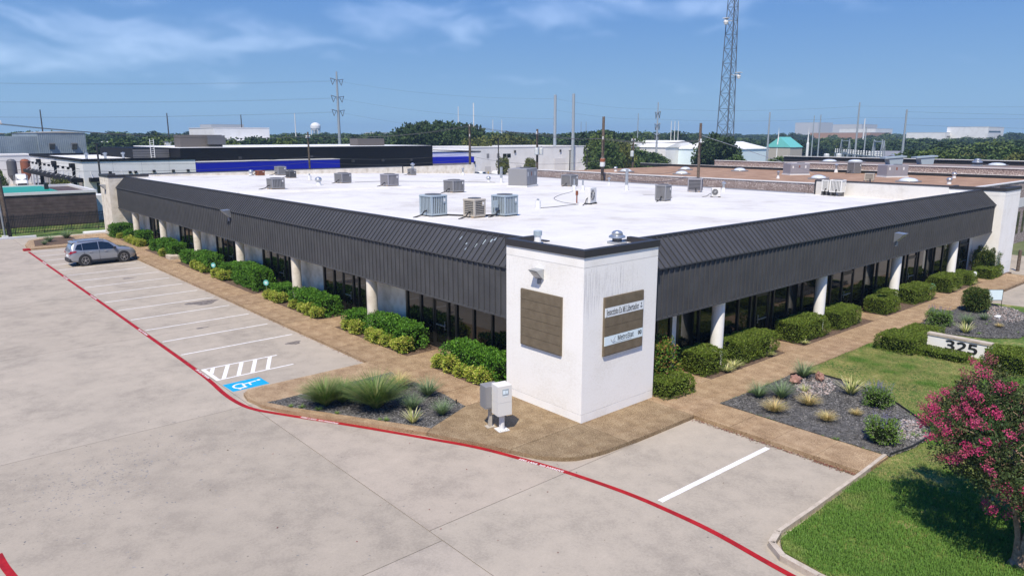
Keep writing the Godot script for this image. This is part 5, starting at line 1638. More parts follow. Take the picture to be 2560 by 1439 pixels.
	for i in 34:
		var p: Array = [BED, FAR_BED, ISLAND][i % 3]
		var a: Array = p[rng.randi() % p.size()]
		var c: Array = p[rng.randi() % p.size()]
		var f := rng.randf_range(0.2, 0.8)
		var x: float = lerpf(a[0], c[0], f)
		var z: float = lerpf(a[1], c[1], f)
		if inside(p, x, z): tuft("weed", weed, x, z, rng.randf_range(0.7, 1.6), "small green weed sprouting through the dark mulch", "weed", "weeds in the mulch beds")
	# rocks
	for q in [[9.35, 2.55, 0.30, 0.17, 0.4, "flat red rock lying among pebbles nearest the walkway"], [10.3, 3.05, 0.2, 0.2, 1.0, "upright rusty red rock among the pebbles by the lawn"]]:
		var b := B.new()
		b.blob(Vector3.ZERO, Vector3(q[2], q[3], q[2] * 0.7), 8, noise(1.2, 3, FastNoiseLite.TYPE_SIMPLEX, 5), 0.5)
		var o := tag(put("boulder", b, T.rock), q[5], "rock")
		o.position = Vector3(q[0], gy(q[0]) + q[3] * 0.75, q[1]); o.rotation.y = q[4]
	crape_myrtle()

func crape_myrtle() -> void:
	var o := thing("crape_myrtle", "pink-flowering crape myrtle on the lawn", "tree", Vector3(1.45, -0.03, 11.9))
	var r := RandomNumberGenerator.new()
	r.seed = 77
	var b := B.new()
	var tips := []
	for i in 4:
		var a := 0.6 + TAU * i / 4.0
		var p := [Vector3(cos(a) * 0.05, 0, sin(a) * 0.05), Vector3(cos(a) * 0.09, 0.7, sin(a) * 0.09), Vector3(cos(a) * 0.32 + 0.02, 1.5, sin(a) * 0.32), Vector3(cos(a) * 0.8, 2.4, sin(a) * 0.8)]
		b.tube(p, 0.075, 8, 0.03)
		tips.append(p[3]); tips.append(p[2])
	b.lathe(Vector3.ZERO, [[0.2, 0.0], [0.13, 0.12], [0.11, 0.4]], 10)
	put("trunk", b, T.bark, o)
	b = B.new()
	var clumps := []
	var centre := Vector3(0.72, 2.72, 0.15)
	for i in 210:
		var d := Vector3(r.randfn(), r.randfn() * 0.75, r.randfn()).normalized()
		var rad := Vector3(2.2, 1.55, 2.25)
		var c := centre + d * rad * lerpf(0.3, 1.0, sqrt(r.randf())) * r.randf_range(0.9, 1.08)
		if c.y < 1.35: c.y = 1.35 + r.randf() * 0.5
		clumps.append([c, d])
		var src: Vector3 = tips[r.randi() % tips.size()]
		if i % 2 == 0: b.tube([src, (src + c) * 0.5 + Vector3(0, 0.12, 0), c], 0.022, 5, 0.008)
	put("branches", b, T.bark, o)
	b = B.new()
	b.tint = true
	var f := B.new()
	f.tint = true
	for q in clumps:
		var c: Vector3 = q[0]
		var dd: Vector3 = q[1]
		var cr := r.randf_range(0.26, 0.46)
		var tone := r.randf()
		for k in 270:
			var d := Vector3(r.randfn(), r.randfn(), r.randfn()).normalized()
			var p := c + d * cr * pow(r.randf(), 0.4) * Vector3(1.15, 0.85, 1.15)
			var dir := (d + Vector3.UP * 0.3 + Vector3(r.randfn(), r.randfn(), r.randfn()) * 0.5).normalized()
			var g := r.randf_range(0.7, 1.3)
			b.col = Color(lerpf(0.042, 0.075, tone) * g, lerpf(0.082, 0.088, tone) * g, lerpf(0.024, 0.034, tone) * g)
			b.leaf(p, dir, dir.cross(Vector3(r.randfn(), r.randfn(), r.randfn())).normalized(), 0.075, 0.021)
		var blooms := 3 if dd.y > -0.1 else 1
		if r.randf() < 0.12: blooms = 0
		for m in blooms:
			var od := (dd + Vector3(r.randfn(), r.randfn() + 0.4, r.randfn()) * 0.55).normalized()
			var tip := c + od * (cr * 0.9)
			var fade := r.randf()
			for k in 95:
				var d := Vector3(r.randfn(), r.randfn(), r.randfn()).normalized()
				var p := tip + od * r.randf() * 0.24 + d * pow(r.randf(), 0.5) * 0.085
				var g := r.randf_range(0.75, 1.25)
				f.col = Color(0.45 * g, lerpf(0.035, 0.10, fade) * g, lerpf(0.13, 0.18, fade) * g) if fade < 0.7 else Color(0.24 * g, 0.085 * g, 0.085 * g)
				f.leaf(p, d, d.cross(Vector3(r.randfn(), r.randfn(), r.randfn())).normalized(), 0.036, 0.017)
	var crown := put("crown", b, T.leaf, o)
	put("blossom", f, T.petal, crown)

func disc_sign(x: float, z: float, h: float, m: Material, turn: float, label: String) -> void:
	var o := thing("yard_disc_sign", label, "sign", Vector3(x, gy(x) - 0.03, z), turn)
	var b := B.new()
	b.cyl(Vector3(0, 0, 0), Vector3(0, h, 0), 0.012, 0.012, 6)
	put("stake", b, T.unit_grey, o)
	b = B.new()
	b.cyl(Vector3(0, h, 0.012), Vector3(0, h, 0.03), 0.17, 0.17, 20)
	put("disc", b, m, o)
	b = B.new()
	b.box(-0.09, h - 0.02, 0.03, 0.09, h + 0.05, 0.034)
	b.box(-0.06, h - 0.08, 0.03, 0.06, h - 0.05, 0.034)
	put("print", b, T.sign_white if m == T.teal_roof else T.galv, o)

func street_furniture() -> void:
	# electrical cabinets on posts beside the tower
	var o := thing("electrical_cabinet", "grey steel electrical cabinet with a padlocked door on a post", "electrical box", Vector3(-2.42, 0, -1.78), -0.22)
	var b := B.new()
	b.box(-0.05, 0, -0.05, 0.05, 0.75, 0.05)
	b.box(-0.15, 0, -0.12, 0.15, 0.02, 0.12)
	put("post", b, T.unit_beige, o)
	b = B.new()
	b.box(-0.26, 0.7, -0.2, 0.26, 1.46, 0.2, 0.015)
	put("cabinet", b, T.unit_grey, o)
	b = B.new()
	b.box(-0.23, 0.74, 0.2, 0.23, 1.4, 0.212)
	var d := put("door", b, T.unit_grey, o)
	b = B.new()
	b.box(-0.06, 1.18, 0.212, 0.04, 1.26, 0.225)
	b.box(-0.02, 0.98, 0.212, 0.01, 1.18, 0.235)
	put("latch", b, T.galv, d)
	o = thing("meter_cabinet", "off-white utility cabinet with a small window on a white post", "electrical box", Vector3(-2.3, 0, -1.33), -0.22)
	b = B.new()
	b.cyl(Vector3(0, 0, 0), Vector3(0, 0.62, 0), 0.09, 0.09, 16)
	b.box(-0.19, 0, -0.19, 0.19, 0.025, 0.19)
	put("post", b, T.white_metal, o)
	b = B.new()
	b.box(-0.25, 0.56, -0.22, 0.25, 0.99, 0.22)
	b.box(-0.25, 1.0, -0.22, 0.25, 1.56, 0.22, 0.012)
	b.box(-0.24, 0.97, -0.21, 0.24, 1.02, 0.21)
	put("cabinet", b, T.unit_white, o)
	b = B.new()
	for i in 4: b.cyl(Vector3(-0.12 + 0.08 * i, 0.025, 0.15), Vector3(-0.12 + 0.08 * i, 0.05, 0.15), 0.015, 0.015, 6)
	put("anchor_bolt", b, T.galv, o)
	b = B.new()
	b.box(-0.09, 1.24, 0.22, 0.13, 1.44, 0.228)
	var wnd := put("window", b, T.unit_blue, o)
	b = B.new()
	b.box(-0.07, 1.28, 0.228, 0.02, 1.4, 0.231)
	b.box(0.04, 1.29, 0.228, 0.1, 1.39, 0.231)
	b.box(-0.08, 1.19, 0.22, 0.1, 1.205, 0.224)
	put("sticker", b, T.sign_ice, wnd)
	# sprinkler head
	b = B.new()
	b.cyl(Vector3(-1.98, 0, -4.2), Vector3(-1.98, 0.14, -4.2), 0.025, 0.025, 8)
	tag(put("sprinkler_head", b, T.black), "small black sprinkler riser at the edge of the island bed", "sprinkler")
	# address wall
	o = thing("address_wall", "low white address wall with black numerals among hedges", "sign wall", Vector3(18.75, gy(18.75), 5.2), -PI / 2)
	b = B.new()
	b.box(-1.25, -0.2, -0.3, 1.25, 0.62, 0.0)
	put("wall", b, T.stucco, o)
	b = B.new()
	b.box(-1.28, 0.62, -0.34, 1.28, 0.72, 0.03)
	put("coping", b, T.kerb_concrete, o)
	var w := words("325", 0.62, 0.02, T.ink, false, 1.3, true)
	w.name = "numerals"
	o.add_child(w, true)
	w.position = Vector3(0.15, 0.32, 0.01)
	# property sign
	o = thing("yard_sign", "small white property sign with a bird emblem on thin legs", "sign", Vector3(31.2, gy(31.2), 3.1), -0.72)
	b = B.new()
	for s in [-0.52, 0.5]: b.box(s, -0.05, -0.012, s + 0.024, 1.0, 0.012)
	b.box(-0.52, 0.36, -0.012, 0.524, 0.384, 0.012)
	b.box(-0.52, 0.98, -0.012, 0.524, 1.0, 0.012)
	put("frame", b, T.black, o)
	b = B.new()
	b.box(-0.495, 0.385, -0.006, 0.5, 0.98, 0.006)
	put("board", b, T.sign_ice, o)
	b = B.new()
	b.tube([Vector3(-0.4, 0.8, 0.008), Vector3(-0.3, 0.68, 0.008), Vector3(-0.2, 0.66, 0.008), Vector3(-0.12, 0.8, 0.008)], 0.018, 5, 0.008)
	b.tube([Vector3(-0.22, 0.66, 0.008), Vector3(-0.3, 0.56, 0.008), Vector3(-0.38, 0.53, 0.008)], 0.014, 5, 0.006)
	for i in 5: b.box(-0.38 + i * 0.085, 0.48, 0.006, -0.38 + i * 0.085 + 0.06, 0.51, 0.01)
	put("bird_emblem", b, T.grey_ink, o)
	disc_sign(0.35, -26.2, 0.75, T.teal_roof, -0.9, "round teal yard sign beside the broad leafy hedge")
	disc_sign(0.2, -34.7, 0.7, T.teal_roof, -0.9, "round teal yard sign past the third lot side column")
	disc_sign(31.0, -0.1, 0.75, T.teal_roof, -1.2, "round teal yard sign by the street facade")
	disc_sign(38.3, 0.0, 0.7, T.sign_white, -0.5, "round white yard sign near the fourth street column")
	b = B.new()
	b.box(-0.35, -0.02, -0.6, 0.35, 0.3, 0.6, 0.03)
	o = tag(put("stone_block", b, T.kerb_concrete), "pale stone block among the leafy bushes of the fifth bay", "stone")
	o.position = Vector3(0.15, 0.0, -43.6)
	b = B.new()
	b.cyl(Vector3(47.6, -0.7, 0.2), Vector3(47.6, 0.9, 0.2), 0.12, 0.12, 14)
	b.lathe(Vector3(47.6, 0.9, 0.2), [[0.12, 0.0], [0.09, 0.05], [0.0, 0.07]], 14)
	tag(put("bollard", b, T.wood_pole), "brown guard post beside the far end tower", "bollard")
	b = B.new()
	b.blob(Vector3(28.2, gy(28) + 0.06, 4.2), Vector3(0.28, 0.07, 0.14), 6, noise(1.0, 2, FastNoiseLite.TYPE_SIMPLEX, 4), 0.5)
	tag(put("stone", b, T.white_wall), "pale flat stone lying in the far mulch bed", "stone")
	iron_fence()

func iron_fence() -> void:
	var o := thing("iron_fence", "black iron picket fence beyond the parking lot", "fence", Vector3(0, -0.1, -69.2))
	var b := B.new()
	b.box(-0.026, 0.08, -0.02, 0.026, 1.85, 0.02)
	b.lathe(Vector3(0, 1.85, 0), [[0.018, 0.0], [0.0, 0.08]], 4)
	var picket := b.mesh(T.iron)
	b = B.new()
	b.box(-0.04, 0, -0.04, 0.04, 1.95, 0.04)
	b.box(-0.05, 1.95, -0.05, 0.05, 1.98, 0.05)
	var post := b.mesh(T.iron)
	var x := -14.0
	while x < 8.0:
		put_mesh("fence_post", post, o).position.x = x
		for i in range(1, 18): put_mesh("picket", picket, o).position.x = x + i * 2.4 / 18.0
		x += 2.4
	for y in [0.16, 1.45, 1.72]:
		b = B.new()
		b.box(-14, y, -0.025, 7.6, y + 0.05, 0.025)
		put("rail", b, T.iron, o)

# ---------------------------------------------------------------- vehicles

func loft(b: B, st: Array) -> void:
	# stations along x: [x, bottom y, belt y, top y, half width low, half width top]
	var rings := []
	for s in st:
		var yb: float = s[1]
		var ys: float = s[2]
		var yt: float = s[3]
		var a: float = s[4]
		var c: float = s[5]
		var half := [Vector2(a * 0.86, yb), Vector2(a * 0.97, yb + 0.1), Vector2(a, lerpf(yb, ys, 0.55)), Vector2(a * 0.985, ys - 0.02), Vector2(lerpf(a * 0.97, c, 0.2), lerpf(ys, yt, 0.15)), Vector2(c, yt - (yt - ys) * 0.14), Vector2(c * 0.86, yt - 0.005), Vector2(0, yt + 0.012)]
		var r := []
		for p in half: r.append(Vector3(s[0], p.y, p.x))
		for i in range(half.size() - 2, -1, -1): r.append(Vector3(s[0], half[i].y, -half[i].x))
		rings.append(r)
	var k: int = rings[0].size()
	var nr := []
	for i in rings.size():
		var row := []
		for j in k:
			var dx: Vector3 = rings[mini(i + 1, rings.size() - 1)][j] - rings[maxi(i - 1, 0)][j]
			var dj: Vector3 = rings[i][mini(j + 1, k - 1)] - rings[i][maxi(j - 1, 0)]
			row.append(dx.cross(dj).normalized() * -1.0)
		nr.append(row)
	for i in rings.size() - 1:
		for j in k - 1:
			var p: Array = [rings[i][j], rings[i + 1][j], rings[i + 1][j + 1], rings[i][j + 1]]
			var m: Array = [nr[i][j], nr[i + 1][j], nr[i + 1][j + 1], nr[i][j + 1]]
			var out: Vector3 = (p[0] + p[2]) * 0.5 - Vector3((p[0].x + p[2].x) * 0.5, 0.8, 0)
			for e in 4:
				if m[e].dot(out) < 0.0: m[e] = -m[e]
			if (p[1] - p[0]).cross(p[2] - p[0]).dot(out) > 0.0:
				b.ntri(p[0], p[1], p[2], m[0], m[1], m[2]); b.ntri(p[0], p[2], p[3], m[0], m[2], m[3])
			else:
				b.ntri(p[0], p[2], p[1], m[0], m[2], m[1]); b.ntri(p[0], p[3], p[2], m[0], m[3], m[2])
	for i in [0, rings.size() - 1]:
		var s := 1.0 if i > 0 else -1.0
		var c := Vector3(rings[i][0].x, (rings[i][0].y + rings[i][k / 2].y) * 0.5, 0)
		for j in k:
			var q: Vector3 = rings[i][j]
			var e: Vector3 = rings[i][(j + 1) % k]
			if (q - c).cross(e - c).x * s > 0.0: b.tri(c, q, e)
			else: b.tri(c, e, q)

func wheel(o: Node3D, x: float, z: float, r: float, w: float, side: float) -> void:
	var b := B.new()
	var c := Vector3(x, r, z)
	b.cyl(c - Vector3(0, 0, w * 0.5), c + Vector3(0, 0, w * 0.5), r, r, 28)
	var t := put("wheel", b, T.rubber, o)
	b = B.new()
	var f := c + Vector3(0, 0, side * (w * 0.5 + 0.004))
	b.cyl(f - Vector3(0, 0, 0.002), f + Vector3(0, 0, 0.002), r * 0.68, r * 0.68, 24)
	put("rim_dish", b, T.black, t)
	b = B.new()
	for i in 5:
		for e in [-0.16, 0.16]:
			var a := TAU * i / 5 + 0.3
			b.bar(f + Vector3(cos(a) * 0.04, sin(a) * 0.04, side * 0.012), f + Vector3(cos(a + e) * r * 0.66, sin(a + e) * r * 0.66, side * 0.008), 0.03, 0.012)
	b.cyl(f, f + Vector3(0, 0, side * 0.02), 0.06, 0.05, 12)
	for i in 24:
		var a := TAU * i / 24
		var a2 := TAU * (i + 1) / 24
		b.bar(f + Vector3(cos(a) * r * 0.66, sin(a) * r * 0.66, side * 0.006), f + Vector3(cos(a2) * r * 0.66, sin(a2) * r * 0.66, side * 0.006), 0.016)
	put("rim", b, T.alloy, t)

func side_pane(pts: Array, z0: float, z1: float, y0: float, y1: float, s: float) -> B:
	# flat pane leaning inwards between belt (y0, half width z0) and roof (y1, z1)
	var b := B.new()
	var q := []
	for p in pts:
		var f: float = clampf((p[1] - y0) / (y1 - y0), 0.0, 1.0)
		q.append(Vector3(p[0], p[1], s * (lerpf(z0, z1, f) + 0.012)))
	for i in range(1, q.size() - 1):
		if s > 0: b.tri(q[0], q[i], q[i + 1])
		else: b.tri(q[0], q[i + 1], q[i])
	return b

func suv() -> void:
	var o := thing("parked_car", "silver sport utility car parked nose in to the walkway", "car", Vector3(-4.2, -0.126, -46.2), 0.02)
	o.scale = Vector3(0.985, 1.09, 1.02)
	var b := B.new()
	loft(b, [[-2.28, 0.45, 0.80, 0.98, 0.74, 0.70], [-2.2, 0.36, 0.92, 1.15, 0.86, 0.74], [-2.08, 0.32, 1.02, 1.40, 0.90, 0.70], [-1.86, 0.30, 1.06, 1.60, 0.92, 0.64], [-1.5, 0.28, 1.06, 1.655, 0.925, 0.63], [-0.8, 0.27, 1.04, 1.675, 0.925, 0.63], [-0.1, 0.27, 1.02, 1.67, 0.925, 0.63], [0.35, 0.27, 1.01, 1.60, 0.925, 0.64], [0.75, 0.27, 1.0, 1.38, 0.925, 0.68], [1.12, 0.27, 0.97, 1.10, 0.925, 0.78], [1.5, 0.28, 0.92, 1.03, 0.92, 0.78], [1.9, 0.30, 0.85, 0.96, 0.89, 0.74], [2.15, 0.34, 0.74, 0.86, 0.82, 0.66], [2.28, 0.42, 0.60, 0.70, 0.66, 0.52]])
	put("body", b, T.silver, o)
	for s in [-1.0, 1.0]:
		for q in [[[-1.92, 1.16], [-1.45, 1.08], [-1.45, 1.50], [-1.72, 1.46]], [[-1.41, 1.08], [-0.36, 1.06], [-0.36, 1.56], [-1.41, 1.52]], [[-0.30, 1.06], [0.86, 1.03], [0.42, 1.44], [-0.02, 1.55], [-0.30, 1.56]]]:
			put("side_window", side_pane(q, 0.905, 0.655, 1.04, 1.57, s), T.car_glass, o)
		b = B.new()
		b.box(-1.7, 1.66, s * 0.6 - 0.02, 0.1, 1.70, s * 0.6 + 0.02)
		b.box(-1.66, 1.60, s * 0.6 - 0.02, -1.58, 1.67, s * 0.6 + 0.02)
		b.box(0.0, 1.60, s * 0.6 - 0.02, 0.08, 1.67, s * 0.6 + 0.02)
		put("roof_rail", b, T.galv, o)
		b = B.new()
		b.box(0.66, 1.02, s * 0.98 - 0.09, 0.82, 1.16, s * 0.98 + 0.09)
		put("mirror", b, T.trim, o)
		for x in [-1.02, 0.02]:
			b = B.new()
			b.box(x, 0.90, s * 0.925 - 0.015, x + 0.2, 0.94, s * 0.925 + 0.03)
			put("door_handle", b, T.alloy, o)
		for x in [-0.33, 0.88, -1.35]:
			b = B.new()
			b.box(x, 0.36, s * 0.918 - 0.012, x + 0.012, 1.02, s * 0.918 + 0.012)
			put("door_seam", b, T.trim, o)
		b = B.new()
		b.box(-1.0, 0.24, s * 0.9 - 0.03, 1.0, 0.36, s * 0.9 + 0.035)
		put("sill_trim", b, T.trim, o)
		b = B.new()
		b.hex([Vector3(-2.30, 0.86, s * 0.86), Vector3(-1.86, 0.98, s * 0.935), Vector3(-1.86, 0.98, s * 0.6), Vector3(-2.30, 0.86, s * 0.45), Vector3(-2.24, 1.04, s * 0.83), Vector3(-1.84, 1.06, s * 0.925), Vector3(-1.84, 1.06, s * 0.6), Vector3(-2.24, 1.04, s * 0.45)])
		put("tail_light", b, T.tail, o)
		b = B.new()
		b.hex([Vector3(1.75, 0.80, s * 0.90), Vector3(2.2, 0.68, s * 0.74), Vector3(2.2, 0.68, s * 0.5), Vector3(1.75, 0.80, s * 0.7), Vector3(1.8, 0.9, s * 0.86), Vector3(2.14, 0.8, s * 0.72), Vector3(2.14, 0.8, s * 0.5), Vector3(1.8, 0.9, s * 0.7)])
		put("headlight", b, T.lamp_clear, o)
		for x in [-1.33, 1.33]:
			b = B.new()
			b.cyl(Vector3(x, 0.38, s * 0.7), Vector3(x, 0.38, s * 0.935), 0.46, 0.445, 26)
			put("wheel_arch", b, T.trim, o)
			wheel(o, x, s * 0.85, 0.375, 0.24, s)
	b = B.new()
	b.quad(Vector3(-2.235, 1.08, -0.68), Vector3(-2.235, 1.08, 0.68), Vector3(-1.99, 1.54, 0.6), Vector3(-1.99, 1.54, -0.6))
	put("rear_window", b, T.car_glass, o)
	b = B.new()
	b.quad(Vector3(1.12, 1.09, 0.72), Vector3(1.12, 1.09, -0.72), Vector3(0.42, 1.58, -0.58), Vector3(0.42, 1.58, 0.58))
	put("windscreen", b, T.car_glass, o)
	b = B.new()
	b.box(-2.34, 0.28, -0.78, -1.95, 0.52, 0.78)
	put("rear_bumper", b, T.trim, o)
	b = B.new()
	b.box(2.0, 0.26, -0.72, 2.3, 0.46, 0.72)
	put("front_bumper", b, T.trim, o)
	b = B.new()
	b.box(-2.32, 0.62, -0.26, -2.27, 0.76, 0.26)
	put("number_plate", b, T.sign_white, o)
	b = B.new()
	b.box(-2.05, 1.55, -0.6, -1.8, 1.62, 0.6)
	put("spoiler", b, T.silver, o)

func van_like(called: String, label: String, at: Vector3, turn: float, kind: String, body: Material) -> void:
	var o := thing(called, label, "van" if kind == "van" else "truck", at, turn)
	var b := B.new()
	var wb := 1.7
	if kind == "van":
		loft(b, [[-2.8, 0.45, 1.2, 2.35, 0.98, 0.9], [-2.7, 0.35, 1.25, 2.5, 1.02, 0.92], [0.6, 0.35, 1.25, 2.55, 1.02, 0.92], [1.2, 0.35, 1.25, 2.35, 1.02, 0.88], [1.9, 0.35, 1.2, 1.5, 1.0, 0.85], [2.5, 0.35, 1.0, 1.15, 0.96, 0.8], [2.8, 0.42, 0.8, 0.9, 0.85, 0.65]])
		put("body", b, body, o)
		b = B.new()
		b.quad(Vector3(1.98, 1.42, 0.85), Vector3(1.98, 1.42, -0.85), Vector3(1.22, 2.28, -0.8), Vector3(1.22, 2.28, 0.8))
		put("windscreen", b, T.car_glass, o)
		for s in [-1.0, 1.0]:
			put("side_window", side_pane([[0.5, 1.35], [1.7, 1.35], [1.15, 2.1], [0.5, 2.15]], 1.0, 0.9, 1.3, 2.3, s), T.car_glass, o)
		b = B.new()
		b.box(2.72, 0.35, -0.8, 2.86, 0.8, 0.8)
		put("grille", b, T.trim, o)
		wb = 1.75
	else:
		loft(b, [[-2.7, 0.6, 1.0, 1.12, 0.95, 0.92], [-0.65, 0.55, 1.0, 1.12, 0.95, 0.92], [-0.6, 0.5, 1.1, 1.75, 0.95, 0.75], [-0.3, 0.5, 1.1, 1.9, 0.95, 0.72], [0.6, 0.5, 1.1, 1.88, 0.95, 0.72], [1.2, 0.5, 1.08, 1.25, 0.95, 0.82], [2.5, 0.5, 1.0, 1.12, 0.93, 0.8], [2.75, 0.55, 0.85, 0.95, 0.85, 0.7]])
		put("body", b, body, o)
		b = B.new()
		b.quad(Vector3(1.22, 1.24, 0.8), Vector3(1.22, 1.24, -0.8), Vector3(0.66, 1.84, -0.68), Vector3(0.66, 1.84, 0.68))
		put("windscreen", b, T.car_glass, o)
		for s in [-1.0, 1.0]: put("side_window", side_pane([[-0.5, 1.2], [1.0, 1.2], [0.6, 1.75], [-0.45, 1.75]], 0.93, 0.74, 1.1, 1.85, s), T.car_glass, o)
		b = B.new()
		b.box(-2.6, 1.06, -0.78, -0.75, 1.14, 0.78)
		put("cargo_bed", b, T.trim, o)
	for s in [-1.0, 1.0]:
		for x in [-wb, wb]: wheel(o, x, s * 0.88, 0.38, 0.26, s)

func flatbed(label: String, at: Vector3, turn: float) -> void:
	var o := thing("stake_bed_truck", label, "truck", at, turn)
	var b := B.new()
	loft(b, [[1.2, 0.6, 1.4, 2.35, 1.05, 0.95], [1.3, 0.6, 1.4, 2.5, 1.08, 0.95], [2.3, 0.6, 1.4, 2.45, 1.08, 0.92], [2.75, 0.6, 1.35, 1.7, 1.05, 0.9], [3.6, 0.6, 1.2, 1.35, 1.0, 0.8], [3.8, 0.7, 1.0, 1.1, 0.9, 0.7]])
	put("cab", b, T.white_car, o)
	b = B.new()
	b.quad(Vector3(2.8, 1.66, 0.85), Vector3(2.8, 1.66, -0.85), Vector3(2.38, 2.36, -0.8), Vector3(2.38, 2.36, 0.8))
	put("windscreen", b, T.car_glass, o)
	b = B.new()
	b.box(-4.5, 0.95, -1.2, 1.1, 1.1, 1.2)
	put("deck", b, T.black, o)
	for i in 12:
		for s in [-1.17, 1.17]:
			b = B.new()
			b.box(-4.4 + i * 0.48, 1.1, s - 0.03, -4.32 + i * 0.48, 2.2, s + 0.03)
			put("stake", b, T.black, o)
	for s in [-1.17, 1.17]:
		b = B.new()
		for y in [1.3, 1.65, 2.0]: b.box(-4.5, y, s - 0.02, 1.1, y + 0.16, s + 0.02)
		put("side_board", b, T.black, o)
	for s in [-1.0, 1.0]:
		for x in [-3.2, -2.2, 3.0]: wheel(o, x, s * 1.0, 0.48, 0.3, s)

func vehicles() -> void:
	suv()
	van_like("cargo_van", "white cargo van parked beyond the brick building", Vector3(6.2, -0.75, -163.0), -PI / 2 - 0.1, "van", T.white_car)
	van_like("pickup_truck", "white pickup truck nearest the wooden pole before the white warehouse", Vector3(93.5, -0.75, -121.5), 0.3, "pickup", T.white_car)
	van_like("pickup_truck", "second white pickup truck beside the young tree", Vector3(99.0, -0.75, -122.5), 0.25, "pickup", T.white_car)
	van_like("pickup_truck", "white pickup truck past the corner of the white warehouse", Vector3(135.6, -0.75, -121.5), 0.2, "pickup", T.white_car)
	van_like("pickup_truck", "dark pickup truck hidden behind the wooden pole", Vector3(90.5, -0.75, -120.0), 0.4, "pickup", T.trim)
	flatbed("black stake bed truck with a white cab before the trees", Vector3(150.0, -0.75, -125.0), PI + 0.2)
	# road tractor and trailer behind the white building
	var o := thing("box_trailer", "white box trailer parked behind the black-trimmed building", "trailer", Vector3(30.0, -0.75, -214.0), 0.3)
	var b := B.new()
	b.box(-6.5, 1.2, -1.3, 6.5, 5.4, 1.3, 0.05)
	put("box", b, T.white_wall, o)
	for s in [-1.0, 1.0]:
		for x in [-5.5, -4.2]: wheel(o, x, s * 1.05, 0.5, 0.35, s)
	o = thing("road_tractor", "white road tractor in front of the box trailer", "truck", Vector3(38.0, -0.75, -211.5), 0.3)
	b = B.new()
	loft(b, [[-1.5, 0.7, 2.0, 4.3, 1.2, 1.1], [-1.4, 0.6, 2.0, 4.6, 1.22, 1.1], [0.6, 0.6, 2.0, 4.5, 1.22, 1.05], [1.4, 0.6, 2.0, 2.9, 1.2, 1.0], [3.2, 0.7, 1.7, 2.1, 1.1, 0.8]])
	put("cab", b, T.white_car, o)
	b = B.new()
	b.quad(Vector3(1.45, 2.85, 0.95), Vector3(1.45, 2.85, -0.95), Vector3(0.75, 4.2, -0.95), Vector3(0.75, 4.2, 0.95))
	put("windscreen", b, T.car_glass, o)
	for s in [-1.0, 1.0]:
		for x in [-1.0, 2.4]: wheel(o, x, s * 1.05, 0.5, 0.35, s)

func block(called: String, label: String, x0: float, x1: float, zf: float, depth: float, h: float, m: Material, opts := {}) -> Node3D:
	# plain building facing +z with its front at zf; opts: gable, trim, windows [[x, y, w, h, material]], base
	var o := thing(called, label, "building", Vector3(x0, -0.78, zf))
	var w := x1 - x0
	var y := h + 0.78
	var b := B.new()
	b.box(0, 0, -depth, w, y, 0)
	put("wall", b, m, o)
	b = B.new()
	if opts.has("gable"):
		var g: float = opts.gable
		b.hex([Vector3(-0.3, y, 0.3), Vector3(w + 0.3, y, 0.3), Vector3(w + 0.3, y, -depth - 0.3), Vector3(-0.3, y, -depth - 0.3), Vector3(w * 0.5 - 0.05, y + g, 0.3), Vector3(w * 0.5 + 0.05, y + g, 0.3), Vector3(w * 0.5 + 0.05, y + g, -depth - 0.3), Vector3(w * 0.5 - 0.05, y + g, -depth - 0.3)])
	elif opts.has("hip"):
		var g: float = opts.hip
		b.hex([Vector3(-0.3, y, 0.3), Vector3(w + 0.3, y, 0.3), Vector3(w + 0.3, y, -depth - 0.3), Vector3(-0.3, y, -depth - 0.3), Vector3(w * 0.06, y + g, -depth * 0.5), Vector3(w * 0.94, y + g, -depth * 0.5), Vector3(w * 0.94, y + g, -depth * 0.5 - 0.1), Vector3(w * 0.06, y + g, -depth * 0.5 - 0.1)])
	else:
		b.box(-0.1, y, -depth - 0.1, w + 0.1, y + 0.25, -depth + 0.2)
		b.box(-0.1, y, -0.25, w + 0.1, y + 0.25, 0.08)
		b.box(-0.1, y, -depth, 0.25, y + 0.25, -0.25)
		b.box(w - 0.25, y, -depth, w + 0.1, y + 0.25, -0.25)
	put("roof" if opts.has("gable") or opts.has("hip") else "parapet_cap", b, opts.get("trim", T.coping), o)
	for q in opts.get("windows", []):
		b = B.new()
		b.box(q[0] - x0, q[1] + 0.78, 0.0, q[0] - x0 + q[2], q[1] + 0.78 + q[3], 0.04)
		put("window_pane" if q[4] != T.grey_wall else "roller_door", b, q[4], o)
	return o

func far_side() -> void:
	left_blocks()
	other_blocks()
	poles()
	trees()

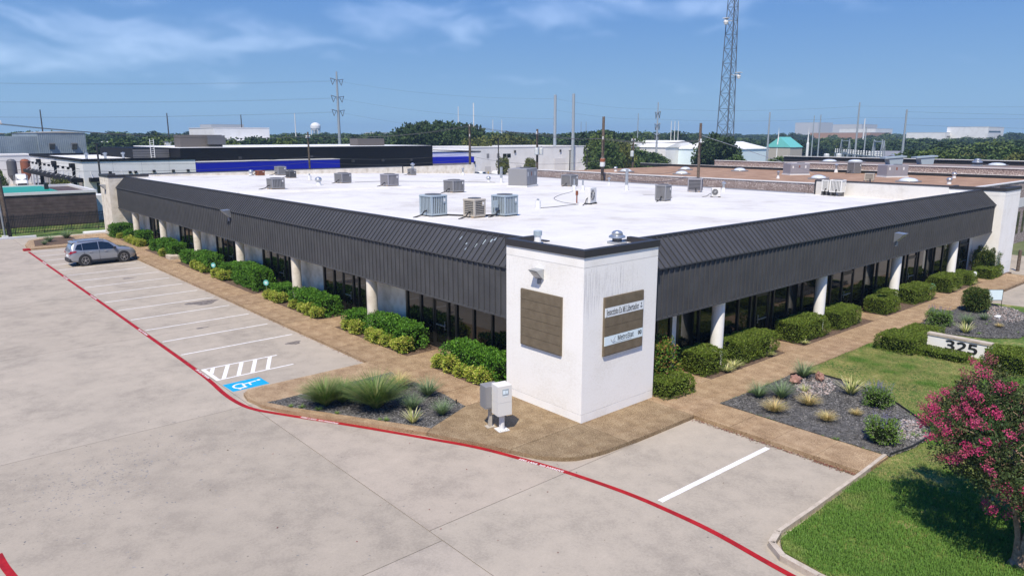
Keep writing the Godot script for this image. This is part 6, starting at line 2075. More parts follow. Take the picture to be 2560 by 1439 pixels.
func left_blocks() -> void:
	# dark brick building behind the iron fence
	var o := thing("brick_building", "low dark brick building behind the iron fence", "building", Vector3(2.3, -0.3, -78.0))
	var b := B.new()
	b.box(-32, 0, -14, 0, 3.4, 0)
	put("wall", b, T.brick, o)
	for i in 9:
		b = B.new()
		b.box(-32, 0.35 + i * 0.36, 0.0, 0.006, 0.367 + i * 0.36, 0.004)
		put("mortar_course", b, T.mortar, o)
	b = B.new()
	b.box(-32.1, 3.4, -0.35, 0.1, 3.68, 0.1)
	b.box(-0.25, 3.4, -14.1, 0.1, 3.68, -0.35)
	b.box(-32.1, 3.4, -14.1, -0.25, 3.68, -13.8)
	put("coping", b, T.coping, o)
	b = B.new()
	b.box(-32, 3.41, -13.8, -3.2, 3.55, -3.0)
	put("green_roof", b, T.green_metal, o)
	b = B.new()
	b.box(-3.9, 3.4, -7.0, -3.5, 4.3, -6.6)
	put("vent_box", b, T.black, o)
	# white building with black trim
	o = thing("white_shop_building", "white building with black trim and canopies behind the brick building", "building", Vector3(7.4, -0.5, -110.0))
	b = B.new()
	b.box(0, 0, -47, 16.4, 6.1, 0)
	put("wall", b, T.white_wall, o)
	for i in 4:
		b = B.new()
		b.box(0.02 + i * 4.1, 0.05, 0.0, 0.02 + (i + 1) * 4.1 - 0.05, 6.05, 0.05)
		put("wall_panel", b, T.white_wall, o)
	b = B.new()
	b.box(-0.15, 6.1, -47.1, 16.5, 6.5, -46.8)
	b.box(-0.15, 6.1, -0.3, 16.5, 6.5, 0.15)
	b.box(-0.15, 6.1, -46.8, 0.15, 6.5, -0.3)
	put("parapet_cap", b, T.black_metal, o)
	b = B.new()
	b.box(0.6, 3.1, 0.05, 5.6, 3.7, 1.5)
	var can := put("canopy", b, T.black_metal, o)
	for x in [0.9, 5.2]:
		b = B.new()
		b.bar(Vector3(x, 3.6, 1.4), Vector3(x, 4.6, 0.05), 0.06)
		put("tie_rod", b, T.grey_wall, can)
	b = B.new()
	b.box(1.6, 0.3, 0.05, 5.0, 2.9, 0.09)
	put("window_pane", b, T.glass, o)
	b = B.new()
	b.box(-1.6, 3.0, -46, -0.02, 3.6, -0.5)
	put("canopy", b, T.black_metal, o)
	for i in 11:
		b = B.new()
		b.box(-0.05, 0.3, -3.6 - i * 4.1, 0.0, 2.9, -1.4 - i * 4.1)
		put("window_pane", b, T.glass, o)
		b = B.new()
		b.bar(Vector3(-1.5, 3.6, -1.5 - i * 4.1), Vector3(0, 4.7, -1.5 - i * 4.1), 0.06)
		put("tie_rod", b, T.grey_wall, o)
		b = B.new()
		b.bar(Vector3(0, 4.9, -2.5 - i * 4.1), Vector3(-0.7, 5.1, -2.5 - i * 4.1), 0.06)
		b.box(-0.95, 4.75, -2.65 - i * 4.1, -0.6, 5.15, -2.35 - i * 4.1)
		put("sign_lamp", b, T.black_metal, o)
	for i in 3:
		b = B.new()
		b.box(-0.35, 0, -6.3 - i * 15.0, 0.0, 5.6, -5.8 - i * 15.0)
		b.box(-0.6, 5.0, -6.8 - i * 15.0, 0.0, 5.7, -5.3 - i * 15.0)
		put("downspout", b, T.black_metal, o)
	for q in [[7.0, 4.2], [9.7, 4.25], [12.6, 4.2], [14.9, 4.2], [6.2, 4.2], [3.4, 4.2]]:
		b = B.new()
		b.box(q[0], q[1], 0.05, q[0] + 0.35, q[1] + 0.35, 0.5)
		put("sign_lamp", b, T.black_metal, o)
	for i in 4:
		b = B.new()
		b.lathe(Vector3(3.0 + i * 3.0, 6.1, -12 - i), [[0.2, 0.0], [0.2, 0.7], [0.35, 0.75], [0.35, 1.0], [0.0, 1.1]], 10)
		put("roof_vent", b, T.galv, o)
	b = B.new()
	b.box(2.2, -0.5, -84.2, 6.5, 2.5, -81.5)
	tag(put("screen_wall", b, T.white_wall), "low white screen wall between the brick building and the end tower", "wall")
	# black ribbed building with the blue band
	o = thing("black_metal_building", "long black ribbed building with a blue awning band", "building", Vector3(24.0, -0.7, -118.0))
	b = B.new()
	b.box(0, 0, -30, 53, 8.05, -0.1)
	b.box(-6.0, 0, -30, 0.0, 8.0, -6.0)
	put("wall", b, T.black_metal, o)
	for i in 18:
		b = B.new()
		b.box(-0.02, 0.35 + i * 0.43, -0.1, 53.02, 0.35 + i * 0.43 + 0.37, 0.02)
		put("siding_board", b, T.black_metal, o)
	for i in 16:
		b = B.new()
		b.box(-6.02, 1.0 + i * 0.43, -6.0, -0.1, 1.0 + i * 0.43 + 0.37, -5.9)
		put("siding_board", b, T.unit_dark, o)
	b = B.new()
	b.box(-0.1, 8.05, -29, 53.1, 8.2, -28.7)
	b.box(-0.1, 8.06, -28.7, 53.0, 8.1, -0.4)
	put("roof", b, T.white_wall, o)
	b = B.new()
	b.box(2.2, 4.0, 0.05, 29.2, 5.62, 2.2)
	var aw := put("blue_awning", b, T.royal_blue, o)
	b = B.new()
	b.box(2.15, 5.62, 0.05, 29.25, 5.75, 2.25)
	put("awning_cap", b, T.coping, aw)
	for x in [10.0, 24.0, 33.0, 40.0, 47.0]:
		b = B.new()
		b.box(x, 6.0 if x < 30 else 4.9, 0.02, x + 0.5, 6.4 if x < 30 else 5.4, 0.4)
		put("wall_lamp", b, T.trim, o)
	b = B.new()
	b.box(2.0, 8.1, -9.5, 9.5, 10.3, -6.0)
	put("rooftop_housing", b, T.roof_brown, o)
	b = B.new()
	b.hex([Vector3(6.6, 8.6, -5.0), Vector3(9.8, 8.6, -5.0), Vector3(9.8, 8.6, -6.0), Vector3(6.6, 8.6, -6.0), Vector3(6.6, 10.2, -5.4), Vector3(9.8, 10.2, -5.4), Vector3(9.8, 10.2, -6.0), Vector3(6.6, 10.2, -6.0)])
	put("intake_hood", b, T.unit_dark, o)
	b = B.new()
	b.box(38.0, 8.1, -9.5, 44.5, 9.6, -6.0)
	put("rooftop_unit", b, T.roof_brown, o)
	b = B.new()
	for s in [0.0, 0.6]:
		b.box(-3.2 + s, 5.2, -5.9, -3.12 + s, 9.6, -5.8)
	for i in 12: b.box(-3.2, 5.4 + i * 0.35, -5.9, -2.52, 5.45 + i * 0.35, -5.82)
	put("roof_ladder", b, T.white_metal, o)
	# white end with the second blue band
	o = thing("white_annex", "white annex with a short blue awning beside the black building", "building", Vector3(77.0, -0.7, -123.5))
	b = B.new()
	b.box(0, 0, -20, 18, 6.4, 0)
	put("wall", b, T.white_wall, o)
	b = B.new()
	b.box(-0.1, 6.4, -0.3, 18.1, 6.6, 0.1)
	b.box(17.8, 6.4, -20, 18.1, 6.6, -0.3)
	put("parapet_cap", b, T.black_metal, o)
	b = B.new()
	b.box(0.3, 4.0, 0.02, 14.0, 5.4, 2.6)
	put("blue_awning", b, T.royal_blue, o)
	for x in [1.5, 5.0, 8.6, 11.8]:
		b = B.new()
		b.box(x, 0, 0.0, x + 1.9, 2.8, 0.05)
		put("window_pane", b, T.glass, o)
	b = B.new()
	b.box(15.8, 3.6, 0.0, 16.2, 4.2, 0.3)
	put("wall_lamp", b, T.trim, o)
	# two-storey white warehouse
	var wn := []
	for x in [95.6, 97.0, 106.0, 107.4]: wn.append([x, 4.0, 1.25, 1.0, T.glass])
	for x in [100.6, 104.0]: wn.append([x, 4.0, 0.8, 1.1, T.unit_grey])
	for x in [96.5, 100.0, 103.6, 110.5]: wn.append([x, -0.7, 1.9, 2.6, T.grey_wall])
	wn.append([124.5, -0.7, 4.2, 4.2, T.coping])
	o = block("white_warehouse", "two-storey white warehouse behind the white roof", 95.0, 138.4, -128.0, 24.0, 6.55, T.white_wall, {"windows": wn})
	for x in [2.6, 14.8, 31.5]:
		b = B.new()
		b.box(x, 6.0, 0.0, x + 0.5, 6.6, 0.25)
		put("wall_lamp", b, T.trim, o)
	for x in [5.1, 8.7, 12.3, 17.0]:
		b = B.new()
		b.cyl(Vector3(x, 0, 1.2), Vector3(x, 1.5, 1.2), 0.12, 0.12, 8)
		tag(put("yellow_bollard", b, std(lin(0.55, 0.38, 0.03), 0.6)), "yellow guard post before a white warehouse door", "bollard", "yellow guard posts before the white warehouse").position = Vector3(95.0, -0.78, -128.0)
	# grey corrugated warehouse with ribs and hoods
	o = thing("grey_metal_warehouse", "tall grey corrugated warehouse with two hooded vents", "building", Vector3(13.9, -0.78, -190.0))
	b = B.new()
	b.box(0, 0, -40, 10.1, 11.0, 0)
	put("wall", b, T.corrugated, o)
	b = B.new()
	b.box(-24, 0, -40, 0.0, 10.2, -0.6)
	put("lower_wing", b, T.corrugated, o)
	b = B.new()
	for i in 25: b.box(0.1 + i * 0.4, 0, 0, 0.25 + i * 0.4, 10.95, 0.08)
	for i in 60: b.box(-23.9 + i * 0.4, 0, -0.6, -23.75 + i * 0.4, 10.15, -0.52)
	put("ribs", b, T.corrugated, o).set_meta("kind", "stuff")
	b = B.new()
	b.hex([Vector3(-0.2, 11.0, 0.2), Vector3(10.3, 11.0, 0.2), Vector3(10.3, 11.0, -40), Vector3(-0.2, 11.0, -40), Vector3(5.0, 11.35, 0.2), Vector3(5.2, 11.35, 0.2), Vector3(5.2, 11.35, -40), Vector3(5.0, 11.35, -40)])
	put("roof", b, T.unit_beige, o)
	for x in [2.2, 6.9]:
		b = B.new()
		b.hex([Vector3(x, 7.0, 0.1), Vector3(x + 1.1, 7.0, 0.1), Vector3(x + 1.1, 7.0, 0), Vector3(x, 7.0, 0), Vector3(x, 8.4, 1.3), Vector3(x + 1.1, 8.4, 1.3), Vector3(x + 1.1, 8.6, 0), Vector3(x, 8.6, 0)])
		put("vent_hood", b, T.unit_dark, o)
	o = block("white_loading_dock", "low white flat-roofed building with two dark silos beside it", -6.0, 10.5, -172.0, 14.0, 5.3, T.white_wall)
	for q in [[5.6, "dark brown hopper silo nearest the pole"], [8.0, "red-brown hopper silo beside the first one"]]:
		var s := thing("silo", q[1], "silo", Vector3(q[0], -0.78, -169.0))
		b = B.new()
		b.lathe(Vector3.ZERO, [[0.3, 1.0], [0.9, 2.2], [0.9, 5.0], [0.55, 5.4], [0.0, 5.5]], 14)
		put("tank", b, T.rust if q[0] > 6.0 else T.unit_dark, s)
		for a in 4:
			b = B.new()
			b.bar(Vector3(cos(a * PI / 2) * 0.8, 0, sin(a * PI / 2) * 0.8), Vector3(cos(a * PI / 2) * 0.8, 2.6, sin(a * PI / 2) * 0.8), 0.1)
			put("leg", b, T.steel_pole, s)
	block("tan_warehouse", "tan gabled warehouse peeking over the grey corrugated one", -20.0, 14.0, -245.0, 30.0, 10.2, T.tan_wall, {"gable": 2.2, "trim": T.tan_wall})

func other_blocks() -> void:
	block("white_box_warehouse", "tall white box warehouse on the skyline behind the black building", 72.7, 92.0, -240.0, 26.0, 12.2, T.white_wall)
	block("long_white_shed", "long low white shed in front of the tall box warehouse", 54.5, 121.0, -232.0, 8.0, 7.6, T.white_wall, {"trim": T.unit_grey})
	block("small_white_house", "white house with blue awnings before the far trees", 50.0, 68.0, -322.0, 14.0, 5.2, T.white_wall, {"gable": 2.2, "trim": T.coping, "windows": [[53.0, 2.0, 3.0, 1.4, T.royal_blue], [57.5, 2.0, 3.0, 1.4, T.royal_blue], [62.0, 2.0, 3.0, 1.4, T.royal_blue]]})
	block("grey_roofed_store", "low grey-roofed store behind the white warehouse", 140.0, 205.0, -172.0, 16.0, 5.8, T.white_wall, {"trim": T.unit_grey})
	block("white_gable_shed", "white gabled shed among the trees past the wooden pole", 172.0, 184.0, -142.0, 24.0, 6.0, T.white_wall, {"gable": 1.6, "trim": T.white_wall, "windows": [[174.5, 1.0, 1.2, 0.9, T.glass], [180.0, 1.0, 1.2, 0.9, T.glass]]})
	block("white_gable_shed", "broad white gabled shed beside the guy pole", 178.0, 196.0, -131.0, 18.0, 5.9, T.white_wall, {"gable": 2.2, "trim": T.white_wall, "windows": [[186.0, 1.0, 1.0, 0.8, T.glass]]})
	block("white_hip_shed", "white hip-roofed shed behind the lattice tower", 185.0, 212.0, -114.0, 18.0, 5.4, T.sign_ice, {"hip": 2.3, "trim": T.white_wall})
	block("church", "pale church with a teal roof beyond the substation", 298.0, 309.0, -152.0, 12.0, 4.6, T.unit_beige, {"hip": 4.6, "trim": T.teal_roof})
	for q in [[298.5, -158.5, "white church spire at the near end of the teal roof"], [302.0, -146.0, "white church spire at the far end of the teal roof"]]:
		var b := B.new()
		b.lathe(Vector3.ZERO, [[0.6, 0.0], [0.6, 7.0], [0.4, 7.6], [0.0, 14.6]], 8)
		var o := tag(put("church_spire", b, T.white_wall), q[2], "spire")
		o.position = Vector3(q[0], -0.78, q[1])
	block("terracotta_store", "wide terracotta retail building on the skyline", 712.0, 760.0, -292.0, 60.0, 13.2, T.terracotta)
	block("white_retail_hall", "white hall rising behind the terracotta building", 815.0, 860.0, -330.0, 40.0, 18.0, T.white_wall)
	block("white_office_complex", "long white office complex on the skyline above the trees", 648.0, 690.0, -205.0, 30.0, 12.6, T.white_wall, {"windows": [[652.0, 8.6, 34.0, 1.4, T.glass]]})
	block("white_office_complex", "taller white office wing at the end of the skyline", 660.0, 700.0, -178.0, 30.0, 17.0, T.white_wall, {"windows": [[662.0, 12.6, 30.0, 1.4, T.glass]]})
	block("small_grey_house", "small grey-roofed house below the far trees", 228.0, 238.0, -80.0, 8.0, 3.0, T.grey_wall, {"gable": 1.8, "trim": T.unit_grey})
	block("white_barn", "small white building among trees behind the black building", 205.0, 222.0, -430.0, 12.0, 7.0, T.white_wall, {"gable": 2.0, "trim": T.coping})
	block("red_roofed_store", "white store with a red gable on the far side of the trees", 300.0, 330.0, -300.0, 14.0, 5.6, T.white_wall, {"gable": 2.5, "trim": T.tail})
	for q in [[430.0, 470.0, -720.0, 14.0, "pale hazy building on the skyline near the water tower"], [300.0, 340.0, -900.0, 24.0, "white hazy building on the skyline above the black building"], [1010.0, 1060.0, -430.0, 26.0, "blue-grey hazy tower block far beyond the terracotta building"], [1150.0, 1200.0, -560.0, 32.0, "distant hazy slab block on the skyline"]]:
		block("distant_block", q[4], q[0], q[1], q[2], 40.0, q[3], T.grey_wall)
	# water tower
	var o := thing("water_tower", "white domed water tower on the skyline", "water tower", Vector3(405.4, -0.78, -837.4))
	var b := B.new()
	b.lathe(Vector3.ZERO, [[0.0, 17.0], [5.4, 18.0], [6.3, 20.5], [6.2, 23.5], [4.6, 26.0], [2.2, 27.2], [0.0, 27.5]], 22)
	put("tank", b, T.white_wall, o)
	for i in 8:
		b = B.new()
		var a := TAU * i / 8
		b.bar(Vector3(cos(a) * 6, 0, sin(a) * 6), Vector3(cos(a) * 5.6, 19, sin(a) * 5.6), 0.7)
		put("leg", b, T.white_wall, o)
	b = B.new()
	b.cyl(Vector3.ZERO, Vector3(0, 18, 0), 1.0, 1.0, 10)
	put("riser", b, T.white_wall, o)
	# heap of rubble by the lot beyond
	b = B.new()
	b.blob(Vector3(128, -0.9, -92), Vector3(7, 1.6, 3.5), 14, noise(1.3, 4, FastNoiseLite.TYPE_SIMPLEX, 3), 0.7)
	tag(put("rubble_heap", b, T.pebble_wall), "grey rubble heap behind the brown gravel roof", "rubble")
	b = B.new()
	b.box(60, -0.77, -135, 175, -0.70, -82)
	structure(put("far_lot", b, T.kerb_concrete))
	b = B.new()
	b.box(-20, -0.77, -182, 30, -0.70, -125)
	structure(put("far_lot", b, T.kerb_concrete))

func wire(b: B, a: Vector3, c: Vector3, sag: float, r := 0.022) -> void:
	var p := []
	var k := 10
	for i in k + 1:
		var f := float(i) / k
		var q := a.lerp(c, f)
		q.y -= sag * 4.0 * f * (1.0 - f)
		p.append(q)
	b.tube(p, r, 4)

func line_of_wires(label: String, spans: Array, r := 0.022) -> void:
	var k := 0
	for s in spans:
		var b := B.new()
		wire(b, s[0], s[1], s[2], r)
		tag(put("power_line", b, T.wire), label, "power line", "overhead wires: " + label)
		k += 1

func steel_pole(x: float, z: float, h: float, r0: float, r1: float, arms: Array, turn: float, label: String, m: Material = null) -> Node3D:
	var o := thing("transmission_pole", label, "power pole", Vector3(x, -0.78, z), turn)
	var b := B.new()
	b.cyl(Vector3.ZERO, Vector3(0, h + 0.78, 0), r0 * 0.8, r1 * 0.75, 12)
	put("shaft", b, m if m else T.steel_pole, o)
	for y in arms:
		b = B.new()
		for s in [-1, 1]: b.bar(Vector3(0, y, 0), Vector3(s * 3.2, y + 0.5, 0), 0.22)
		var arm := put("cross_arm", b, m if m else T.steel_pole, o)
		b = B.new()
		for s in [-1, 1]:
			b.cyl(Vector3(s * 3.1, y + 0.4, 0), Vector3(s * 2.2, y - 1.5, 0), 0.09, 0.09, 6)
			b.cyl(Vector3(s * 1.0, y + 0.1, 0), Vector3(s * 2.2, y - 1.5, 0), 0.09, 0.09, 6)
		put("insulator", b, T.unit_dark, arm)
	return o

func wood_pole(x: float, z: float, h: float, r: float, arms: Array, turn: float, label: String, cans := 0, can_y := 0.0, base := -0.78) -> Node3D:
	var o := thing("utility_pole", label, "power pole", Vector3(x, base, z), turn)
	var b := B.new()
	b.cyl(Vector3.ZERO, Vector3(0, h - base, 0), r, r * 0.75, 12)
	put("shaft", b, T.wood_pole, o)
	for y in arms:
		b = B.new()
		b.box(-1.15, y - base, -0.06, 1.15, y - base + 0.12, 0.06)
		var arm := put("cross_arm", b, T.coping, o)
		for s in [-1.05, -0.6, 0.6, 1.05]:
			b = B.new()
			b.lathe(Vector3(s, y - base + 0.12, 0), [[0.03, 0.0], [0.07, 0.05], [0.05, 0.1], [0.07, 0.15], [0.02, 0.24]], 8)
			put("insulator", b, T.porcelain, arm)
	for i in cans:
		b = B.new()
		var s := [-1.0, 1.0, 0.0][i] as float
		var c := Vector3(s * (r + 0.36), can_y - base, 0.0 if i < 2 else r + 0.36)
		b.lathe(c, [[0.0, 0.0], [0.26, 0.02], [0.29, 0.1], [0.29, 0.85], [0.24, 0.95], [0.0, 1.0]], 14)
		var t := put("transformer", b, T.porcelain, o)
		b = B.new()
		b.lathe(c + Vector3(0.1, 0.95, 0), [[0.05, 0.0], [0.06, 0.1], [0.03, 0.24]], 8)
		b.lathe(c + Vector3(-0.1, 0.95, 0), [[0.05, 0.0], [0.06, 0.1], [0.03, 0.24]], 8)
		put("bushing", b, T.wire, t)
		if cans == 2:
			b = B.new()
			b.lathe(c, [[0.294, 0.55], [0.296, 0.88], [0.245, 0.955]], 14)
			put("rust_patch", b, T.rust, t)
	return o

func poles() -> void:
	steel_pole(100.9, -205.0, 29.9, 0.75, 0.35, [28.0, 22.6, 18.2], 0.4, "tall steel transmission pole with three pairs of arms", T.steel_pole)
	var o := steel_pole(127.1, -130.5, 20.5, 0.6, 0.5, [], 0.0, "thick steel pole nearest the white warehouse, first of two")
	steel_pole(130.9, -127.2, 20.8, 0.6, 0.5, [], 0.0, "thick steel pole beside the first, second of two")
	steel_pole(129.2, -169.4, 19.7, 0.3, 0.22, [], 0.0, "slender white steel pole behind the big trees", T.white_metal)
	steel_pole(164.9, -124.6, 19.5, 0.5, 0.2, [17.0, 13.5, 10.5], 0.9, "tapered steel pole with thin arms before the white sheds")
	for q in [[185.7, -99.5, 16.4, 0.42, "tapered steel pole just past the lattice tower"], [190.1, -75.4, 18.5, 0.4, "tapered leaning steel pole in the substation yard"], [167.5, -54.4, 15.5, 0.42, "tapered steel pole before the wooded end"], [181.5, -69.3, 11.8, 0.3, "short steel pole in the substation yard"], [241.9, -111.5, 17.0, 0.35, "dark steel pole behind the substation"], [309.2, -147.6, 18.7, 0.4, "steel pole beside the teal church roof"], [260.4, -190.4, 16.3, 0.3, "first of three slim white poles behind the sheds"], [261.6, -189.3, 16.3, 0.3, "second of three slim white poles behind the sheds"], [262.8, -188.2, 16.3, 0.3, "third of three slim white poles behind the sheds"], [224.8, -180.8, 18.7, 0.35, "steel pole standing behind the shed trees"], [281.6, -266.9, 17.4, 0.3, "slim far pole, first of a close pair"], [283.6, -265.0, 17.4, 0.3, "slim far pole, second of a close pair"], [242.9, -327.9, 26.4, 0.5, "tall pale pole on the skyline behind the big trees"], [257.9, -314.7, 19.0, 0.4, "pale pole on the skyline, first of two"], [261.8, -311.3, 19.0, 0.4, "pale pole on the skyline, second of two"], [171.6, -390.2, 22.5, 0.5, "pale tapered pole near the water tower"], [607.4, -253.2, 24.0, 1.0, "white cell mast on the skyline above the substation"]]:
		steel_pole(q[0], q[1], q[2], q[3], q[3] * 0.6, [], 0.0, q[4], T.white_metal if "white" in q[4] or "pale" in q[4] else T.steel_pole)
	for q in [[44.4, -379.4, 21.3, "dark wooden pole on the skyline above the grey warehouse"], [87.6, -341.6, 19.8, "dark wooden pole on the skyline above the black building"], [140.3, -390.5, 21.2, "dark wooden pole on the skyline behind the tall box warehouse"]]:
		steel_pole(q[0], q[1], q[2], 0.45, 0.3, [], 0.0, q[3], T.dark_bark)
	wood_pole(46.72, -41.0, 11.5, 0.2, [8.95], 0.7, "brown wooden pole with two rusty transformers behind the white roof", 2, 5.9, -0.6)
	wood_pole(46.72, -28.0, 10.6, 0.17, [8.7], 0.7, "bare brown wooden pole with a guy wire behind the white roof", 0, 0.0, -0.6)
	wood_pole(28.2, -77.3, 9.9, 0.16, [9.1], 0.9, "brown wooden pole rising before the blue awning")
	wood_pole(52.7, -73.4, 11.1, 0.22, [10.8, 9.3], 0.9, "dark wooden pole with two cross arms before the white warehouse")
	wood_pole(53.5, -59.2, 10.3, 0.19, [9.6], 0.7, "dark wooden pole with grey transformers behind the package unit", 3, 6.8)
	wood_pole(79.5, -63.5, 9.0, 0.2, [8.6], 0.4, "wooden pole before the hedge of the far lot", 1, 6.0)
	wood_pole(-7.25, -69.6, 11.2, 0.2, [10.4], 0.1, "grey wooden pole by the iron fence", 0, 0.0, -0.3).rotation.z = 0.045
	for q in [[75.8, -94.0, 9.0, "slim dark lamp pole before the white warehouse doors"], [86.3, -84.8, 6.7, "slim dark pole before the blank warehouse wall"], [88.8, -82.6, 6.7, "slim dark pole near the warehouse corner"], [4.4, -85.0, 8.5, "slim black lamp pole beside the far end tower"]]:
		var p := thing("lamp_pole", q[3], "lamp post", Vector3(q[0], -0.7, q[1]))
		var b := B.new()
		b.cyl(Vector3.ZERO, Vector3(0, q[2] + 0.7, 0), 0.13, 0.1, 8)
		put("shaft", b, T.trim, p)
		b = B.new()
		b.cyl(Vector3.ZERO, Vector3(0, 0.8, 0), 0.3, 0.28, 12)
		put("concrete_base", b, T.unit_grey, p)
		b = B.new()
		b.box(-0.3, q[2] + 0.62, -0.12, 0.3, q[2] + 0.72, 0.12)
		put("lamp_head", b, T.trim, p)
	var sp0 := thing("light_standard", "galvanised light standard beside the grey wooden pole", "lamp post", Vector3(-7.75, -0.3, -68.6))
	var sb := B.new()
	sb.cyl(Vector3.ZERO, Vector3(-0.25, 8.5, 0), 0.09, 0.06, 10)
	put("shaft", sb, T.galv, sp0)
	sb = B.new()
	sb.box(-0.25, 0, -0.25, 0.25, 0.25, 0.25)
	put("footing", sb, T.white_wall, sp0)
	b_guy()
	# wires
	var top := func(x: float, y: float, z: float) -> Vector3: return Vector3(x, y, z)
	var sp := []
	for y in [27.0, 21.6, 17.2]:
		for s in [-2.0, 2.0]:
			sp.append([Vector3(100.9 + s, y, -205.0), Vector3(-130.0 + s, y + 4.0, -330.0), 4.0])
	line_of_wires("high wires running from the tall steel pole over the grey warehouse", sp, 0.016)
	sp = []
	for y in [27.0, 21.6, 17.2]: sp.append([Vector3(100.9, y, -205.0), Vector3(127.1, y - 7.5, -130.5), 1.5])
	line_of_wires("high wires between the tall steel pole and the thick pair", sp, 0.016)
	sp = []
	for y in [19.5, 16.5]:
		sp.append([Vector3(127.1, y, -130.5), Vector3(164.9, y - 2.0, -124.6), 0.8])
		sp.append([Vector3(164.9, y - 2.0, -124.6), Vector3(190.1, y - 2.0, -75.4), 0.8])
		sp.append([Vector3(190.1, y - 2.0, -75.4), Vector3(260.0, y + 1.0, 60.0), 2.0])
		sp.append([Vector3(167.5, y - 4.5, -54.4), Vector3(230.0, y - 3.0, 60.0), 2.0])
	line_of_wires("high wires over the substation", sp, 0.016)
	sp = []
	for s in [-1.0, 0.0, 1.0]:
		sp.append([Vector3(-7.3 + s * 0.2, 10.5, -69.6 + s), Vector3(28.2, 9.3, -77.3 + s), 0.7])
		sp.append([Vector3(28.2, 9.3, -77.3 + s), Vector3(52.7, 10.9, -73.4 + s), 0.7])
		sp.append([Vector3(52.7, 10.9, -73.4 + s), Vector3(53.5 + s, 9.8, -59.2), 0.3])
		sp.append([Vector3(53.5 + s, 9.8, -59.2), Vector3(46.72 + s, 9.1, -41.0), 0.4])
		sp.append([Vector3(46.72 + s, 9.1, -41.0), Vector3(46.72 + s, 8.9, -28.0), 0.4])
		sp.append([Vector3(-7.3 + s * 0.2, 10.5, -69.6 + s), Vector3(-60.0, 10.5, -58.0 + s), 0.7])
	sp.append([Vector3(-7.3, 7.0, -69.6), Vector3(28.2, 6.6, -77.3), 0.6])
	sp.append([Vector3(28.2, 6.6, -77.3), Vector3(52.7, 6.8, -73.4), 0.6])
	sp.append([Vector3(-7.3, 6.2, -69.6), Vector3(28.2, 5.9, -77.3), 0.6])
	sp.append([Vector3(28.2, 5.9, -77.3), Vector3(52.7, 6.0, -73.4), 0.6])
	sp.append([Vector3(52.7, 6.4, -73.4), Vector3(46.72, 6.6, -41.0), 0.8])
	sp.append([Vector3(46.72, 6.2, -41.0), Vector3(46.72, 6.4, -28.0), 1.0])
	line_of_wires("street wires strung along the wooden poles", sp, 0.016)
	lattice()
	substation()

func b_guy() -> void:
	var b := B.new()
	b.cyl(Vector3(46.8, 9.4, -27.9), Vector3(56.5, 5.2, -19.0), 0.025, 0.025, 5)
	tag(put("guy_wire", b, T.galv), "pale guy wire slanting from the bare wooden pole", "guy wire")

func lattice() -> void:
	var o := thing("lattice_mast", "tall grey lattice mast with drum antennas", "mast", Vector3(162.7, -0.78, -99.3), 0.0)
	var h := 64.0
	var leg := func(i: int, y: float) -> Vector3:
		var r := lerpf(2.95, 1.0, y / h)
		return Vector3(cos(TAU * i / 3.0 + 0.35) * r, y, sin(TAU * i / 3.0 + 0.35) * r)
	for i in 3:
		var b := B.new()
		b.cyl(leg.call(i, 0.0), leg.call(i, h), 0.15, 0.1, 8)
		put("leg", b, T.mast, o)
	var y := 0.0
	while y < h - 1.0:
		var d := lerpf(4.6, 2.8, y / h)
		for i in 3:
			var b := B.new()
			b.bar(leg.call(i, y), leg.call((i + 1) % 3, y + d), 0.09)
			b.bar(leg.call((i + 1) % 3, y), leg.call(i, y + d), 0.1)
			put("diagonal_brace", b, T.mast, o)
			b = B.new()
			b.bar(leg.call(i, y + d), leg.call((i + 1) % 3, y + d), 0.08)
			put("ring_brace", b, T.mast, o)
		y += d
	var b := B.new()
	b.cyl(Vector3(0.3, 0, 0.3), Vector3(0.15, h, 0.15), 0.2, 0.15, 8)
	put("cable_run", b, T.unit_dark, o)
	for q in [[40.5, -1.7, 1.0], [26.5, 2.6, 0.85]]:
		b = B.new()
		b.lathe(Vector3(q[1] * 0.75, q[0] - 1.0, q[1] * 0.66), [[0.0, 0.0], [0.5 * q[2], 0.1], [0.65 * q[2], 0.7], [0.5 * q[2], 1.3], [0.0, 1.5]], 14)
		b.box(q[1] * 0.75 - 0.7, q[0] + 0.6, q[1] * 0.66 - 0.7, q[1] * 0.75 + 0.7, q[0] + 0.75, q[1] * 0.66 + 0.7)
		b.bar(Vector3(0, q[0], 0), Vector3(q[1] * 0.75, q[0], q[1] * 0.66), 0.12)
		put("drum_antenna", b, T.white_metal, o)

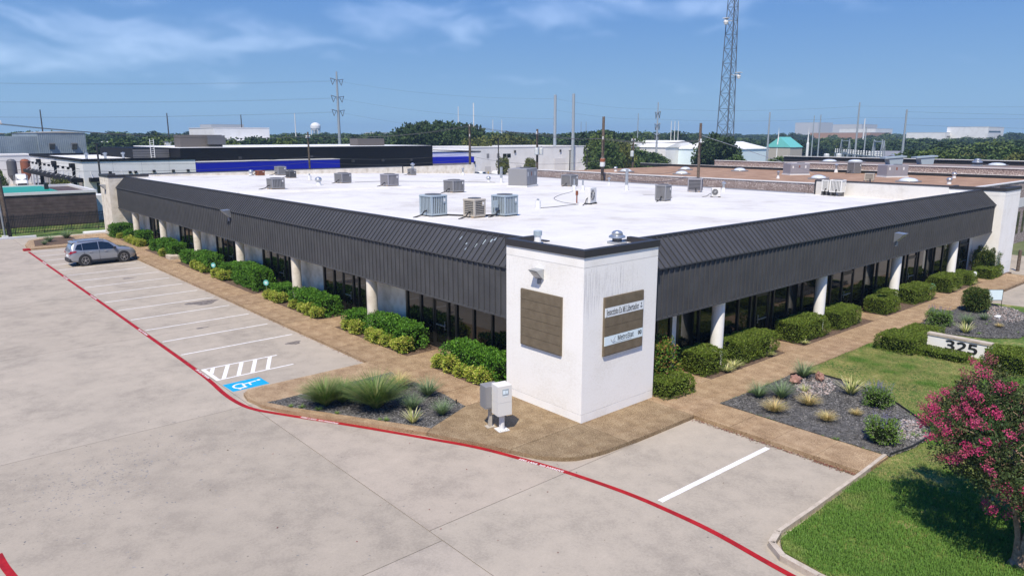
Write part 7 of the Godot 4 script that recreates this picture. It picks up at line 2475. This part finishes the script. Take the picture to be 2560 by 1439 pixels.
func substation() -> void:
	for q in [[196.0, -81.0, 9.4, 2.6, "grey steel gantry in the substation nearest the teal roof"], [212.0, -78.0, 9.0, 3.0, "grey steel gantry in the middle of the substation"], [172.0, -62.0, 9.4, 2.2, "grey steel gantry at the wooded end of the substation"]]:
		var o := thing("substation_gantry", q[4], "gantry", Vector3(q[0], -0.78, q[1]), 0.9)
		for s in [-1, 1]:
			var b := B.new()
			b.bar(Vector3(s * q[3], 0, -0.9), Vector3(s * q[3] * 0.85, q[2], 0), 0.18)
			b.bar(Vector3(s * q[3], 0, 0.9), Vector3(s * q[3] * 0.85, q[2], 0), 0.18)
			put("leg", b, T.steel_pole, o)
		for y in [0.95, 0.6]:
			var b := B.new()
			b.bar(Vector3(-q[3] * 0.9, q[2] * y, 0), Vector3(q[3] * 0.9, q[2] * y, 0), 0.22)
			put("cross_beam", b, T.steel_pole, o)
	for i in 9:
		var x := 168.0 + i * 4.6
		var z := -60.0 - i * 3.4
		var o := thing("bus_support", "grey bus support frame in the substation yard", "gantry", Vector3(x, -0.78, z), 0.9, "bus supports in the substation yard")
		var b := B.new()
		for s in [-1.4, 1.4]: b.bar(Vector3(s, 0, 0), Vector3(s, 5.2, 0), 0.22)
		b.bar(Vector3(-1.7, 5.2, 0), Vector3(1.7, 5.2, 0), 0.22)
		put("frame", b, T.steel_pole, o)
		for s in [-1.2, 0.0, 1.2]:
			b = B.new()
			b.lathe(Vector3(s, 5.3, 0), [[0.12, 0.0], [0.2, 0.2], [0.12, 0.4], [0.2, 0.6], [0.12, 0.8], [0.2, 1.0], [0.1, 1.2]], 8)
			put("insulator", b, T.porcelain, o)
	for q in [[184.0, -80.5], [187.0, -78.5]]:
		var o := thing("yard_transformer", "pale cylindrical transformer in the substation yard", "transformer", Vector3(q[0], -0.78, q[1]), 0.0, "pale transformers in the substation yard")
		var b := B.new()
		b.lathe(Vector3(0, 3.0, 0), [[0.0, 0.0], [0.7, 0.05], [0.75, 0.2], [0.75, 2.2], [0.6, 2.45], [0.0, 2.5]], 14)
		put("tank", b, T.porcelain, o)
		b = B.new()
		b.bar(Vector3(0, 0, 0), Vector3(0, 3.1, 0), 0.35)
		put("post", b, T.steel_pole, o)

# ---------------------------------------------------------------- background trees

func crown_mesh(sd: int, tone: Color, leaves: int) -> ArrayMesh:   # crown of unit height and about unit width, base at y = 0.1
	var r := RandomNumberGenerator.new()
	r.seed = sd
	var b := B.new()
	b.tint = true
	var cl := []
	for i in 34:
		var d := Vector3(r.randfn(), r.randfn(), r.randfn()).normalized()
		var p := Vector3(0, 0.58, 0) + d * Vector3(0.4, 0.34, 0.4) * lerpf(0.45, 1.0, sqrt(r.randf()))
		cl.append([p, r.randf_range(0.09, 0.19), r.randf_range(0.75, 1.3)])
	for i in leaves:
		var q: Array = cl[r.randi() % cl.size()]
		var d := Vector3(r.randfn(), r.randfn(), r.randfn()).normalized()
		var p: Vector3 = q[0] + d * q[1] * r.randf_range(0.6, 1.1)
		var dir := (d + Vector3(r.randfn(), r.randfn(), r.randfn()) * 0.7).normalized()
		var k: float = q[2] * r.randf_range(0.75, 1.25)
		b.col = Color(tone.r * k, tone.g * k, tone.b * k)
		b.leaf(p, dir, dir.cross(Vector3(r.randfn(), r.randfn(), r.randfn())).normalized(), 0.075, 0.03)
	return b.mesh(T.needle)

func trees() -> void:
	var tones := [Color(0.045, 0.078, 0.022), Color(0.06, 0.10, 0.025), Color(0.08, 0.115, 0.028), Color(0.038, 0.066, 0.022), Color(0.11, 0.125, 0.03)]
	var protos := []
	for i in 5:
		var b := B.new()
		b.tube([Vector3.ZERO, Vector3(0.01, 0.25, 0.0), Vector3(0.0, 0.5, 0.01)], 0.03, 8, 0.014)
		for k in 5:
			var a := TAU * k / 5 + i
			b.tube([Vector3(0, 0.28 + 0.03 * k, 0), Vector3(cos(a) * 0.14, 0.48, sin(a) * 0.14), Vector3(cos(a) * 0.27, 0.62, sin(a) * 0.27)], 0.012, 5, 0.004)
		protos.append([crown_mesh(200 + i, tones[i], 2600), b.mesh(T.dark_bark)])
	var list := []
	# [x, z, height, width, kind, label]
	var big := "tall dark green tree in the clump behind the white annex"
	for q in [[115.3, -181.6, 13.6], [124.5, -187.1, 14.0], [125.0, -179.9, 14.2], [122.8, -168.3, 13.2], [107.7, -174.6, 11.9], [118.5, -160.0, 11.5], [112.0, -168.0, 12.5], [130.0, -172.0, 12.8]]: list.append([q[0], q[1], q[2], 11.0, 0, big])
	for q in [[117.0, -153.0, 9.6], [135.9, -163.5, 10.3], [142.7, -164.4, 9.8], [150.0, -168.0, 9.0]]: list.append([q[0], q[1], q[2], 9.0, 4, "yellowish green tree behind the white warehouse roof"])
	for q in [[71.0, -179.6, 8.9], [55.6, -179.6, 8.2], [49.3, -198.6, 8.9], [62.0, -200.0, 7.6]]: list.append([q[0], q[1], q[2], 8.0, 2, "small tree standing before the long white shed"])
	for q in [[113.5, -101.7, 9.4, 2], [117.0, -98.0, 8.2, 4], [107.2, -93.6, 7.6, 1], [120.0, -104.0, 9.0, 0]]: list.append([q[0], q[1], q[2], 7.5, q[3], "green tree behind the transformer pole"])
	for q in [[134.3, -110.6, 5.2], [140.8, -111.8, 5.6], [139.9, -105.7, 4.4], [147.7, -112.5, 4.8], [128.0, -108.0, 5.4]]: list.append([q[0], q[1], q[2], 8.5, 1, "dense green tree beside the white gabled sheds"])
	for q in [[139.2, -86.0, 9.4], [135.8, -82.1, 8.6], [141.4, -90.8, 8.4], [132.7, -84.9, 6.0]]: list.append([q[0], q[1], q[2], 8.0, 3, "dark broad tree behind the bare wooden pole"])
	for q in [[129.2, -74.4, 5.0], [126.7, -63.0, 4.9], [128.6, -61.4, 5.0]]: list.append([q[0], q[1], q[2], 6.5, 1, "low green bush behind the higher gravel roof"])
	list.append([100.5, -121.5, 4.6, 3.2, 4, "young thin tree before the warehouse doors"])
	list.append([108.5, -120.5, 4.2, 3.0, 4, "young thin tree beside the package unit, before the warehouse"])
	list.append([3.2, -104.5, 3.6, 2.7, 4, "yellowing young tree before the white shop windows"])
	list.append([-3.4, -108.0, 4.6, 2.2, 2, "young green tree behind the wooden fence pole"])
	for i in 22:
		var u := i / 21.0
		var D := 150.0 + 60.0 * rng.randf()
		var a := deg_to_rad(41.2 + lerpf(28.0, 36.5, u))
		list.append([-16.5 + sin(a) * D * 1.05, 15.3 - cos(a) * D * 1.05, rng.randf_range(4.2, 7.0), rng.randf_range(8.0, 11.0), [1, 2, 4, 0][i % 4], "bushy green tree in the wooded end beyond the gravel roofs"])
	var azimuth := func(q: Array) -> float: return atan2(q[0] + 16.5, 15.3 - q[1])
	list.sort_custom(func(p: Array, q: Array) -> bool: return azimuth.call(p) < azimuth.call(q))
	var total := {}
	for q in list: total[q[5]] = total.get(q[5], 0) + 1
	var seen := {}
	for i in list.size():
		var q: Array = list[i]
		seen[q[5]] = seen.get(q[5], 0) + 1
		var own: String = q[5] if total[q[5]] == 1 else "%s from the lot side: %s" % [ORDINAL[seen[q[5]] - 1], q[5]]
		var o := thing("tree", own, "tree", Vector3(q[0], -0.9, q[1]), rng.randf() * TAU, q[5].replace("tree", "trees"))
		var pr: Array = protos[q[4]]
		var h: float = (q[2] + 0.9) / 1.0
		var s := Vector3(q[3] * 1.05, h * 1.03, q[3] * 1.05)
		put_mesh("trunk", pr[1], o).scale = s
		put_mesh("crown", pr[0], o).scale = s
	# woods reaching to the skyline
	for kind in 4:
		var mm := MultiMesh.new()
		mm.transform_format = MultiMesh.TRANSFORM_3D
		mm.mesh = protos[kind][0]
		var tr := []
		while tr.size() < 620:
			var a := deg_to_rad(41.2 + rng.randf_range(-39.0, 39.0))
			var D := 260.0 + 1500.0 * pow(rng.randf(), 1.5)
			var off := rad_to_deg(a) - 41.2
			if off > 5.0: D = 250.0 + 1500.0 * pow(rng.randf(), 1.7)
			var x := -16.5 + sin(a) * D
			var z := 15.3 - cos(a) * D
			if x > 180 and x < 320 and z > -200 and z < -70 and D < 420: continue
			var h := rng.randf_range(7.5, 12.5) * (1.0 + 0.00018 * D)
			if off < -4.0 and D < 420: h *= 0.85
			if off > 14.0 and D < 700: h *= 0.72
			var w := rng.randf_range(10.0, 15.0) * (1.0 + 0.0006 * D)
			tr.append(Transform3D(Basis(Vector3.UP, rng.randf() * TAU).scaled(Vector3(w, h, w)), Vector3(x, -1.5, z)))
		mm.instance_count = tr.size()
		for i in tr.size(): mm.set_instance_transform(i, tr[i])
		stuff(mm, "distant_woods", "hazy mass of trees reaching to the skyline")
